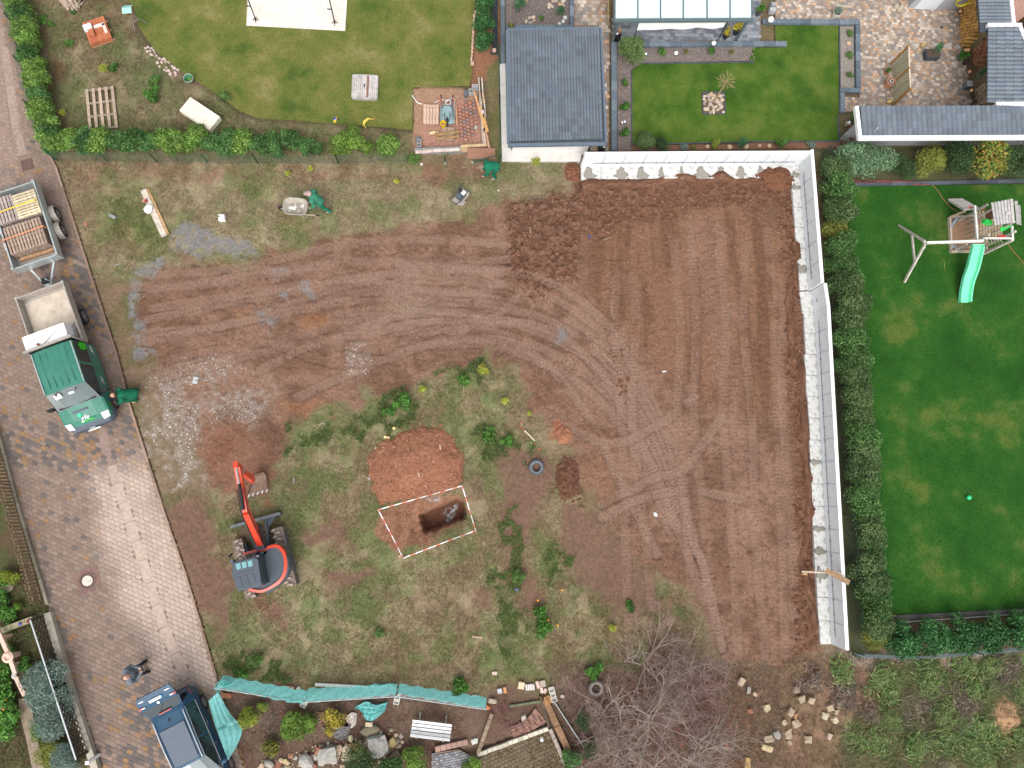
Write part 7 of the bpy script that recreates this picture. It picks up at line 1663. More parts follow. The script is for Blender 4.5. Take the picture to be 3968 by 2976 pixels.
for a,b,w_ in(((1140,110),(1165,540),.06),((1190,110),(1215,520),.06),((1165,540),(1215,1150),.08),((1235,520),(1250,940),.05)):MB().bar(sh(*a,.2),sh(*b,.2),w_,.3).build('board',M_plank,rw_,world=True,color=np.array(C(190,182,172))*RG.uniform(.88,1.06))
for a,b,w_,z,col,lab in(((1065,300),(1205,800),.09,.36,C(208,156,112),'long tan plank leaning along the right side of the shed base'),((1150,300),(1190,530),.07,.40,C(168,150,132),'grey plank at the upper right of the shed base'),((1205,340),(1230,500),.09,.38,C(186,160,130),'split short board beside the trench'),((1175,540),(1215,900),.08,.40,C(200,164,120),'tan plank with an orange tint on the formwork'),
        ((1215,720),(1280,955),.13,.43,C(196,152,96),'wide ochre plank crossing the formwork'),((1250,940),(1310,1215),.08,.42,C(184,146,118),'brown plank at the lower right corner of the shed base'),((1215,960),(1240,1145),.13,.36,C(188,164,148),'knotty pinkish board near the lower right corner'),((780,540),(792,850),.06,.2,C(196,146,116),'narrow reddish batten right of the upturned wheelbarrow')):plank(sh(*a,z),sh(*b,z),w_,.04,col,lab)
one(MB().box(sh(1198,635,.5),(.15,.15,.07),ch=.01),'paving_block',M_trav,'pale pink paving block on the formwork planks','block',color=C(214,190,184))
q = [sh(958, 1215, .42), sh(1405, 1222, .42), sh(1408, 1398, .36), sh(955, 1385, .36)]
one(slab4(q,.03),'chipboard',mat('chipboard',C(152,112,92),sc=26,amt=.3,bump=.3,stretch=(.4,2,1)),'brown chipboard sheet at the lower right corner of the shed base','board')
for i,(x_,y_,s_)in enumerate(((380,978,.17),(420,965,.13),(470,962,.10))):one(MB().box(sh(x_,y_,.04),(s_,.1,.06),rz=RG.uniform(-.5,.5)),'wood_offcut',M_plank,('left','middle','right')[i]+' pale wood offcut below the pinkish pallet','offcut',color=C(232,214,164)if i<2 else C(190,160,124))
# ================================================================ GARDEN BEHIND THE GARAGE: pergola, lamps, stones, pots
ZP = 2.25
pg=empty('pergola',W('C',1040,368),0,'patio roof of milky glass panes on a grey frame','pergola')
M_pg=mat('pergola_frame',C(96,112,114),rough=.5,amt=.08);M_milk=mat('milky_glass',C(212,236,236),rough=.25,sc=1.5,amt=.03,spec=.6)
xs_ = [1068, 1263, 1458, 1653, 1857, 2054, 2240]
for i in range(6):
    a,b,c_,d=W('C',xs_[i],-80,ZP+.12),W('C',xs_[i+1],-80,ZP+.12),W('C',xs_[i+1],160,ZP),W('C',xs_[i],160,ZP);g_=Vector((.03,0,0));MB().add([tuple(a+g_),tuple(b-g_),tuple(c_-g_),tuple(d+g_)],[(3,2,1,0)]).build('glass_pane',M_milk,pg,world=True)
for x_ in xs_:MB().bar(W('C',x_,-80,ZP+.12),W('C',x_,165,ZP),.06,.08).build('rafter',M_pg,pg,world=True)
MB().bar(W('C',1058,178,ZP),W('C',2250,172,ZP),.14,.14).build('gutter_beam',M_pg,pg,world=True)
for x_, y_ in ((1040, 366), (2105, 350)):
    b=W('C',x_,y_);MB().bar(b,b+Vector((0,0,ZP-.05)),.11,.11).build('post',M_pg,pg,world=True)
for x0, y0 in ((1220, 352), (1945, 355)):
    b=W('C',x0,y0);MB().bar(b,b+Vector((0,.0,ZP-.1)),.035,.035).build('guide_post',M_black,pg,world=True)
a,b=W('C',1282,178,ZP-.1),W('C',2030,172,ZP-.1);n=24;top=[a.lerp(b,i/n)for i in range(n+1)]
MB().loft([[tuple(p)for p in top],[tuple(p+Vector((0,-.02+.03*math.sin(i*.8),-.52-.14*(1-i/n)-.04*math.sin(i*.7))))for i,p in enumerate(top)]],closed=False).build('awning',M_whitep,pg,world=True)
wpn=empty('privacy_panel',W('C',1010,185),0,'ochre wooden privacy panel left of the milky glass roof','panel')
for i in range(8):MB().bar(W('C',1012,180-i*26,.05),W('C',1012,180-i*26,1.5),.02,.27).build('board',M_plank,wpn,world=True,color=np.array(C(176,146,92))*RG.uniform(.88,1.1))
M_globe = mat('white_globe', C(248, 250, 248), rough=.25, amt=.02)
def globe(p, r, label, m_=M_globe, foot=True):
    g_=empty('garden_globe',p,0,label,'globe');MB().sphere((0,0,r+.03),r,18,12).build('sphere',m_,g_,smooth=True);MB().lathe([(r*.5,0),(r*.45,.05)],14).build('foot',M_black,g_);return g_
globe(W('C',1907,385,.14),.11,'white globe lamp on the slate coping of the grey terrace');globe(W('C',1586,468),.10,'white globe lamp in the gravel above the small lawn');globe(W('T',168,175,.16),.15,'large white globe lamp at the corner of the patio coping')
globe(W('C', 1326, 478), .11, 'mirrored globe in the gravel beside the round shrub', M_chrome)
st_=empty('wood_stump',W('C',1082,340),0,'black stand with a wooden stump beside the left pergola post','stand');MB().box((0,0,.3),(.24,.24,.6),ch=.02).build('stand',M_black,st_);MB().lathe([(.10,.6),(.105,.78)],14).build('stump',mat('stump',C(170,130,100)),st_)
globe(W('C', 1085, 300, .8), .07, 'mirrored ball on the wooden stump', M_chrome)
cb=empty('mirror_balls',W('C',1142,1052),0,'cluster of mirrored balls in the gravel left of the small lawn','globe')
for i,(dx,dy,r_)in enumerate(((.03,.0,.10),(-.09,.02,.05),(-.03,.10,.045),(.06,.12,.05),(-.07,-.06,.04))):MB().sphere((dx,dy,r_),r_,14,10).build('ball',M_chrome,cb,smooth=True)
bp_=empty('lamp_planter',W('C',948,1282),0,'black square planter with small white globes beside the garage','planter');MB().box((0,0,.15),(.30,.24,.3)).build('box',M_black,bp_);inst('plant',leaf_mesh('planter_leaves',160,(.14,.11,.08),(.06,.03),[C(70,100,60),C(90,120,70)],4,5),bp_,(0,0,.28))
for i,(dx,dy)in enumerate(((.06,-.08),(.08,.04),(.10,-.01),(.05,.08))):MB().sphere((dx,dy,.38),.035,10,7).build('globe',M_globe,bp_,smooth=True)
sp=empty('stone_post',W('T',180,115),0,'low concrete posts behind the large white globe lamp','post');MB().box((0,.08,.15),(.30,.2,.3),ch=.01).build('block',M_block,sp,color=C(176,178,178));MB().box((0,.3,.2),(.2,.18,.4),ch=.01).build('block',M_block,sp,color=C(156,162,166))
CB = [C(202, 182, 160), C(184, 168, 152), C(214, 196, 178), C(168, 160, 152), C(196, 166, 134)]
for i,(x_,y_,a,b)in enumerate(((308,188,.20,.16),(340,160,.17,.2),(370,150,.2,.15),(345,202,.18,.15),(372,182,.14,.13),(510,45,.22,.16),(540,18,.14,.22),(502,66,.2,.14),(536,66,.18,.16),(595,40,.16,.18),(620,50,.14,.2),(560,8,.16,.2),(625,15,.2,.2),(265,5,.2,.2),(300,12,.22,.2),(590,208,.2,.14),(640,158,.2,.18),(620,188,.18,.16))):
    rock(W('C',x_,y_),a,b,.14,CB[i%5]if i<15 else C(206,208,210),ORD[i]+' boulder counted along the rock bed behind the garage',name='boulder',group='boulders in the rock bed')
rs=random.Random(8);fr=[W('C',1815,795),W('C',2005,795),W('C',2008,978),W('C',1818,978)]
fx=empty('tree_square',fr[3],0,'dark granite frame around the stones of the young tree','edging')
for a, b in zip(fr, fr[1:] + fr[:1]): pieces(fx, a, b, .06, .07, .3, M_slate, DK, 'kerb_stone')
sheet('tree_soil', fr, .016, mat('tree_soil', C(110, 92, 80), sc=20, amt=.3))
k = 0
for i in range(6):
    for j in range(6):
        p = W('C', 1840 + i * 29 + rs.uniform(-14, 14), 818 + j * 28 + rs.uniform(-14, 14))
        rock((p.x,p.y,.02),rs.uniform(.10,.24),rs.uniform(.1,.22),.12,C(170,180,184)if(i,j)==(2,3)else CB[rs.randrange(5)],'cobble stone, number %s along the stones around the young tree'%ORD[k]if False else ORD[k]+' cobble, counted downwards column by column, around the young tree',name='cobble',cat='stone',group='stones around the young tree');k+=1
for i,(z_,x_,y_,a)in enumerate((('C',1858,1262,.18),('C',2050,1262,.24),('C',2190,1262,.22),('T',85,1172,.16),('T',165,1175,.2),('T',800,348,.2))):rock(W(z_,x_,y_),a,a*.9,.16,C(206,176,146),('boulder in the pale gravel bed' if i==5 else ORD[i]+' tan boulder from the left in the mulch bed'),name='boulder',group='boulders of the mulch bed')
def pot(p,r,h,col,label,kind=None,sc=1.0,square=False,fill=C(90,76,64),name='flower_pot',lx=None,rot=0,up=None):
    o = empty(name, p, rot, label, 'pot'); m_ = mat('pot%d' % len(_M), col, rough=.6, amt=.08)
    if square:MB().box((0,0,h/2),(lx or 2*r,2*r,h),taper=1.08).build('pot',m_,o);MB().box((0,0,h+.002),((lx or 2*r)*.94,2*r*.94,.01)).build('soil',mat('soil%d'%len(_M),fill),o)
    else:
        MB().lathe([(r*.7,0),(r,h*.9),(r*1.06,h*.9),(r*1.06,h),(r*.92,h),(r*.88,h*.86)],20,cap=False).build('pot',m_,o,smooth=False);MB().lathe([(r*.9,h*.86),(.001,h*.87)],18,cap=False).build('soil',mat('soil%d'%len(_M),fill),o)
    if kind:
        n,R_,lf,cols,lb=KIND[kind];inst('plant',leaf_mesh(kind+'_potted',n,R_,lf,cols,lb,seed=len(_M)),o,(0,0,h*.85),scale=(sc,sc,up or sc))
    return o
pot(W('C',2098,290),.17,.38,C(56,60,64),'black pot with a yellow shrub at the right pergola post','mum',1.15);pot(W('C',2010,325),.15,.34,C(50,54,58),'black pot with a yellow flowering plant in front of the pergola','mum',1.0)
pot(W('T',72,120),.15,.3,C(80,84,86),'dark pot with a green bush right of the milky glass roof','box',1.2);pot(W('T',690,132),.20,.34,C(206,206,190),'cream pot with a bluish plant at the top of the patio','silver',.28)
pot(W('T',1452,460),.20,.34,C(74,80,88),'dark rectangular planter with a dark conifer on the patio','fir',.85,True,lx=.66);pot(W('T',1690,470),.20,.38,C(92,102,106),'grey round pot with a leafy plant near the wood store','broad',1.3);pot(W('T',1728,512),.12,.22,C(70,62,58),'small dark pot in front of the grey round pot')
pot(W('T',1740,700),.15,.34,C(108,118,122),'grey square pot with a tall dark upright plant by the wood store','fir',.6,True,fill=C(180,182,182),up=1.6);pot(W('T',1098,590),.11,.2,C(176,112,84),'small terracotta pot with a plant left of the reed screens','box',.7)
o=pot(W('T',1112,690),.21,.42,C(206,144,120),'large terracotta pot filled with stones and small globes',None,fill=C(120,96,84));
for i in range(5):MB().sphere((.09*math.cos(i*1.25),.09*math.sin(i*1.25),.42),.03,10,7).build('small_globe',M_globe,o,smooth=True)
pot(W('T',1190,600),.10,.12,C(150,110,70),'pot with yellow flowers between the two reed screens','mum',.85)
pot(W('T',792,1060),.09,.2,C(50,44,44),'black pot with a reddish plant left of the long shed, upper one','purple',1.0);pot(W('T',795,1118),.09,.2,C(52,46,46),'black pot with a reddish plant left of the long shed, lower one','purple',1.1)
lb_=empty('string_lamp',W('T',790,1003),0,'small pale lamp block with tiny white globes beside the long shed','lamp');MB().box((0,0,.1),(.2,.18,.2)).build('block',mat('tan_block',C(190,176,152)),lb_);MB().sphere((0,0,.24),.07,10,7).build('globe',M_globe,lb_,smooth=True)
for x_,y_,a,b,lab in((1125,490,.3,.24,'grey boulder at the upper end of the reed screens'),(1145,470,.24,.16,'white boulder at the upper end of the reed screens'),(1130,820,.2,.32,'yellow boulder at the lower end of the reed screens'),(1330,378,.26,.18,'grey flat stone at the left of the stone row on the patio'),(1395,368,.26,.17,'yellow flat stone in the stone row on the patio'),(1490,372,.4,.17,'long pale stone in the stone row on the patio'),(1600,380,.36,.17,'pale stone at the right of the stone row on the patio'),(1670,382,.26,.17,'last pale stone of the stone row towards the wood store'),(1215,68,.42,.24,'big sandstone boulder below the house wall'),(1180,62,.22,.2,'smaller sandstone boulder below the house wall'),(1800,410,.26,.2,'brown root wood in front of the wood store')):
    rock(W('T',x_,y_),a,b,.2,C(196,168,110)if 'yellow' in lab else C(184,172,154)if 'sand' in lab else C(150,110,76)if 'root' in lab else C(196,186,176),lab,'flat' in lab or 'row' in lab)
# reed screens
rs_=empty('reed_screens',W('T',1150,680),0,'two reed screens between brown posts standing on the patio','screen');M_reed=mat('reed_mat',C(196,188,160),sc=5,amt=.25,stretch=(14,14,.6),bump=.3)
py = [(1148, 512), (1152, 682), (1160, 842)]
for x_,y_ in py:b=W('T',x_,y_);MB().bar(b,b+Vector((0,0,1.5)),.09,.09).build('post',mat('honey_wood',C(176,132,78),sc=8,amt=.2),rs_,world=True)
for (xa, ya), (xb_, yb_) in zip(py[:-1], py[1:]):
    a, b = W('T', xa, ya), W('T', xb_, yb_); n = 22; d = (b - a)
    r_=MB().bar(a+Vector((0,0,.75))+d*.06,b+Vector((0,0,.75))-d*.06,.02,1.35).build('reed_panel',M_reed,rs_,world=True);MB().bar(a+Vector((0,0,1.45)),b+Vector((0,0,1.45)),.05,.04).build('top_rail',mat('pale_rail',C(226,208,190)),r_,world=False,loc=-rs_.location)
    for i in range(n):p=a+d*(.07+.86*i/(n-1))+Vector((-.016,0,0));MB().tube([p+Vector((0,0,.08)),p+Vector((RG.uniform(-.01,.01),RG.uniform(-.02,.02),1.42))],.011,5).build('reed',M_woodo,rs_,world=True,color=np.array(C(200,192,164))*RG.uniform(.8,1.1))
# firewood
def logs(label, pts, h0, h1, r, n_, col, lng=.4, dirx=(1, .12, 0)):
    """stacked logs with their ends to the patio; pts: base line from..to"""
    a,b=pts;root=empty('firewood_stack',a,0,label,'firewood');d=Vector(dirx).normalized();L_=(b-a).length;e=(b-a).normalized();z=h0+r;row=0
    ms=[MB().lathe([(r*f,0),(r*f,lng)],7,M=frame_on((0,0,0),e,(0,0,1))@Matrix.Rotation(rad(90),4,'X')).mesh('log',M_woodo)for f in(.8,1.0,.9)]
    while z < h1:
        u = r * (1 + row % 2)
        while u < L_ - r * .5:
            p=a+e*u-root.location;inst('log',RG.choice(ms),root,(p.x+RG.uniform(-.04,.05),p.y,z+RG.uniform(-.012,.012)),(RG.uniform(-.05,.05),0,RG.uniform(-.08,.08)),color=np.array(col)*RG.uniform(.65,1.2));u+=2*r*.97
        z += r * 1.75; row += 1
    return root
logs('stack of golden split logs in the firewood shelter',(W('T',1700,380),W('T',1690,40)),0,1.5,.085,0,C(206,160,92));logs('stack of reddish split wood in the upper bay of the wood store',(W('T',1800,545),W('T',1775,420)),.1,1.6,.06,0,C(178,128,98));logs('stack of pale logs in the lower bay of the wood store',(W('T',1835,845),W('T',1800,730)),.05,1.5,.06,0,C(206,184,156))
tl=empty('storage_log',W('T',1800,640),0,'thick cut tree trunk stored in the middle bay of the wood store','log');MB().tube([(0,0,.45),(.75,.10,.62)],[.17,.2],14).build('trunk',mat('trunk_bark',C(150,134,118),sc=6,amt=.25,bump=.5),tl);MB().lathe([(.165,0),(.001,.004)],14,M=frame_on((-.004,0,.45),(0,1,0),(-1,-.1,0)),cap=False).build('cut_face',mat('cut_wood',C(206,184,156)),tl)
yh=empty('yellow_hose',W('T',1640,70),0,'coiled yellow hose hanging on the house wall','hose');m=MB();pts=[(.30*math.cos(i*.42)*(1+.06*math.sin(i)),-.10-.002*i,.75+.30*math.sin(i*.42))for i in range(62)];m.tube(pts,.018,5).build('coil',mat('yellow_hose',C(232,214,70),rough=.45),yh)
one(MB().box(W('T',1550,220,.004),(.11,.11,.008)),'patio_drain',M_dark,'small dark square drain in the patio paving','drain')
vt=empty('roof_vent',W('T',1023,1040,z3+.02),0,'tiny metal vent on the roof of the long shed','vent');MB().lathe([(.04,0),(.035,.1),(.05,.11),(.04,.14)],10).build('cap',M_steel,vt)
# red creeper along the edging
cv=empty('red_creeper',W('H',1000,215),0,'thin red creeper growing along the slate edging of the playground lawn','creeper');rs=random.Random(6)
for k_ in range(3):MB().tube([W('H',780+i*68,208+k_*5+rs.uniform(-12,16)+(16 if i>7 else 0),.10+rs.uniform(0,.08))for i in range(11)],.012,4).build('stem',mat('creeper_red',C(150,78,84)),cv,world=True)
# orange garden line across the lawn
one(MB().tube([W('H',x_,y_,.03)for x_,y_ in((1475,240),(1520,285),(1560,350),(1620,420),(1690,465))],.011,5),'orange_line',mat('orange_rope',C(190,128,84)),'thin orange line on the grass above the play tower','rope');one(MB().tube([W('H',x_,y_,.03)for x_,y_ in((2080,710),(2130,780),(2212,870))],.011,5),'orange_line',_M['orange_rope'],'thin orange line on the grass right of the slide','rope');one(MB().tube([W('H',x_,y_,.03)for x_,y_ in((1565,840),(1575,880),(1572,920))],.010,5),'yellow_line',mat('yellow_rope',C(150,160,70)),'short yellow string on the grass left of the slide','rope')
# ================================================================ PLAY TOWER
pt = lambda x_, y_, z=0.0: W('play', x_, y_, z)
M_pw = mat('grey_play_wood', rough=.85, sc=7, amt=.2, src='obj', bump=.2); GW = C(196, 186, 176)
tw_=empty('play_tower',pt(1250,600),0,'grey wooden play tower with sandpit, swing beam and roofed deck','play tower')
def pb(a,b,w,h,nm,col=GW,par=None):return MB().bar(a,b,w,h).build(nm,M_pw,par or tw_,world=True,color=np.array(col)*RG.uniform(.9,1.08))
apx = pt(520, 725, 2.1)
for q in((150,478),(230,1275)):pb(pt(*q),apx+Vector((0,.06 if q[1]<700 else-.06,0)),.09,.09,'swing_leg')
pb(pt(335,585,1.0),pt(378,1035,1.0),.07,.09,'swing_brace');pb(pt(500,680,1.9),pt(512,800,1.9),.06,.1,'swing_brace');pb(pt(540,725,2.12),pt(1330,700,2.12),.10,.12,'swing_beam',C(226,222,216))
sand=MB().add([tuple(pt(x_,y_,.05))for x_,y_ in((870,380),(1360,350),(1370,840),(890,850))],[(0,1,2,3)]).build('sand',mat('play_sand',C(170,136,110),sc=12,amt=.15,bump=.4),tw_,world=True)
for a,b in(((858,370),(1370,340)),((858,370),(885,850)),((885,850),(1370,842)),((1370,842),(1365,340))):pb(pt(*a,.1),pt(*b,.1),.07,.18,'sandpit_board',C(206,190,170))
for a,b in(((885,500),(980,365)),((900,750),(1010,840))):MB().bar(pt(*a,.19),pt(*b,.19),.14,.02).build('corner_seat',mat('grey_seat',C(150,158,166)),tw_,world=True)
ZD = 1.25; dk = [(1225, 285), (1610, 250), (1610, 650), (1250, 690)]
for i in range(9):
    t0_,t1_=i/9,(i+1)/9-.012;f=lambda t,top:(dk[0][0]+(dk[1][0]-dk[0][0])*t,dk[0][1]+(dk[1][1]-dk[0][1])*t)if top else(dk[3][0]+(dk[2][0]-dk[3][0])*t,dk[3][1]+(dk[2][1]-dk[3][1])*t)
    pb(pt(*f((t0_+t1_)/2,True),ZD),pt(*f((t0_+t1_)/2,False),ZD),.105,.03,'deck_board',C(190,170,142))
for q in dk: b = pt(*q, ZD); pb(Vector((b.x, b.y, 0)), Vector((b.x, b.y, 2.05)), .09, .09, 'post')
pb(pt(1215,205,2.0),pt(1250,690,2.0),.06,.09,'top_rail',C(244,242,240));pb(pt(1330,662,1.9),pt(1750,662,1.9),.06,.09,'top_rail',C(226,220,214));pb(pt(1745,690,1.9),pt(1735,490,1.9),.08,.08,'top_rail',C(230,226,222))
b = pt(1745, 685, 1.9); pb(Vector((b.x, b.y, 0)), b, .09, .09, 'post')
for i in range(7):pb(pt(1078+i*4,270+i*66,ZD-.85+.02*i),pt(1222+i*4,222+i*66,ZD+.35),.03,.10,'climbing_slat',C(186,176,160))
for i in range(12):t=i/11;pb(pt(845+230*t,122+138*t,.1+1.0*t),pt(1050+240*t,116+130*t,.1+1.05*t),.08,.03,'ramp_board',C(196,190,184))
pb(pt(850,128,.05),pt(1080,268,1.1),.05,.1,'ramp_beam');pb(pt(870,365,.2),pt(1080,285,1.0),.07,.09,'brace',C(190,170,146));pb(pt(905,835,.2),pt(1110,745,1.1),.06,.08,'brace',C(186,170,150));pb(pt(1370,830,.2),pt(1740,700,1.5),.06,.09,'brace',C(186,172,154))
for i in range(6):pb(pt(1345+i*46,672+i*2,1.75),pt(1372+i*46,735-i*2,.95),.10,.025,'side_board',C(176,164,148))
ZRf = 2.75; rr = [(1440, 168), (1750, 108), (1775, 440), (1490, 480)]; n = 7
for i in range(n):
    t=(i+.5)/n;a=pt(rr[0][0]+(rr[1][0]-rr[0][0])*t,rr[0][1]+(rr[1][1]-rr[0][1])*t,ZRf+.12*math.sin(t*math.pi));b=pt(rr[3][0]+(rr[2][0]-rr[3][0])*t,rr[3][1]+(rr[2][1]-rr[3][1])*t,ZRf+.12*math.sin(t*math.pi));pb(a,b,.118,.03,'roof_board',C(186,182,180))
pb(pt(1790,140,ZRf-.1),pt(1820,465,ZRf-.1),.14,.03,'roof_board',C(176,172,170));pb(pt(1835,200,ZRf-.35),pt(1850,475,ZRf-.35),.1,.03,'roof_board',C(166,162,160));pb(pt(1655,318,ZRf+.15),pt(1710,312,ZRf+.15),.12,.03,'roof_cap',C(206,202,198))
for q in((1470,250),(1745,200),(1780,430),(1500,470)):b=pt(*q,ZRf-.1);pb(Vector((b.x,b.y,ZD)),b,.06,.06,'roof_post')
MB().bar(pt(1425,245,1.7),pt(1445,400,1.7),.02,.6).build('side_panel',M_wood,tw_,world=True)
M_canv = mat('green_canvas', C(48, 190, 80), rough=.7)
for q,zz in(([(1310,400),(1385,388),(1462,405),(1465,465),(1390,488),(1318,455)],1.6),([(1572,570),(1580,510),(1650,470),(1745,452),(1730,490),(1640,550)],1.9)):MB().add([tuple(pt(x_,y_,zz+.1*(i%2)))for i,(x_,y_)in enumerate(q)],[tuple(range(6))]).build('canvas',M_canv,tw_,world=True)
MB().tube([pt(1540,640,1.75),pt(1640,628,1.75)],.05,8).build('red_handle',mat('red_plastic',C(232,70,76)),tw_,world=True)
for q in((1150,225),(1340,245)):MB().sphere(pt(*q,1.35),.05,8,6).build('red_grip',_M['red_plastic'],tw_,world=True)
# slide
sl_=empty('slide',pt(1070,1570),0,'mint green wavy slide running down from the play tower','slide');M_sl=mat('mint_plastic',C(116,226,176),rough=.38,amt=.04,sc=3)
cl=catmull([tuple(pt(*q))for q in((1262,745,ZD+.02),(1225,900,1.02),(1180,1080,.80),(1120,1250,.52),(1085,1420,.26),(1072,1560,.10))],5);rings=[]
for i, p in enumerate(cl):
    p=Vector(p);q0,q1=Vector(cl[max(i-1,0)]),Vector(cl[min(i+1,len(cl)-1)]);d=(q1-q0);d.z=0;d.normalize();nr=Vector((-d.y,d.x,0));w_=.235;hh=.14 if i>1 else .06
    rings.append([tuple(p+nr*(w_+.06)+Vector((0,0,-.04))),tuple(p+nr*(w_+.045)+Vector((0,0,hh))),tuple(p+nr*(w_-.02)+Vector((0,0,hh))),tuple(p+nr*(w_-.06)),tuple(p-nr*(w_-.06)),tuple(p-nr*(w_-.02)+Vector((0,0,hh))),tuple(p-nr*(w_+.045)+Vector((0,0,hh))),tuple(p-nr*(w_+.06)+Vector((0,0,-.04)))])
MB().loft(rings, closed=False).build('chute', M_sl, sl_, world=True, smooth=False)
bl=W('L',1757,1300);one(MB().sphere(bl+Vector((0,0,.11)),.11,16,10),'ball',mat('mint_ball',C(60,214,140),rough=.4,sc=4,col2=C(30,130,90),lo=.55,hi=.6),'small mint green ball on the deep green lawn','ball',smooth=True)
# timber brace on the retaining wall
tb_=empty('timber_brace',W('R',950,355),0,'timber brace and plank clamped over the lower retaining wall','brace');MB().bar(W('R',822,348,.25),W('R',1075,358,WALL_H+.1),.06,.08).build('strut',M_plank,tb_,world=True,color=C(226,206,184));MB().bar(W('R',970,338,WALL_H-.1),W('R',1118,418,WALL_H+.25),.22,.04).build('plank',M_plank,tb_,world=True,color=C(168,138,108));MB().box(W('R',835,362,.2),(.18,.08,.2)).build('wedge',M_plank,tb_,world=True,color=C(200,160,120))
dp=W('H',640,1045);one(MB().box((dp.x,dp.y,.3),(.32,.22,.6),rz=-.4),'compost_box',M_dg,'dark box standing between hedge and retaining wall','box');dq=W('L',890,1635);one(MB().box((dq.x,dq.y,.1),(.24,.3,.2)),'drain_box',mat('dark_box',C(92,96,110)),'dark grated box in the gap of the conifer hedge','box')
# ================================================================ SITE THINGS
# mound of orange soil
mp_=[tuple(W('J',*q))[:2]for q in((1420,765),(1560,800),(1700,920),(1770,1050),(1755,1240),(1640,1330),(1400,1380),(1060,1450),(990,1320),(930,1180),(945,1060),(1000,960),(1180,850),(1330,800))]
xs_=[p[0]for p in mp_];ys_=[p[1]for p in mp_];ux=np.arange(min(xs_)-.2,max(xs_)+.2,.045);uy=np.arange(min(ys_)-.2,max(ys_)+.2,.045);UX,UY=np.meshgrid(ux,uy)
f1=fbm(UX,UY,1.4,4,61);f2=fbm(UX,UY,7,3,62);sd=sdpoly(UX+(fbm(UX,UY,2.2,3,63)-.5)*.35,UY+(f1-.5)*.35,mp_);ii,jj=at_idx(UX,UY)
Zm=GH[ii,jj]+.45*np.clip(-sd/1.0,0,1)**.75*(.8+.4*f1)+(f2-.5)*.07*(sd<0)-.25*sstep(0,.12,sd)
keep=(sd<.1);idm=np.arange(UX.size).reshape(UX.shape);fq=np.stack([idm[:-1,:-1],idm[:-1,1:],idm[1:,1:],idm[1:,:-1]],-1).reshape(-1,4);fk=keep.ravel()[fq].all(1);fq=fq[fk]
used=np.unique(fq);rm=np.full(UX.size,-1);rm[used]=np.arange(len(used));cm_=np.array(C(158,111,86))*(1-f1[...,None])+np.array(C(136,92,70))*f1[...,None];vz=np.stack([UX,UY,Zm],-1).reshape(-1,3)[used]
mo=inst('soil_mound',np_mesh('soil_mound',vz,rm[fq],M_ground,cm_.reshape(-1,3)[used],smooth=True));tag(mo,'round mound of orange soil above the taped pit','soil mound')
n=1500;x=NR.uniform(min(xs_),max(xs_),n);y=NR.uniform(min(ys_),max(ys_),n);s_=sdpoly(x,y,mp_);k=(s_<.12)&(NR.rand(n)<np.where(s_>-.5,1,.45));x,y=x[k],y[k];ji=np.clip(np.searchsorted(ux,x),0,len(ux)-1);jk=np.clip(np.searchsorted(uy,y),0,len(uy)-1)
pebbles('clods',x,y,np.maximum(Zm[jk,ji],GH[at_idx(x,y)]),.036,[C(160,112,86),C(140,95,72),C(176,132,106)],None,parent=mo)
def heap(label, r_, cx, cy, rx, ry, h, col, seed, clods=120, cr=.03, name='soil_heap'):
    c=W(r_,cx,cy);a=np.linspace(-1.15,1.15,34);AX,AY=np.meshgrid(a,a);x=c.x+AX*rx;y=c.y+AY*ry;rr=np.hypot(AX,AY)+(fbm(x,y,3,3,seed)-.5)*.5;z0=GH[at_idx(x,y)]
    Z=z0+h*np.clip(1.15-rr,0,1)**.8+(fbm(x,y,9,2,seed+1)-.5)*.08*(rr<1.1)-.1*(rr>1.1);ii_=np.arange(AX.size).reshape(AX.shape);q=np.stack([ii_[:-1,:-1],ii_[:-1,1:],ii_[1:,1:],ii_[1:,:-1]],-1).reshape(-1,4)
    o=inst(name,np_mesh(name,np.stack([x,y,Z],-1).reshape(-1,3),q,M_ground,np.repeat([col],AX.size,0)*NR.uniform(.85,1.12,(AX.size,1)),smooth=True));tag(o,label,'soil heap')
    t=NR.uniform(0,6.28,clods);rr2=np.sqrt(NR.rand(clods))*1.05;px,py=c.x+np.cos(t)*rr2*rx,c.y+np.sin(t)*rr2*ry;pebbles('clods',px,py,GH[at_idx(px,py)]+h*np.clip(1.1-rr2,0,1)**.8,cr,[np.array(col)*.85,np.array(col)*1.1,np.array(col)],None,parent=o);return o
heap('small heap of orange soil right of the grass island','K',620,850,.34,.36,.16,C(160,110,84),71);heap('heap of dark fresh clods right of the tyre','K',660,1230,.48,.85,.22,C(112,78,62),75,200,.05)
heap('heap of clods beside the left end of the retaining wall','G',705,260,.35,.45,.3,C(128,86,66),79,120,.05);heap('rounded brown earth clump on the grassy bank','R',2075,1250,.65,.8,.35,C(168,134,102),83,60,.05);heap('bank of fresh soil in the corner of the two retaining walls','H',215,190,1.0,.55,.4,C(118,80,61),87,160,.05)
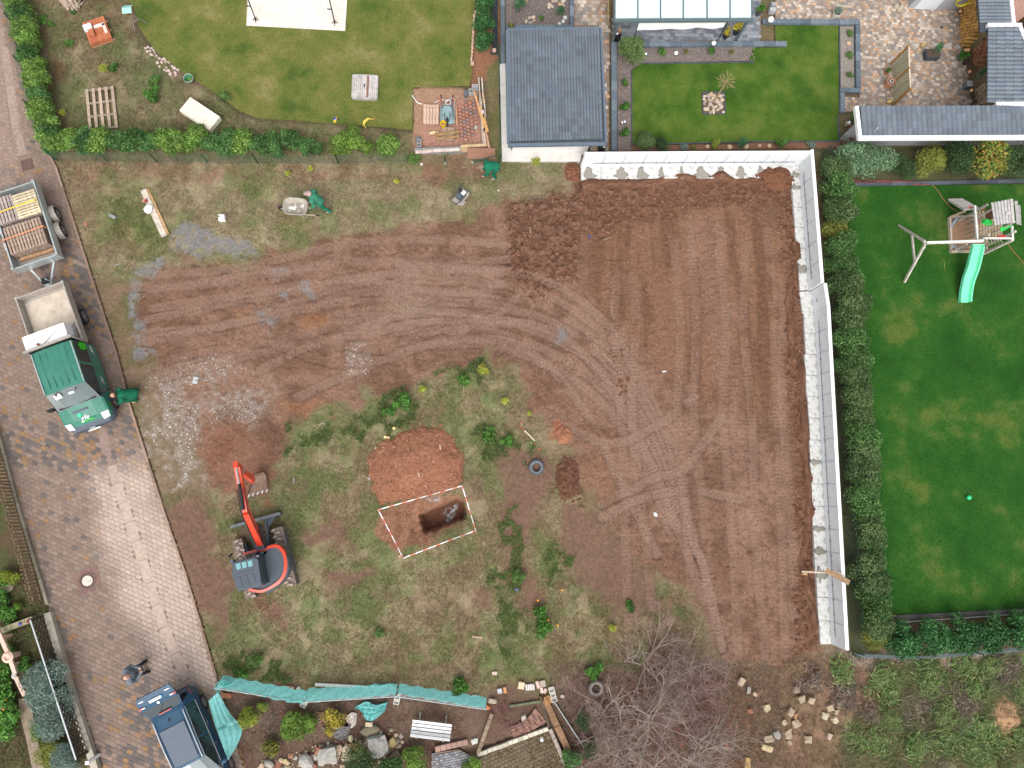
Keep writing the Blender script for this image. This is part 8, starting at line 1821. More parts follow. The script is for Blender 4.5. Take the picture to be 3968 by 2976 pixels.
# tape around the pit
tpz=.85;tcn=[W('pit',*q,tpz)for q in((375,600),(1815,190),(2050,955),(805,1430))];tbx=empty('barrier_tape',(sum(p.x for p in tcn)/4,sum(p.y for p in tcn)/4,0),0,'red and white barrier tape strung on stakes around the pit','barrier tape')
for p in tcn:b=Vector((p.x,p.y,gz(p.x,p.y)-.1));MB().bar(b,p+Vector((0,0,.08)),.035,.035).build('stake',M_plank,tbx,world=True,color=C(206,190,172))
M_tw,M_tr=mat('tape_white',C(250,248,248),rough=.5,amt=.02),mat('tape_red',C(236,130,118),rough=.5,amt=.04)
for a, b in zip(tcn, tcn[1:] + tcn[:1]):
    L_=(b-a).length;n=int(L_/.11);d=(b-a).normalized();nr=Vector((-d.y,d.x,0));m=MB()
    for i in range(n):
        t0_,t1_=i/n,(i+1)/n;sg=lambda t:Vector((0,0,-.10*math.sin(t*math.pi)));w=lambda t:(nr+Vector((0,0,math.sin(t*7)*.5))).normalized()*.019;sh_=d*.05
        p0,p1=a.lerp(b,t0_)+sg(t0_),a.lerp(b,t1_)+sg(t1_);m.cur=int((i*7+i//5)%4==0);m.add([tuple(p0-w(t0_)),tuple(p1-w(t1_)),tuple(p1+w(t1_)+sh_),tuple(p0+w(t0_)+sh_)],[(0,1,2,3)])
    m.build('tape', [M_tw, M_tr], tbx, world=True)
rock(gzv(W('pit',750,1395)),.12,.12,.1,C(196,160,136),'pinkish stone at the lower left stake of the tape',True,'stone','stone')
one(MB().bar(W('pit',1478,740,-1.2),W('pit',1505,960,-.1),.05,.04),'pit_ladder_board',M_plank,'narrow board leaning into the pit','plank',color=C(142,98,70))
# tyres
def tyre(z_, x_, y_, r, w, label, col, tilt=0.0):
    p=gzv(W(z_,x_,y_));o=empty('old_tyre',p,0,label,'tyre');o.rotation_euler=(tilt,0,.4);m_=mat('tyre%d'%len(_M),col,rough=.9,sc=14,amt=.2)
    MB().lathe([(r*.55,.02),(r*.80,.0),(r*.97,.04),(r,w*.5),(r*.97,w-.04),(r*.80,w),(r*.55,w-.02),(r*.53,w*.5),(r*.55,.02)],30,cap=False).build('carcass',m_,o,smooth=True);MB().lathe([(r*.80,w+.002),(r*.62,w-.008)],30,cap=False).build('sidewall',mat('sidewall%d'%len(_M),np.array(col)*1.6,rough=.9),o)
    for i in range(26):a=i/26*6.283;MB().box((r*math.cos(a),r*math.sin(a),w/2),(.02,r*.13,w*.8),rz=a).build('tread_lug',m_,o)
tyre('K',392,1132,.335,.20,'grey tyre lying on the dark soil beside the grass island',C(92,98,104));tyre('Q',1343,968,.33,.20,'old grey tyre lying under the twigs of the bare tree',C(128,118,112),.1)
# plank with mortar bucket
a,b=W('E',1228,190,.09),W('E',1408,588,.07);pk=empty('mortar_plank',(a+b)/2,0,'pale mortar stained plank lying on the grass patch','plank');MB().bar(a,b,.26,.05).build('board',M_plank,pk,world=True,color=C(200,188,174));MB().bar(W('E',1262,180,.04),W('E',1440,570,.04),.12,.05).build('lower_board',M_plank,pk,world=True,color=C(198,158,114))
c=W('E',1280,358,.12);bk2=empty('mortar_bag',c,0,'crumpled white mortar bag on the pale plank','bag');inst('bag',rock_mesh('bag',91),bk2,(0,0,.06),(0,0,.4),(.19,.2,.10),color=C(246,246,246));MB().lathe([(.11,.12),(.09,.17),(.06,.165)],12,cap=False).build('opening',M_wm,bk2)
c=W('E',1250,290,.12);gl_=empty('work_gloves',c,0,'pair of red and pink work gloves on the pale plank','gloves')
for s, cc in ((-.08, C(214, 160, 140)), (.03, C(150, 50, 66))):
    g1 = MB(); g1.box((s, 0, .03), (.09, .10, .04), ch=.015)
    for f in range(4):g1.tube([(s-.035+f*.023,.05,.03),(s-.04+f*.026,.11,.025)],.012,5)
    g1.tube([(s-.045,-.02,.03),(s-.085,.03,.025)],.014,5);g1.build('glove',mat('glove%d'%len(_M),cc),gl_)
a,b=W('E',945,405,.08),W('E',995,432,.08);pi=empty('grey_pipe',(a+b)/2,0,'short grey plastic pipe with open end in the grass','pipe');dd=(b-a).normalized();MB().lathe([(.085,0),(.085,.3),(.07,.3),(.07,.01)],16,M=frame_on(b,dd.cross(Vector((0,0,1))),-dd),cap=False).build('tube',mat('pipe_grey',C(150,150,152),rough=.5),pi,world=True);MB().lathe([(.071,.05),(.001,.051)],14,M=frame_on(a,dd.cross(Vector((0,0,1))),dd),cap=False).build('bore',M_dark,pi,world=True)
c=W('E',1912,440);cn=empty('canister',c,.1,'white plastic canister standing on the tan grass','canister');MB().box((0,0,.14),(.28,.30,.28),ch=.04).build('body',M_globe,cn,bevel=.03);MB().lathe([(.03,.28),(.03,.32)],10,c=(-.08,.02,0)).build('cap',mat('cap_green',C(90,160,120)),cn);MB().tube([(.06,-.08,.28),(.06,-.04,.33),(.06,.06,.33),(.06,.1,.28)],.016,6).build('handle',M_globe,cn)
for z_,a,b,w_,h_,col,lab,nm in(('E',(985,838),(1040,822),.04,.02,C(160,162,162),'short grey metal strip at the edge of the mud','metal_strip'),('E',(736,465),(740,505),.05,.03,C(214,130,96),'orange brick shard near the kerb','brick_shard'),('J',(308,1215),(312,1270),.035,.035,C(170,172,172),'short grey metal rod left of the soil mound','metal_rod'),('G',(838,803),(858,828),.05,.04,C(70,90,160),'small blue marker on the clods','marker'),('K',(1470,312),(1505,308),.05,.03,C(240,240,238),'white splinter on the mud at the right','splinter'),('Q',(652,130),(680,128),.09,.05,C(120,130,180),'small blue plastic piece in the weeds','plastic_piece'),('Q',(285,530),(372,540),.09,.03,C(176,150,130),'flat tan stone slab in the dry grass','stone_slab'),('B',(1398,1405),(1405,1418),.08,.06,C(246,246,244),'white scrap at the wire fence gap','scrap'),('wk',(900,603),(934,603),.05,.03,C(240,236,226),'white scrap right of the plate compactor','scrap')):
    one(MB().bar(gzv(W(z_,*a))+Vector((0,0,h_/2+.01)),gzv(W(z_,*b))+Vector((0,0,h_/2+.01)),w_,h_),nm,mat('bit%d'%len(_M),col,amt=.1),lab,nm.split('_')[-1])
pw=[gzv(W('K',*q))+Vector((0,0,.03+.02*i))for i,q in enumerate(((1395,1520),(1418,1515),(1430,1535),(1428,1555),(1400,1548)))];one(MB().add([tuple(p)for p in pw]+[tuple(p-Vector((0,0,.02)))for p in pw],[(0,1,2,3,4),(9,8,7,6,5)]),'paper_scrap',M_whitep,'white sheet of paper lying on the mud','paper')
for i,(x_,y_)in enumerate(((1168,798),(1093,873),(1120,876))):p=gzv(W('J',x_,y_));one(MB().box((p.x,p.y,p.z+.06),(.115,.10,.12),rz=RG.uniform(-.2,.2),ch=.008),'wood_block',M_plank,('single yellow wood block above the soil mound','left yellow wood block of the pair at the mound','right wood block of the pair at the mound')[i],'block',color=C(236,218,150)if i<2 else C(206,170,130))
for x_,y_,a,lab in((1008,965,.11,'grey stone at the left edge of the soil mound'),(1568,765,.15,'flat orange stone above the soil mound'),(955,1225,.2,'grey stone slab at the lower left of the soil mound')):rock(gzv(W('J',x_,y_)),a,a*.8,.08,C(176,168,160)if 'grey' in lab else C(160,108,78),lab,True,'stone','stone')
for x_,y_,a_,r_,lab in((1475,775,.5,.2,'pale roots sticking out at the top of the soil mound'),(1565,965,1.4,.18,'pale cloth scrap on the right of the soil mound'),(1385,1195,1.2,.16,'pale clay lump in the middle of the soil mound')):
    p=W('J',x_,y_);ji=min(max(int(np.searchsorted(ux,p.x)),0),len(ux)-1);jk=min(max(int(np.searchsorted(uy,p.y)),0),len(uy)-1);rock((p.x,p.y,Zm[jk,ji]),r_*1.4,r_*.45,.06,C(196,166,146),lab,name='soil_lump',cat='lump',rz=-a_)
# shovel on the gravel
p0=gzv(W('I',1678,385));p1=gzv(W('I',1790,412));sv=empty('shovel',p0,0,'shovel with a pale square blade lying on the gravel','shovel');MB().box((p0.x,p0.y,p0.z+.05),(.21,.30,.02),rz=-.15).build('blade',M_steel,sv,world=True);MB().tube([p0+Vector((0,0,.07)),p1+Vector((.5,-.12,.06))],.016,6).build('handle',mat('shovel_wood',C(150,118,92)),sv,world=True)
a,b=gzv(W('K',290,815))+Vector((0,0,.08)),gzv(W('K',380,905))+Vector((0,0,.05));sk=empty('marker_stake',a,0,'pale wooden stake with orange string lying in the weeds','stake');MB().bar(a,b,.06,.04).build('stake',M_plank,sk,world=True,color=C(206,190,164));MB().tube([a,gzv(W('K',265,800))+Vector((0,0,.1)),gzv(W('K',248,760))+Vector((0,0,.05)),gzv(W('K',275,735))+Vector((0,0,.05))],.010,5).build('string',mat('orange_string',C(226,108,70)),sk,world=True)
for i,q in enumerate(((380,930),(414,976))):p=gzv(W('K',*q));one(MB().box((p.x,p.y,p.z+.03),(.07,.05,.04),rz=i),'orange_scrap',_M['orange_string'],('upper' if i==0 else 'lower')+' orange plastic scrap near the tyre','scrap')
# wheelbarrow with mortar
c=W('bar',372,385,.55);wb2=empty('wheelbarrow',(c.x,c.y,.06),rad(176),'pale wheelbarrow smeared with mortar pushed by the worker','wheelbarrow');M_wbr=mat('mortar_tray',C(176,168,156),rough=.6,sc=8,amt=.15)
barrow(wb2,M_wbr,mat('wb_frame',C(196,182,162)),mat('mortar_residue',C(150,142,132),sc=7,col2=C(228,226,220),lo=.5,hi=.58,detail=6))
wb2.scale = (1.12, 1.16, 1.0)
# plate compactor
c=W('wk',290,720);pc=empty('plate_compactor',(c.x,c.y,0),rad(52),'grey petrol plate compactor standing on the tan grass','plate compactor');
MB().box((-.05,0,.05),(.62,.42,.06),taper=1.04).build('base_plate',M_alu,pc);MB().box((.28,0,.12),(.2,.42,.03),ry=rad(-35)).build('plate_lip',M_alu,pc);MB().box((-.02,0,.28),(.36,.30,.30),ch=.03).build('engine',M_dg,pc);MB().box((-.15,.0,.50),(.18,.22,.12),ch=.03).build('fuel_tank',M_bump,pc);MB().box((.10,-.06,.46),(.2,.17,.02)).build('white_cover',M_whitep,pc);MB().lathe([(.07,.44),(.07,.56)],12,c=(.12,.13,0)).build('air_filter',M_black,pc)
for s in(1,-1):MB().tube([(.34,.22*s,.14),(.34,.22*s,.60),(-.40,.22*s,.64)],.018,6).build('guard_rail',M_dg,pc)
MB().tube([(-.25,.2,.35),(-.65,.2,.8),(-.7,.0,.85),(-.65,-.2,.8),(-.25,-.2,.35)],.018,6).build('handle',M_dg,pc)
ps=W('wk',300,805);one(MB().box((ps.x,ps.y,.03),(.26,.24,.05),rz=rad(52)),'concrete_plate',M_block,'grey concrete plate in front of the plate compactor','plate',color=C(172,166,160))
# sticks at the mud edge
for i,(z_,a,b,r_)in enumerate((('J',(460,790),(590,730),.012),('J',(500,800),(560,745),.015),('J',(480,770),(585,755),.010),('J',(360,900),(380,830),.012),('J',(1060,905),(975,925),.010),('J',(1760,430),(1766,498),.015),('G',(335,740),(345,800),.014),('G',(1040,820),(960,850),.012),('K',(960,150),(1040,235),.012),('K',(870,60),(930,125),.010))):one(MB().tube([gzv(W(z_,*a))+Vector((0,0,.03)),gzv(W(z_,*b))+Vector((0,0,.05))],r_,5),'stick',mat('dry_stick',C(190,170,146),sc=10),ORD[i]+' dry stick counted from the left along the mud','stick','dry sticks on the mud')
# ================================================================ CONSTRUCTION FENCE, net and garden below it
M_galv=mat('galvanised',C(186,192,194),rough=.4,metal=.5,amt=.1);M_net=mat('teal_net',C(168,252,248),rough=.75,sc=9,amt=.14,bump=.3);FH=1.15
thin_cloth(M_net)
def site_panel(label, a, b, net=None, h=FH, lean=Vector((0, 0, 0))):
    r=empty('construction_fence',a,0,label,'fence panel');up=Vector((0,0,h))+lean;z0=Vector((0,0,.08))
    for p,q in((a+z0,b+z0),(a+up,b+up),(a+z0*0,a+up),(b+z0*0,b+up)):MB().tube([p,q],.022,6).build('frame_tube',M_galv,r,world=True)
    w = MB(); L_ = (b - a).length; n = int(L_ / .12)
    for i in range(1, n): p = a.lerp(b, i / n); w.bar(p + z0, p + up, .007, .007)
    for i in range(1,6):t=i/6;w.bar(a+z0+(up-z0)*t,b+z0+(up-z0)*t,.007,.007)
    w.build('wire_mesh', M_galv, r, world=True)
    if net:
        n = 40; m = MB(); d = (b - a).normalized(); nr = Vector((-d.y, d.x, 0)); rr = []
        for i in range(n + 1):
            t=i/n;lo_,hi_=net(t);p=a.lerp(b,t);rr.append([tuple(p+up*(lo_+(hi_-lo_)*k/5)+nr*(.30*(1-k/5)-.03+.03*math.sin(i*.9+k)))for k in range(6)])
        o = m.loft(rr, closed=False).build('net', M_net, r, world=True, smooth=True)
    return r
rs = random.Random(2); jag = [rs.uniform(-.08, .08) for _ in range(60)]
site_panel('left construction fence panel with ragged teal net',W('O',150,912),W('O',880,1030),lambda t:(.22+.25*t+jag[int(t*30)]*.6,min(1.25,(.7 if t<.12 else .85)+.30*t+jag[int(t*40)+10])))
site_panel('middle construction fence panel with a band of teal net',W('O',880,1030),W('O',1640,984),lambda t:(.10-.08*t,.98-.28*t));site_panel('right construction fence panel with teal net',W('O',1650,984),W('Q',400,1090),lambda t:(.18+.18*t+jag[int(t*30)]*.4,.55+.3*t+jag[int(t*40)+8]*.4))
site_panel('fallen metal fence panel leaning beside the old timber sleepers',W('Q',985,1078),W('Q',1280,1530),None,.25);
def foot_block(p, rz, label): return hollow(p, .62, .24, .14, rz, C(206, 202, 194), label, 3)
foot_block(gzv(W('O',1640,1040)),rad(80),'concrete fence foot between the middle and right fence panels');foot_block(gzv(W('Q',975,1022)),rad(105),'concrete fence foot at the top of the fallen fence panel');foot_block(gzv(W('O',862,1068)),rad(60),'concrete fence foot between the left and middle fence panels')
def cloth(label, left, right, m_=M_net, name='teal_net', cat='net', fold=.05, n=26, k=12):
    L_, R_ = catmull([tuple(p) for p in left], 8), catmull([tuple(p) for p in right], 8); rr = []
    for i in range(n + 1):
        a=Vector(L_[int(i/n*(len(L_)-1))]);b=Vector(R_[int(i/n*(len(R_)-1))]);rr.append([tuple(a.lerp(b,j/k)+Vector((0,0,fold*(math.sin(j*1.9+i*.23)+.6*math.sin(i*1.3+j*.5))*(0<j<k))))for j in range(k+1)])
    return one(MB().loft(rr, closed=False), name, m_, label, cat, smooth=True)
cloth('large teal net billowing beside the blue car',[W('O',18,1085,1.15),W('O',60,1250,1.1),W('O',120,1420,1.0),W('O',185,1592,.8)],[W('O',98,1005,.9),W('O',200,1190,.5),W('O',305,1325,.35),W('O',255,1480,.5)],fold=.025)
cloth('crumpled teal net at the left end of the construction fence',[W('O',60,975,1.0),W('O',130,900,.9),W('O',210,930,.7)],[W('O',100,1010,.7),W('O',170,965,.6),W('O',240,985,.5)],fold=.08)
cloth('crumpled heap of teal net below the middle fence panel',[W('O',1268,1142,.12),W('O',1370,1092,.3),W('O',1450,1120,.25),W('O',1555,1092,.15)],[W('O',1345,1170,.1),W('O',1360,1240,.12),W('O',1430,1250,.18),W('O',1530,1170,.1)],fold=.10)
wbm=empty('white_beam',gzv(W('O',1270,952)),0,'long white painted beam lying behind the construction fence','beam');MB().bar(W('O',933,942,.10),W('O',1612,978,.10),.12,.10).build('beam',mat('flaking_white',C(232,230,224),sc=9,col2=C(170,160,146),lo=.6,hi=.7),wbm,world=True)
# bench
ba,bb=W('O',1768,1270),W('O',2098,1310);ban=ang(ba,bb);bL=(bb-ba).length;bc=(ba+bb)/2;bn=empty('garden_bench',(bc.x,bc.y,gz(bc.x,bc.y)),ban,'white slatted garden bench in the garden below the fence','bench')
for i in range(5):y_,z_=(.20-i*.135,.44)if i<3 else(-.16-(i-3)*.09,.50+(i-2)*.14);MB().box((0,y_,z_),(bL,.10,.03),rx=0 if i<3 else rad(-35)).build('slat',M_whitep,bn)
for s in (1, -1):
    x_ = s * bL * .34
    for y_ in (.18, -.14): MB().bar((x_, y_, 0), (x_, y_, .43), .06, .06).build('leg', M_alu, bn)
    MB().bar((x_,.46,.06),(x_,-.1,.40),.06,.05).build('stretcher',M_alu,bn);MB().bar((x_,-.15,.42),(x_,-.32,.85),.05,.04).build('back_post',M_alu,bn)
# tarpaulins and cloths
cloth('dark grey tarpaulin below the golden shrub',[W('O',980,1312,.2),W('O',1080,1390,.12),W('O',1180,1425,.05)],[W('O',1235,1300,.25),W('O',1225,1345,.15),W('O',1210,1400,.05)],mat('grey_tarp',C(112,110,110),rough=.55,bump=.3),'tarpaulin','tarpaulin',.03);cloth('brown cloth spread below the red leafless shrub',[W('Q',600,1310,.1),W('Q',740,1250,.15),W('Q',830,1140,.1)],[W('Q',640,1400,.05),W('Q',800,1340,.08),W('Q',918,1260,.05)],mat('brown_cloth',C(150,116,104),rough=.9,bump=.3),'brown_cloth','cloth',.04);cloth('white plastic sheet around the golden shrub',[W('O',1190,1230,.12),W('O',1240,1185,.15),W('O',1290,1190,.1)],[W('O',1235,1320,.1),W('O',1270,1300,.1),W('O',1290,1250,.08)],mat('old_plastic',C(216,204,196),rough=.5,bump=.4),'plastic_sheet','plastic sheet',.05);cloth('brown flat board between bare shrub and golden shrub',[W('O',920,1170,.1),W('O',950,1300,.08)],[W('O',1000,1180,.1),W('O',1020,1300,.08)],mat('brown_board',C(128,98,84)),'brown_sheet','sheet',.01)
# rubble
TN, GYc, RD, OL = C(190, 170, 146), C(172, 168, 160), C(162, 110, 92), C(142, 130, 108)
rb=[(435,1035,.36,.26,TN),(525,1115,.22,.2,TN),(600,1195,.3,.36,C(214,200,160)),(780,1085,.28,.26,TN),(845,1065,.32,.22,OL),(805,1140,.32,.3,TN),(868,1150,.27,.26,TN),(740,1220,.34,.27,TN),(770,1252,.25,.16,C(196,150,110)),(780,1295,.33,.36,TN),(955,1250,.3,.3,C(216,202,176)),(990,1198,.3,.3,TN),(1045,1175,.28,.27,OL),(1027,1228,.24,.22,TN),(1020,1270,.27,.24,C(214,200,170)),(600,1385,.26,.4,TN),(655,1362,.32,.26,GYc),(730,1372,.42,.4,TN),(850,1395,.34,.32,TN),(980,1372,.2,.26,C(214,190,170)),(590,1445,.44,.26,C(210,190,150)),(470,1532,.44,.24,C(206,166,110)),(490,1212,.22,.24,RD),(325,1050,.2,.2,RD),(910,1028,.13,.13,C(230,220,204)),(740,1415,.2,.14,TN),(340,1435,.28,.26,RD),(480,1085,.16,.3,GYc),(700,1285,.2,.2,TN)]
for i,(x_,y_,a,b,col)in enumerate(sorted(rb)):rock(gzv(W('R',x_,y_)),a,b,.24,np.array(col)*.84,ORD[i]+' rubble block from the left on the bare bank below the wall',True,'rubble_block','block','rubble blocks on the bank')
ro=[(540,1620,.34,.3,GYc),(970,1500,.34,.3,RD),(1000,1605,.2,.3,GYc),(935,1562,.22,.24,GYc),(1050,1530,.75,.6,GYc),(1270,1475,.28,.7,C(206,158,112)),(1195,1490,.36,.3,C(196,178,154)),(1365,1450,.3,.28,TN),(1250,1545,.36,.3,C(206,176,150)),(1180,1560,.34,.24,C(204,186,164)),(1330,1510,.26,.3,C(206,170,140)),(1138,1500,.24,.4,C(190,164,140)),(1480,1450,.8,.75,C(166,162,156)),(1410,1335,.8,.42,OL),(1600,1432,.36,.32,C(172,152,110)),(1635,1560,.6,.4,OL),(1395,1282,.3,.24,C(206,186,160)),(870,1600,.7,.5,GYc),(620,1632,.34,.22,RD),(690,1610,.3,.2,C(206,184,140)),(1240,1405,.3,.2,C(196,184,150)),(1655,1465,.16,.16,TN),(1625,1370,.16,.16,TN),(1550,1500,.3,.3,OL),(915,1645,.3,.2,RD),(475,1645,.3,.2,C(196,166,140)),(1390,1505,.26,.24,C(206,150,116)),(640,1590,.2,.2,TN),(1680,1430,.14,.14,TN),(700,1640,.26,.2,OL),(770,1570,.2,.18,GYc),(1100,1590,.3,.3,GYc),(1320,1440,.18,.2,TN)]
for i,(x_,y_,a,b,col)in enumerate(sorted(ro)):rock(gzv(W('O',x_,y_)),a,b,min(a,b)*.8,col,ORD[i]+' stone from the left in the rockery below the construction fence',i%2==0,'rockery_stone','stone','rockery stones')
x,y=scatter(WS('O',[(470,1590),(900,1480),(1180,1400),(1400,1300),(1700,1340),(1720,1680),(450,1680)]),26);i,j=at_idx(x,y)
pebbles('rubble',x,y,GH[i,j],.075,[C(186,166,142),C(170,164,156),C(176,128,102),C(150,136,112),C(200,182,160)],'small rubble between the rockery stones',cat='rubble')
wv=[(695,968,.2,.16),(735,972,.2,.16),(790,970,.16,.14),(820,1000,.16,.12),(760,1000,.14,.1),(1010,985,.12,.1),(1060,1000,.12,.1),(985,1000,.13,.12)]
for i,(x_,y_,a,b)in enumerate(sorted(wv)):rock(gzv(W('O',x_,y_)),a,b,.14,C(170,140,110)if i<2 else C(190,184,176),ORD[i]+' cobble from the left behind the construction fence',name='cobble',cat='stone',group='cobbles behind the construction fence')
for z_,x_,y_,a,b,h_,rz_,col,lab in(('Q',522,995,.19,.19,.14,.2,C(206,210,214),'pale square stone at the right end of the construction fence'),('Q',567,987,.14,.24,.12,.15,C(206,150,104),'orange brick beside the pale square stone'),('Q',706,945,.26,.28,.2,-.2,C(224,200,170),'large tan block behind the row of bricks'),('Q',751,963,.08,.24,.12,.1,C(226,220,214),'first upright white brick of the row'),('Q',771,962,.08,.24,.12,.1,C(220,214,208),'second upright white brick of the row'),('Q',790,960,.08,.24,.12,.1,C(228,222,216),'third upright white brick of the row'),('Q',810,960,.08,.24,.12,.1,C(216,210,206),'fourth upright white brick of the row'),
        ('Q',846,938,.13,.3,.14,.3,C(216,184,172),'pink brick right of the row of white bricks'),('Q',888,930,.25,.26,.12,.2,C(176,160,148),'grey brown paving slab right of the pink brick'),('Q',880,988,.12,.22,.12,.1,C(222,196,184),'pink brick above the old timber sleepers'),('Q',908,992,.13,.2,.12,-.4,C(206,176,166),'second pink brick above the old timber sleepers'),('Q',1058,1040,.18,.13,.1,-.3,C(186,180,168),'grey stone right of the concrete fence foot'),('Q',478,843,.22,.13,.1,0,C(216,192,180),'pale brick lying in the dry grass'),('Q',305,1042,.2,.15,.06,0,C(170,166,158),'grey slab behind the right fence panel'),('Q',415,1140,.3,.2,.16,-.3,C(196,120,82),'orange stone at the end of the right fence panel'),('Q',460,1080,.34,.18,.2,-.2,C(186,170,150),'tan stone at the end of the right fence panel'),('Q',310,1422,.28,.22,.18,.2,C(206,204,196),'white rock at the corner of the cobbled yard'),('Q',730,1225,.2,.24,.16,.2,C(206,196,176),'white rock on the brown cloth'),('Q',930,1070,.3,.36,.24,.4,C(176,132,88),'ochre rock at the top of the timber sleepers'),('O',180,1035,.42,.2,.2,-.1,C(186,120,94),'red rock under the teal net')):
    p = gzv(W(z_, x_, y_))
    if 'rock' in lab or 'stone' in lab and 'square' not in lab:rock(p,a,b,h_,col,lab,True,rz=rz_)
    else:one(MB().box((p.x,p.y,p.z+h_/2),(a,b,h_),rz=rz_,ch=.01),'brick',M_trav,lab,'brick',color=col)
# small cobbled yard and its edging
YD=WS('Q',[(345,1545),(930,1312),(1065,1600),(1090,1720),(400,1720)]);yard=sheet('cobbled_yard',YD,.02,mat('yard_soil',C(94,84,66),sc=9,amt=.25));pave(yard,YD,rad(22),.17,.15,.010,pal([C(108,95,76),C(102,88,72),C(113,100,80)]),z=.045,jit=.012,nparts=300)
x,y=scatter(YD,150);k=fbm(x,y,1.6,3,151)>.45;blades('leaf_litter',x[k],y[k],np.full(k.sum(),.05),.04,.05,[C(120,98,70),C(98,104,62),C(140,112,84),C(92,78,60)],2.5,'leaf litter and moss on the small cobbled yard','leaves')
YG=WS('Q',[(-60,1530),(170,1495),(290,1560),(260,1720),(-60,1720)]);yg=sheet('grey_cobbles',YG,.05,M_joint);pave(yg,YG,rad(10),.12,.10,.014,pal([C(140,140,144),C(156,156,160),C(122,122,128)]),z=.08,nparts=200,name='cobble')
for lab,a,b,col,w_ in(('row of pale cut stones along the top of the cobbled yard',(330,1538),(935,1312),C(206,198,178),.16),('row of grey cut stones along the right side of the cobbled yard',(950,1315),(1075,1600),C(170,156,144),.16),('row of old stones along the left of the brown cloth',(455,1185),(335,1525),C(150,132,112),.16),('pinkish stone border between bench and grey cobbles',(-30,1490),(250,1425),C(166,134,122),.22)):
    r=empty('stone_border',W('Q',*a),0,lab,'edging');pieces(r,W('Q',*a),W('Q',*b),w_,.18,.22,M_trav,[np.array(col),np.array(col)*.85,np.array(col)*1.1],'stone',0,nm_jit=.02)
sl2=empty('timber_sleepers',W('Q',900,1060),0,'old brown timber sleepers running down beside the fallen fence panel','sleepers');pieces(sl2,W('Q',905,1060),W('Q',1115,1515),.26,.22,1.1,M_plank,[C(142,112,84),C(128,98,76)],'sleeper',0,nm_jit=.02);one(MB().bar(W('Q',870,1040,.12),W('Q',945,1310,.12),.09,.2),'edging_board',M_plank,'dark edging board left of the timber sleepers','board',color=C(96,82,68))
one(MB().bar(W('Q',610,1130,.06),W('Q',880,1085,.06),.10,.10),'mossy_log',mat('mossy',C(106,112,84),sc=10,amt=.3),'mossy log lying right of the construction fence end','log');globe(gzv(W('Q',883,1408)),.125,'mirrored garden ball in the cobbled yard',M_chrome)
one(MB().box(gzv(W('M',2040,1600))+Vector((0,0,.01)),(.5,.9,.02),rz=.3),'doormat',mat('brown_mat',C(140,104,66)),'brown mat on the ground beside the front of the blue car','mat')
# ================================================================ LEFT GARDEN: picket fence, lattice, walls
pk_=empty('picket_fence',W('N',60,1960),0,'weathered wooden picket fence along the left road edge','fence');fa,fb_=W('N',-12,1640),W('N',178,2322);L_=(fb_-fa).length;n=int(L_/.15);an=ang(fa,fb_);nr=Vector((-math.sin(an),math.cos(an),0))
if nr.x > 0: nr = -nr
pmsh = MB().box((0, 0, .45), (.085, .022, .86)).mesh('picket', M_plank)
for i in range(n+1):p=fa.lerp(fb_,i/n)+nr*.1;inst('picket',pmsh,pk_,p-pk_.location+Vector((0,0,.06)),(RG.uniform(-.03,.03),RG.uniform(-.03,.03),an),color=np.array(C(150,128,104))*RG.uniform(.75,1.12))
for z_ in(.25,.75):MB().bar(fa+nr*.08+Vector((0,0,z_)),fb_+nr*.08+Vector((0,0,z_)),.07,.03).build('rail',M_plank,pk_,world=True,color=C(130,110,90))
def lattice(label, a, b, h, m_):
    r=empty('lattice_fence',a,0,label,'fence');L_=(b-a).length;d=(b-a).normalized();nr_=Vector((-d.y,d.x,0));s_=.25
    def clip(u0, sg):
        p, q = (u0, 0.0), (u0 + sg * h, h)
        if sg > 0: t0_, t1_ = max(0, -u0 / h), min(1, (L_ - u0) / h)
        else: t0_, t1_ = max(0, (u0 - L_) / h), min(1, u0 / h)
        return (u0 + sg * h * t0_, h * t0_, u0 + sg * h * t1_, h * t1_) if t1_ > t0_ else None
    for sg, off in ((1, .012), (-1, -.012)):
        u = -h if sg > 0 else 0.0
        while u < (L_ if sg > 0 else L_ + h):
            c_ = clip(u, sg)
            if c_:MB().bar(a+d*c_[0]+nr_*off+Vector((0,0,c_[1]+.1)),a+d*c_[2]+nr_*off+Vector((0,0,c_[3]+.1)),.045,.02,up=nr_).build('lath',m_,r,world=True)
            u += s_
    MB().bar(a+Vector((0,0,h+.1)),b+Vector((0,0,h+.1)),.05,.05).build('top_rail',M_galv,r,world=True)
    for p in(a,b):MB().bar(p,p+Vector((0,0,h+.12)),.08,.08).build('post',m_,r,world=True)
M_dkw = mat('dark_lattice', C(70, 62, 58), sc=9, amt=.2)
la, lb2 = W('M', 400, 350), W('M', 780, 1500); mid_ = la.lerp(lb2, .5)
lattice('dark diamond lattice fence, upper panel on the concrete wall',la,mid_,1.05,M_dkw);lattice('dark diamond lattice fence, lower panel behind the silvery shrubs',mid_,lb2,1.05,M_dkw)
cw=empty('garden_wall',W('M',430,330),0,'low pale concrete garden wall along the left road edge','wall');w0,w1,w2=W('M',432,320),W('M',600,920),W('M',850,1680);M_cw=mat('mossy_concrete',C(186,178,164),sc=3.5,amt=.15,bump=.4,col2=C(140,132,104),lo=.5,hi=.75)
for a,b in((w0,w1),(w1,w2)):MB().bar(a+Vector((0,0,.12)),b+Vector((0,0,.12)),.27,.30).build('wall_section',M_cw,cw,world=True)
one(MB().bar(W('M',5,485,.2),W('M',300,375,.2),.22,.4),'cross_wall',mat('mossy_wall',C(160,152,126),sc=5,amt=.2,bump=.4,col2=C(112,112,66),lo=.45,hi=.65),'mossy cross wall between the two left gardens','wall')
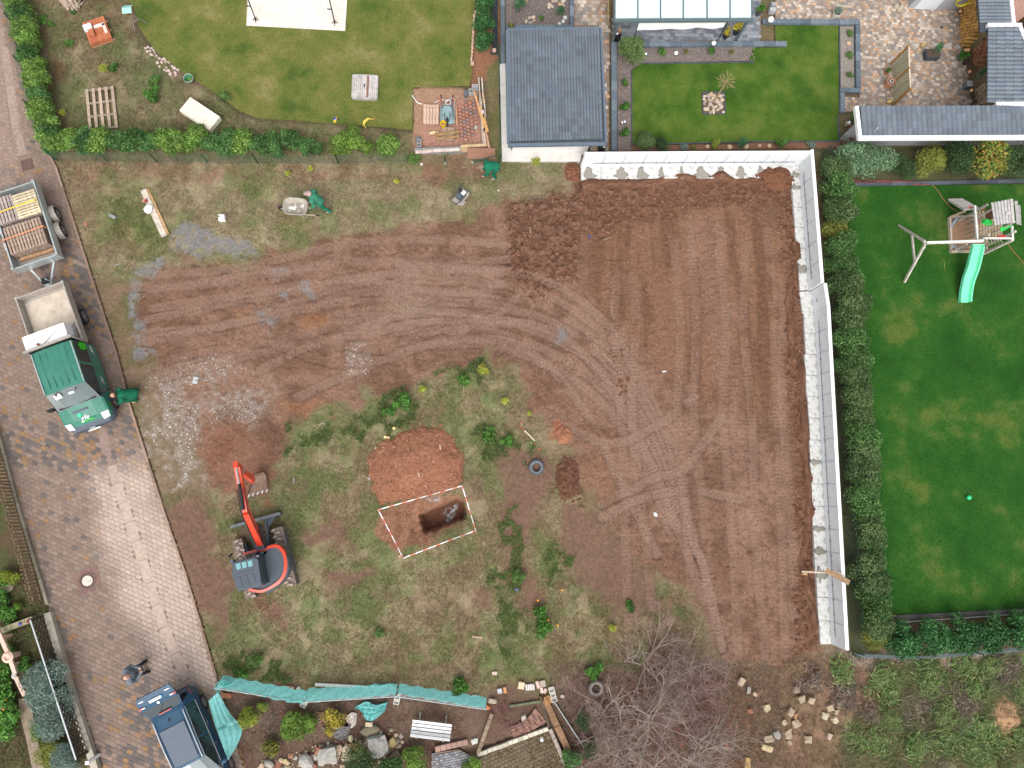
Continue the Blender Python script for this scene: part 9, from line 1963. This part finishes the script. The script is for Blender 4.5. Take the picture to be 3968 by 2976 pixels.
rl=empty('stone_rail',W('M',80,700),0,'pinkish sandstone rail with round ornament in the left garden','rail');M_pk=mat('pink_sandstone',C(232,196,178),sc=7,amt=.12,bump=.2)
for a,b in(((-20,470),(70,670)),((95,740),(135,850)),((140,880),(215,1035))):MB().bar(W('M',*a,.7),W('M',*b,.7),.15,.12).build('rail_section',M_pk,rl,world=True)
for q in((20,540),(110,780),(205,1015)):b=W('M',*q,.64);MB().bar(Vector((b.x,b.y,0)),b,.12,.12).build('baluster',M_pk,rl,world=True)
c=W('M',85,703,.62);MB().lathe([(.10,-.6),(.10,.0),(.20,.06),(.22,.16),(.13,.22),(.10,.20),(.08,.14),(.001,.15)],20,c=tuple(c),cap=False).build('round_ornament',M_pk,rl,world=True);c=W('M',122,866,.7);MB().sphere(c,.13,12,8,(.8,1.1,.6)).build('oval_ornament',M_block,rl,world=True,color=C(190,184,180))
pth=sheet('garden_path',[gzv(p)+Vector((0,0,.05))for p in WS('M',[(165,1060),(270,1060),(290,1200),(350,1500),(390,1700),(290,1700),(230,1400),(170,1180)])],.06,mat('path_concrete',C(150,134,116),sc=4,amt=.15,bump=.3))
pc0=W('M',252,1010,.3);one(MB().sphere(pc0,.14,10,7,(1,.8,.8)),'glass_lantern',M_globe,'small pale garden ornament at the lower end of the sandstone rail','ornament',smooth=True);rpt=W('M',755,1610,.9);rp2=empty('white_post',Vector((rpt.x,rpt.y,0)),0,'white post at the bottom end of the lattice fence','post');MB().bar((0,0,0),(0,0,.95),.10,.10).build('post',M_whitep,rp2);MB().box((0,0,.97),(.14,.14,.04)).build('post_cap',M_whitep,rp2)
for i,q in enumerate(((20,890),(85,1050),(105,1050),(88,1130),(45,1075),(145,660))):p=gzv(W('M',*q));one(MB().sphere(p+Vector((0,0,.42)),.05,8,5,(1,1,.6)).tube([p,p+Vector((0,0,.4))],.008,4),'orange_flower',mm_,ORD[i]+' orange flower in the left garden bed','flower','orange flowers in the left garden')
one(MB().box(W('M',40,1120,.05),(.42,.3,.06),rz=.2),'grey_step',M_block,'grey stone step at the left edge of the garden','step',color=C(186,184,180));rock(gzv(W('S',95,1040)),.4,.36,.1,C(150,140,122),'flat stone between plants behind the picket fence',True)
for s_,q in((C(150,60,60),(300,385)),(C(120,110,190),(225,410))):p=gzv(W('M',*q));one(MB().sphere(p+Vector((0,0,.45)),.07,8,6),'garden_ornament',mat('orn%d'%len(_M),s_),('red' if s_[0]>.2 else 'violet')+' ornament on the mossy cross wall','ornament')
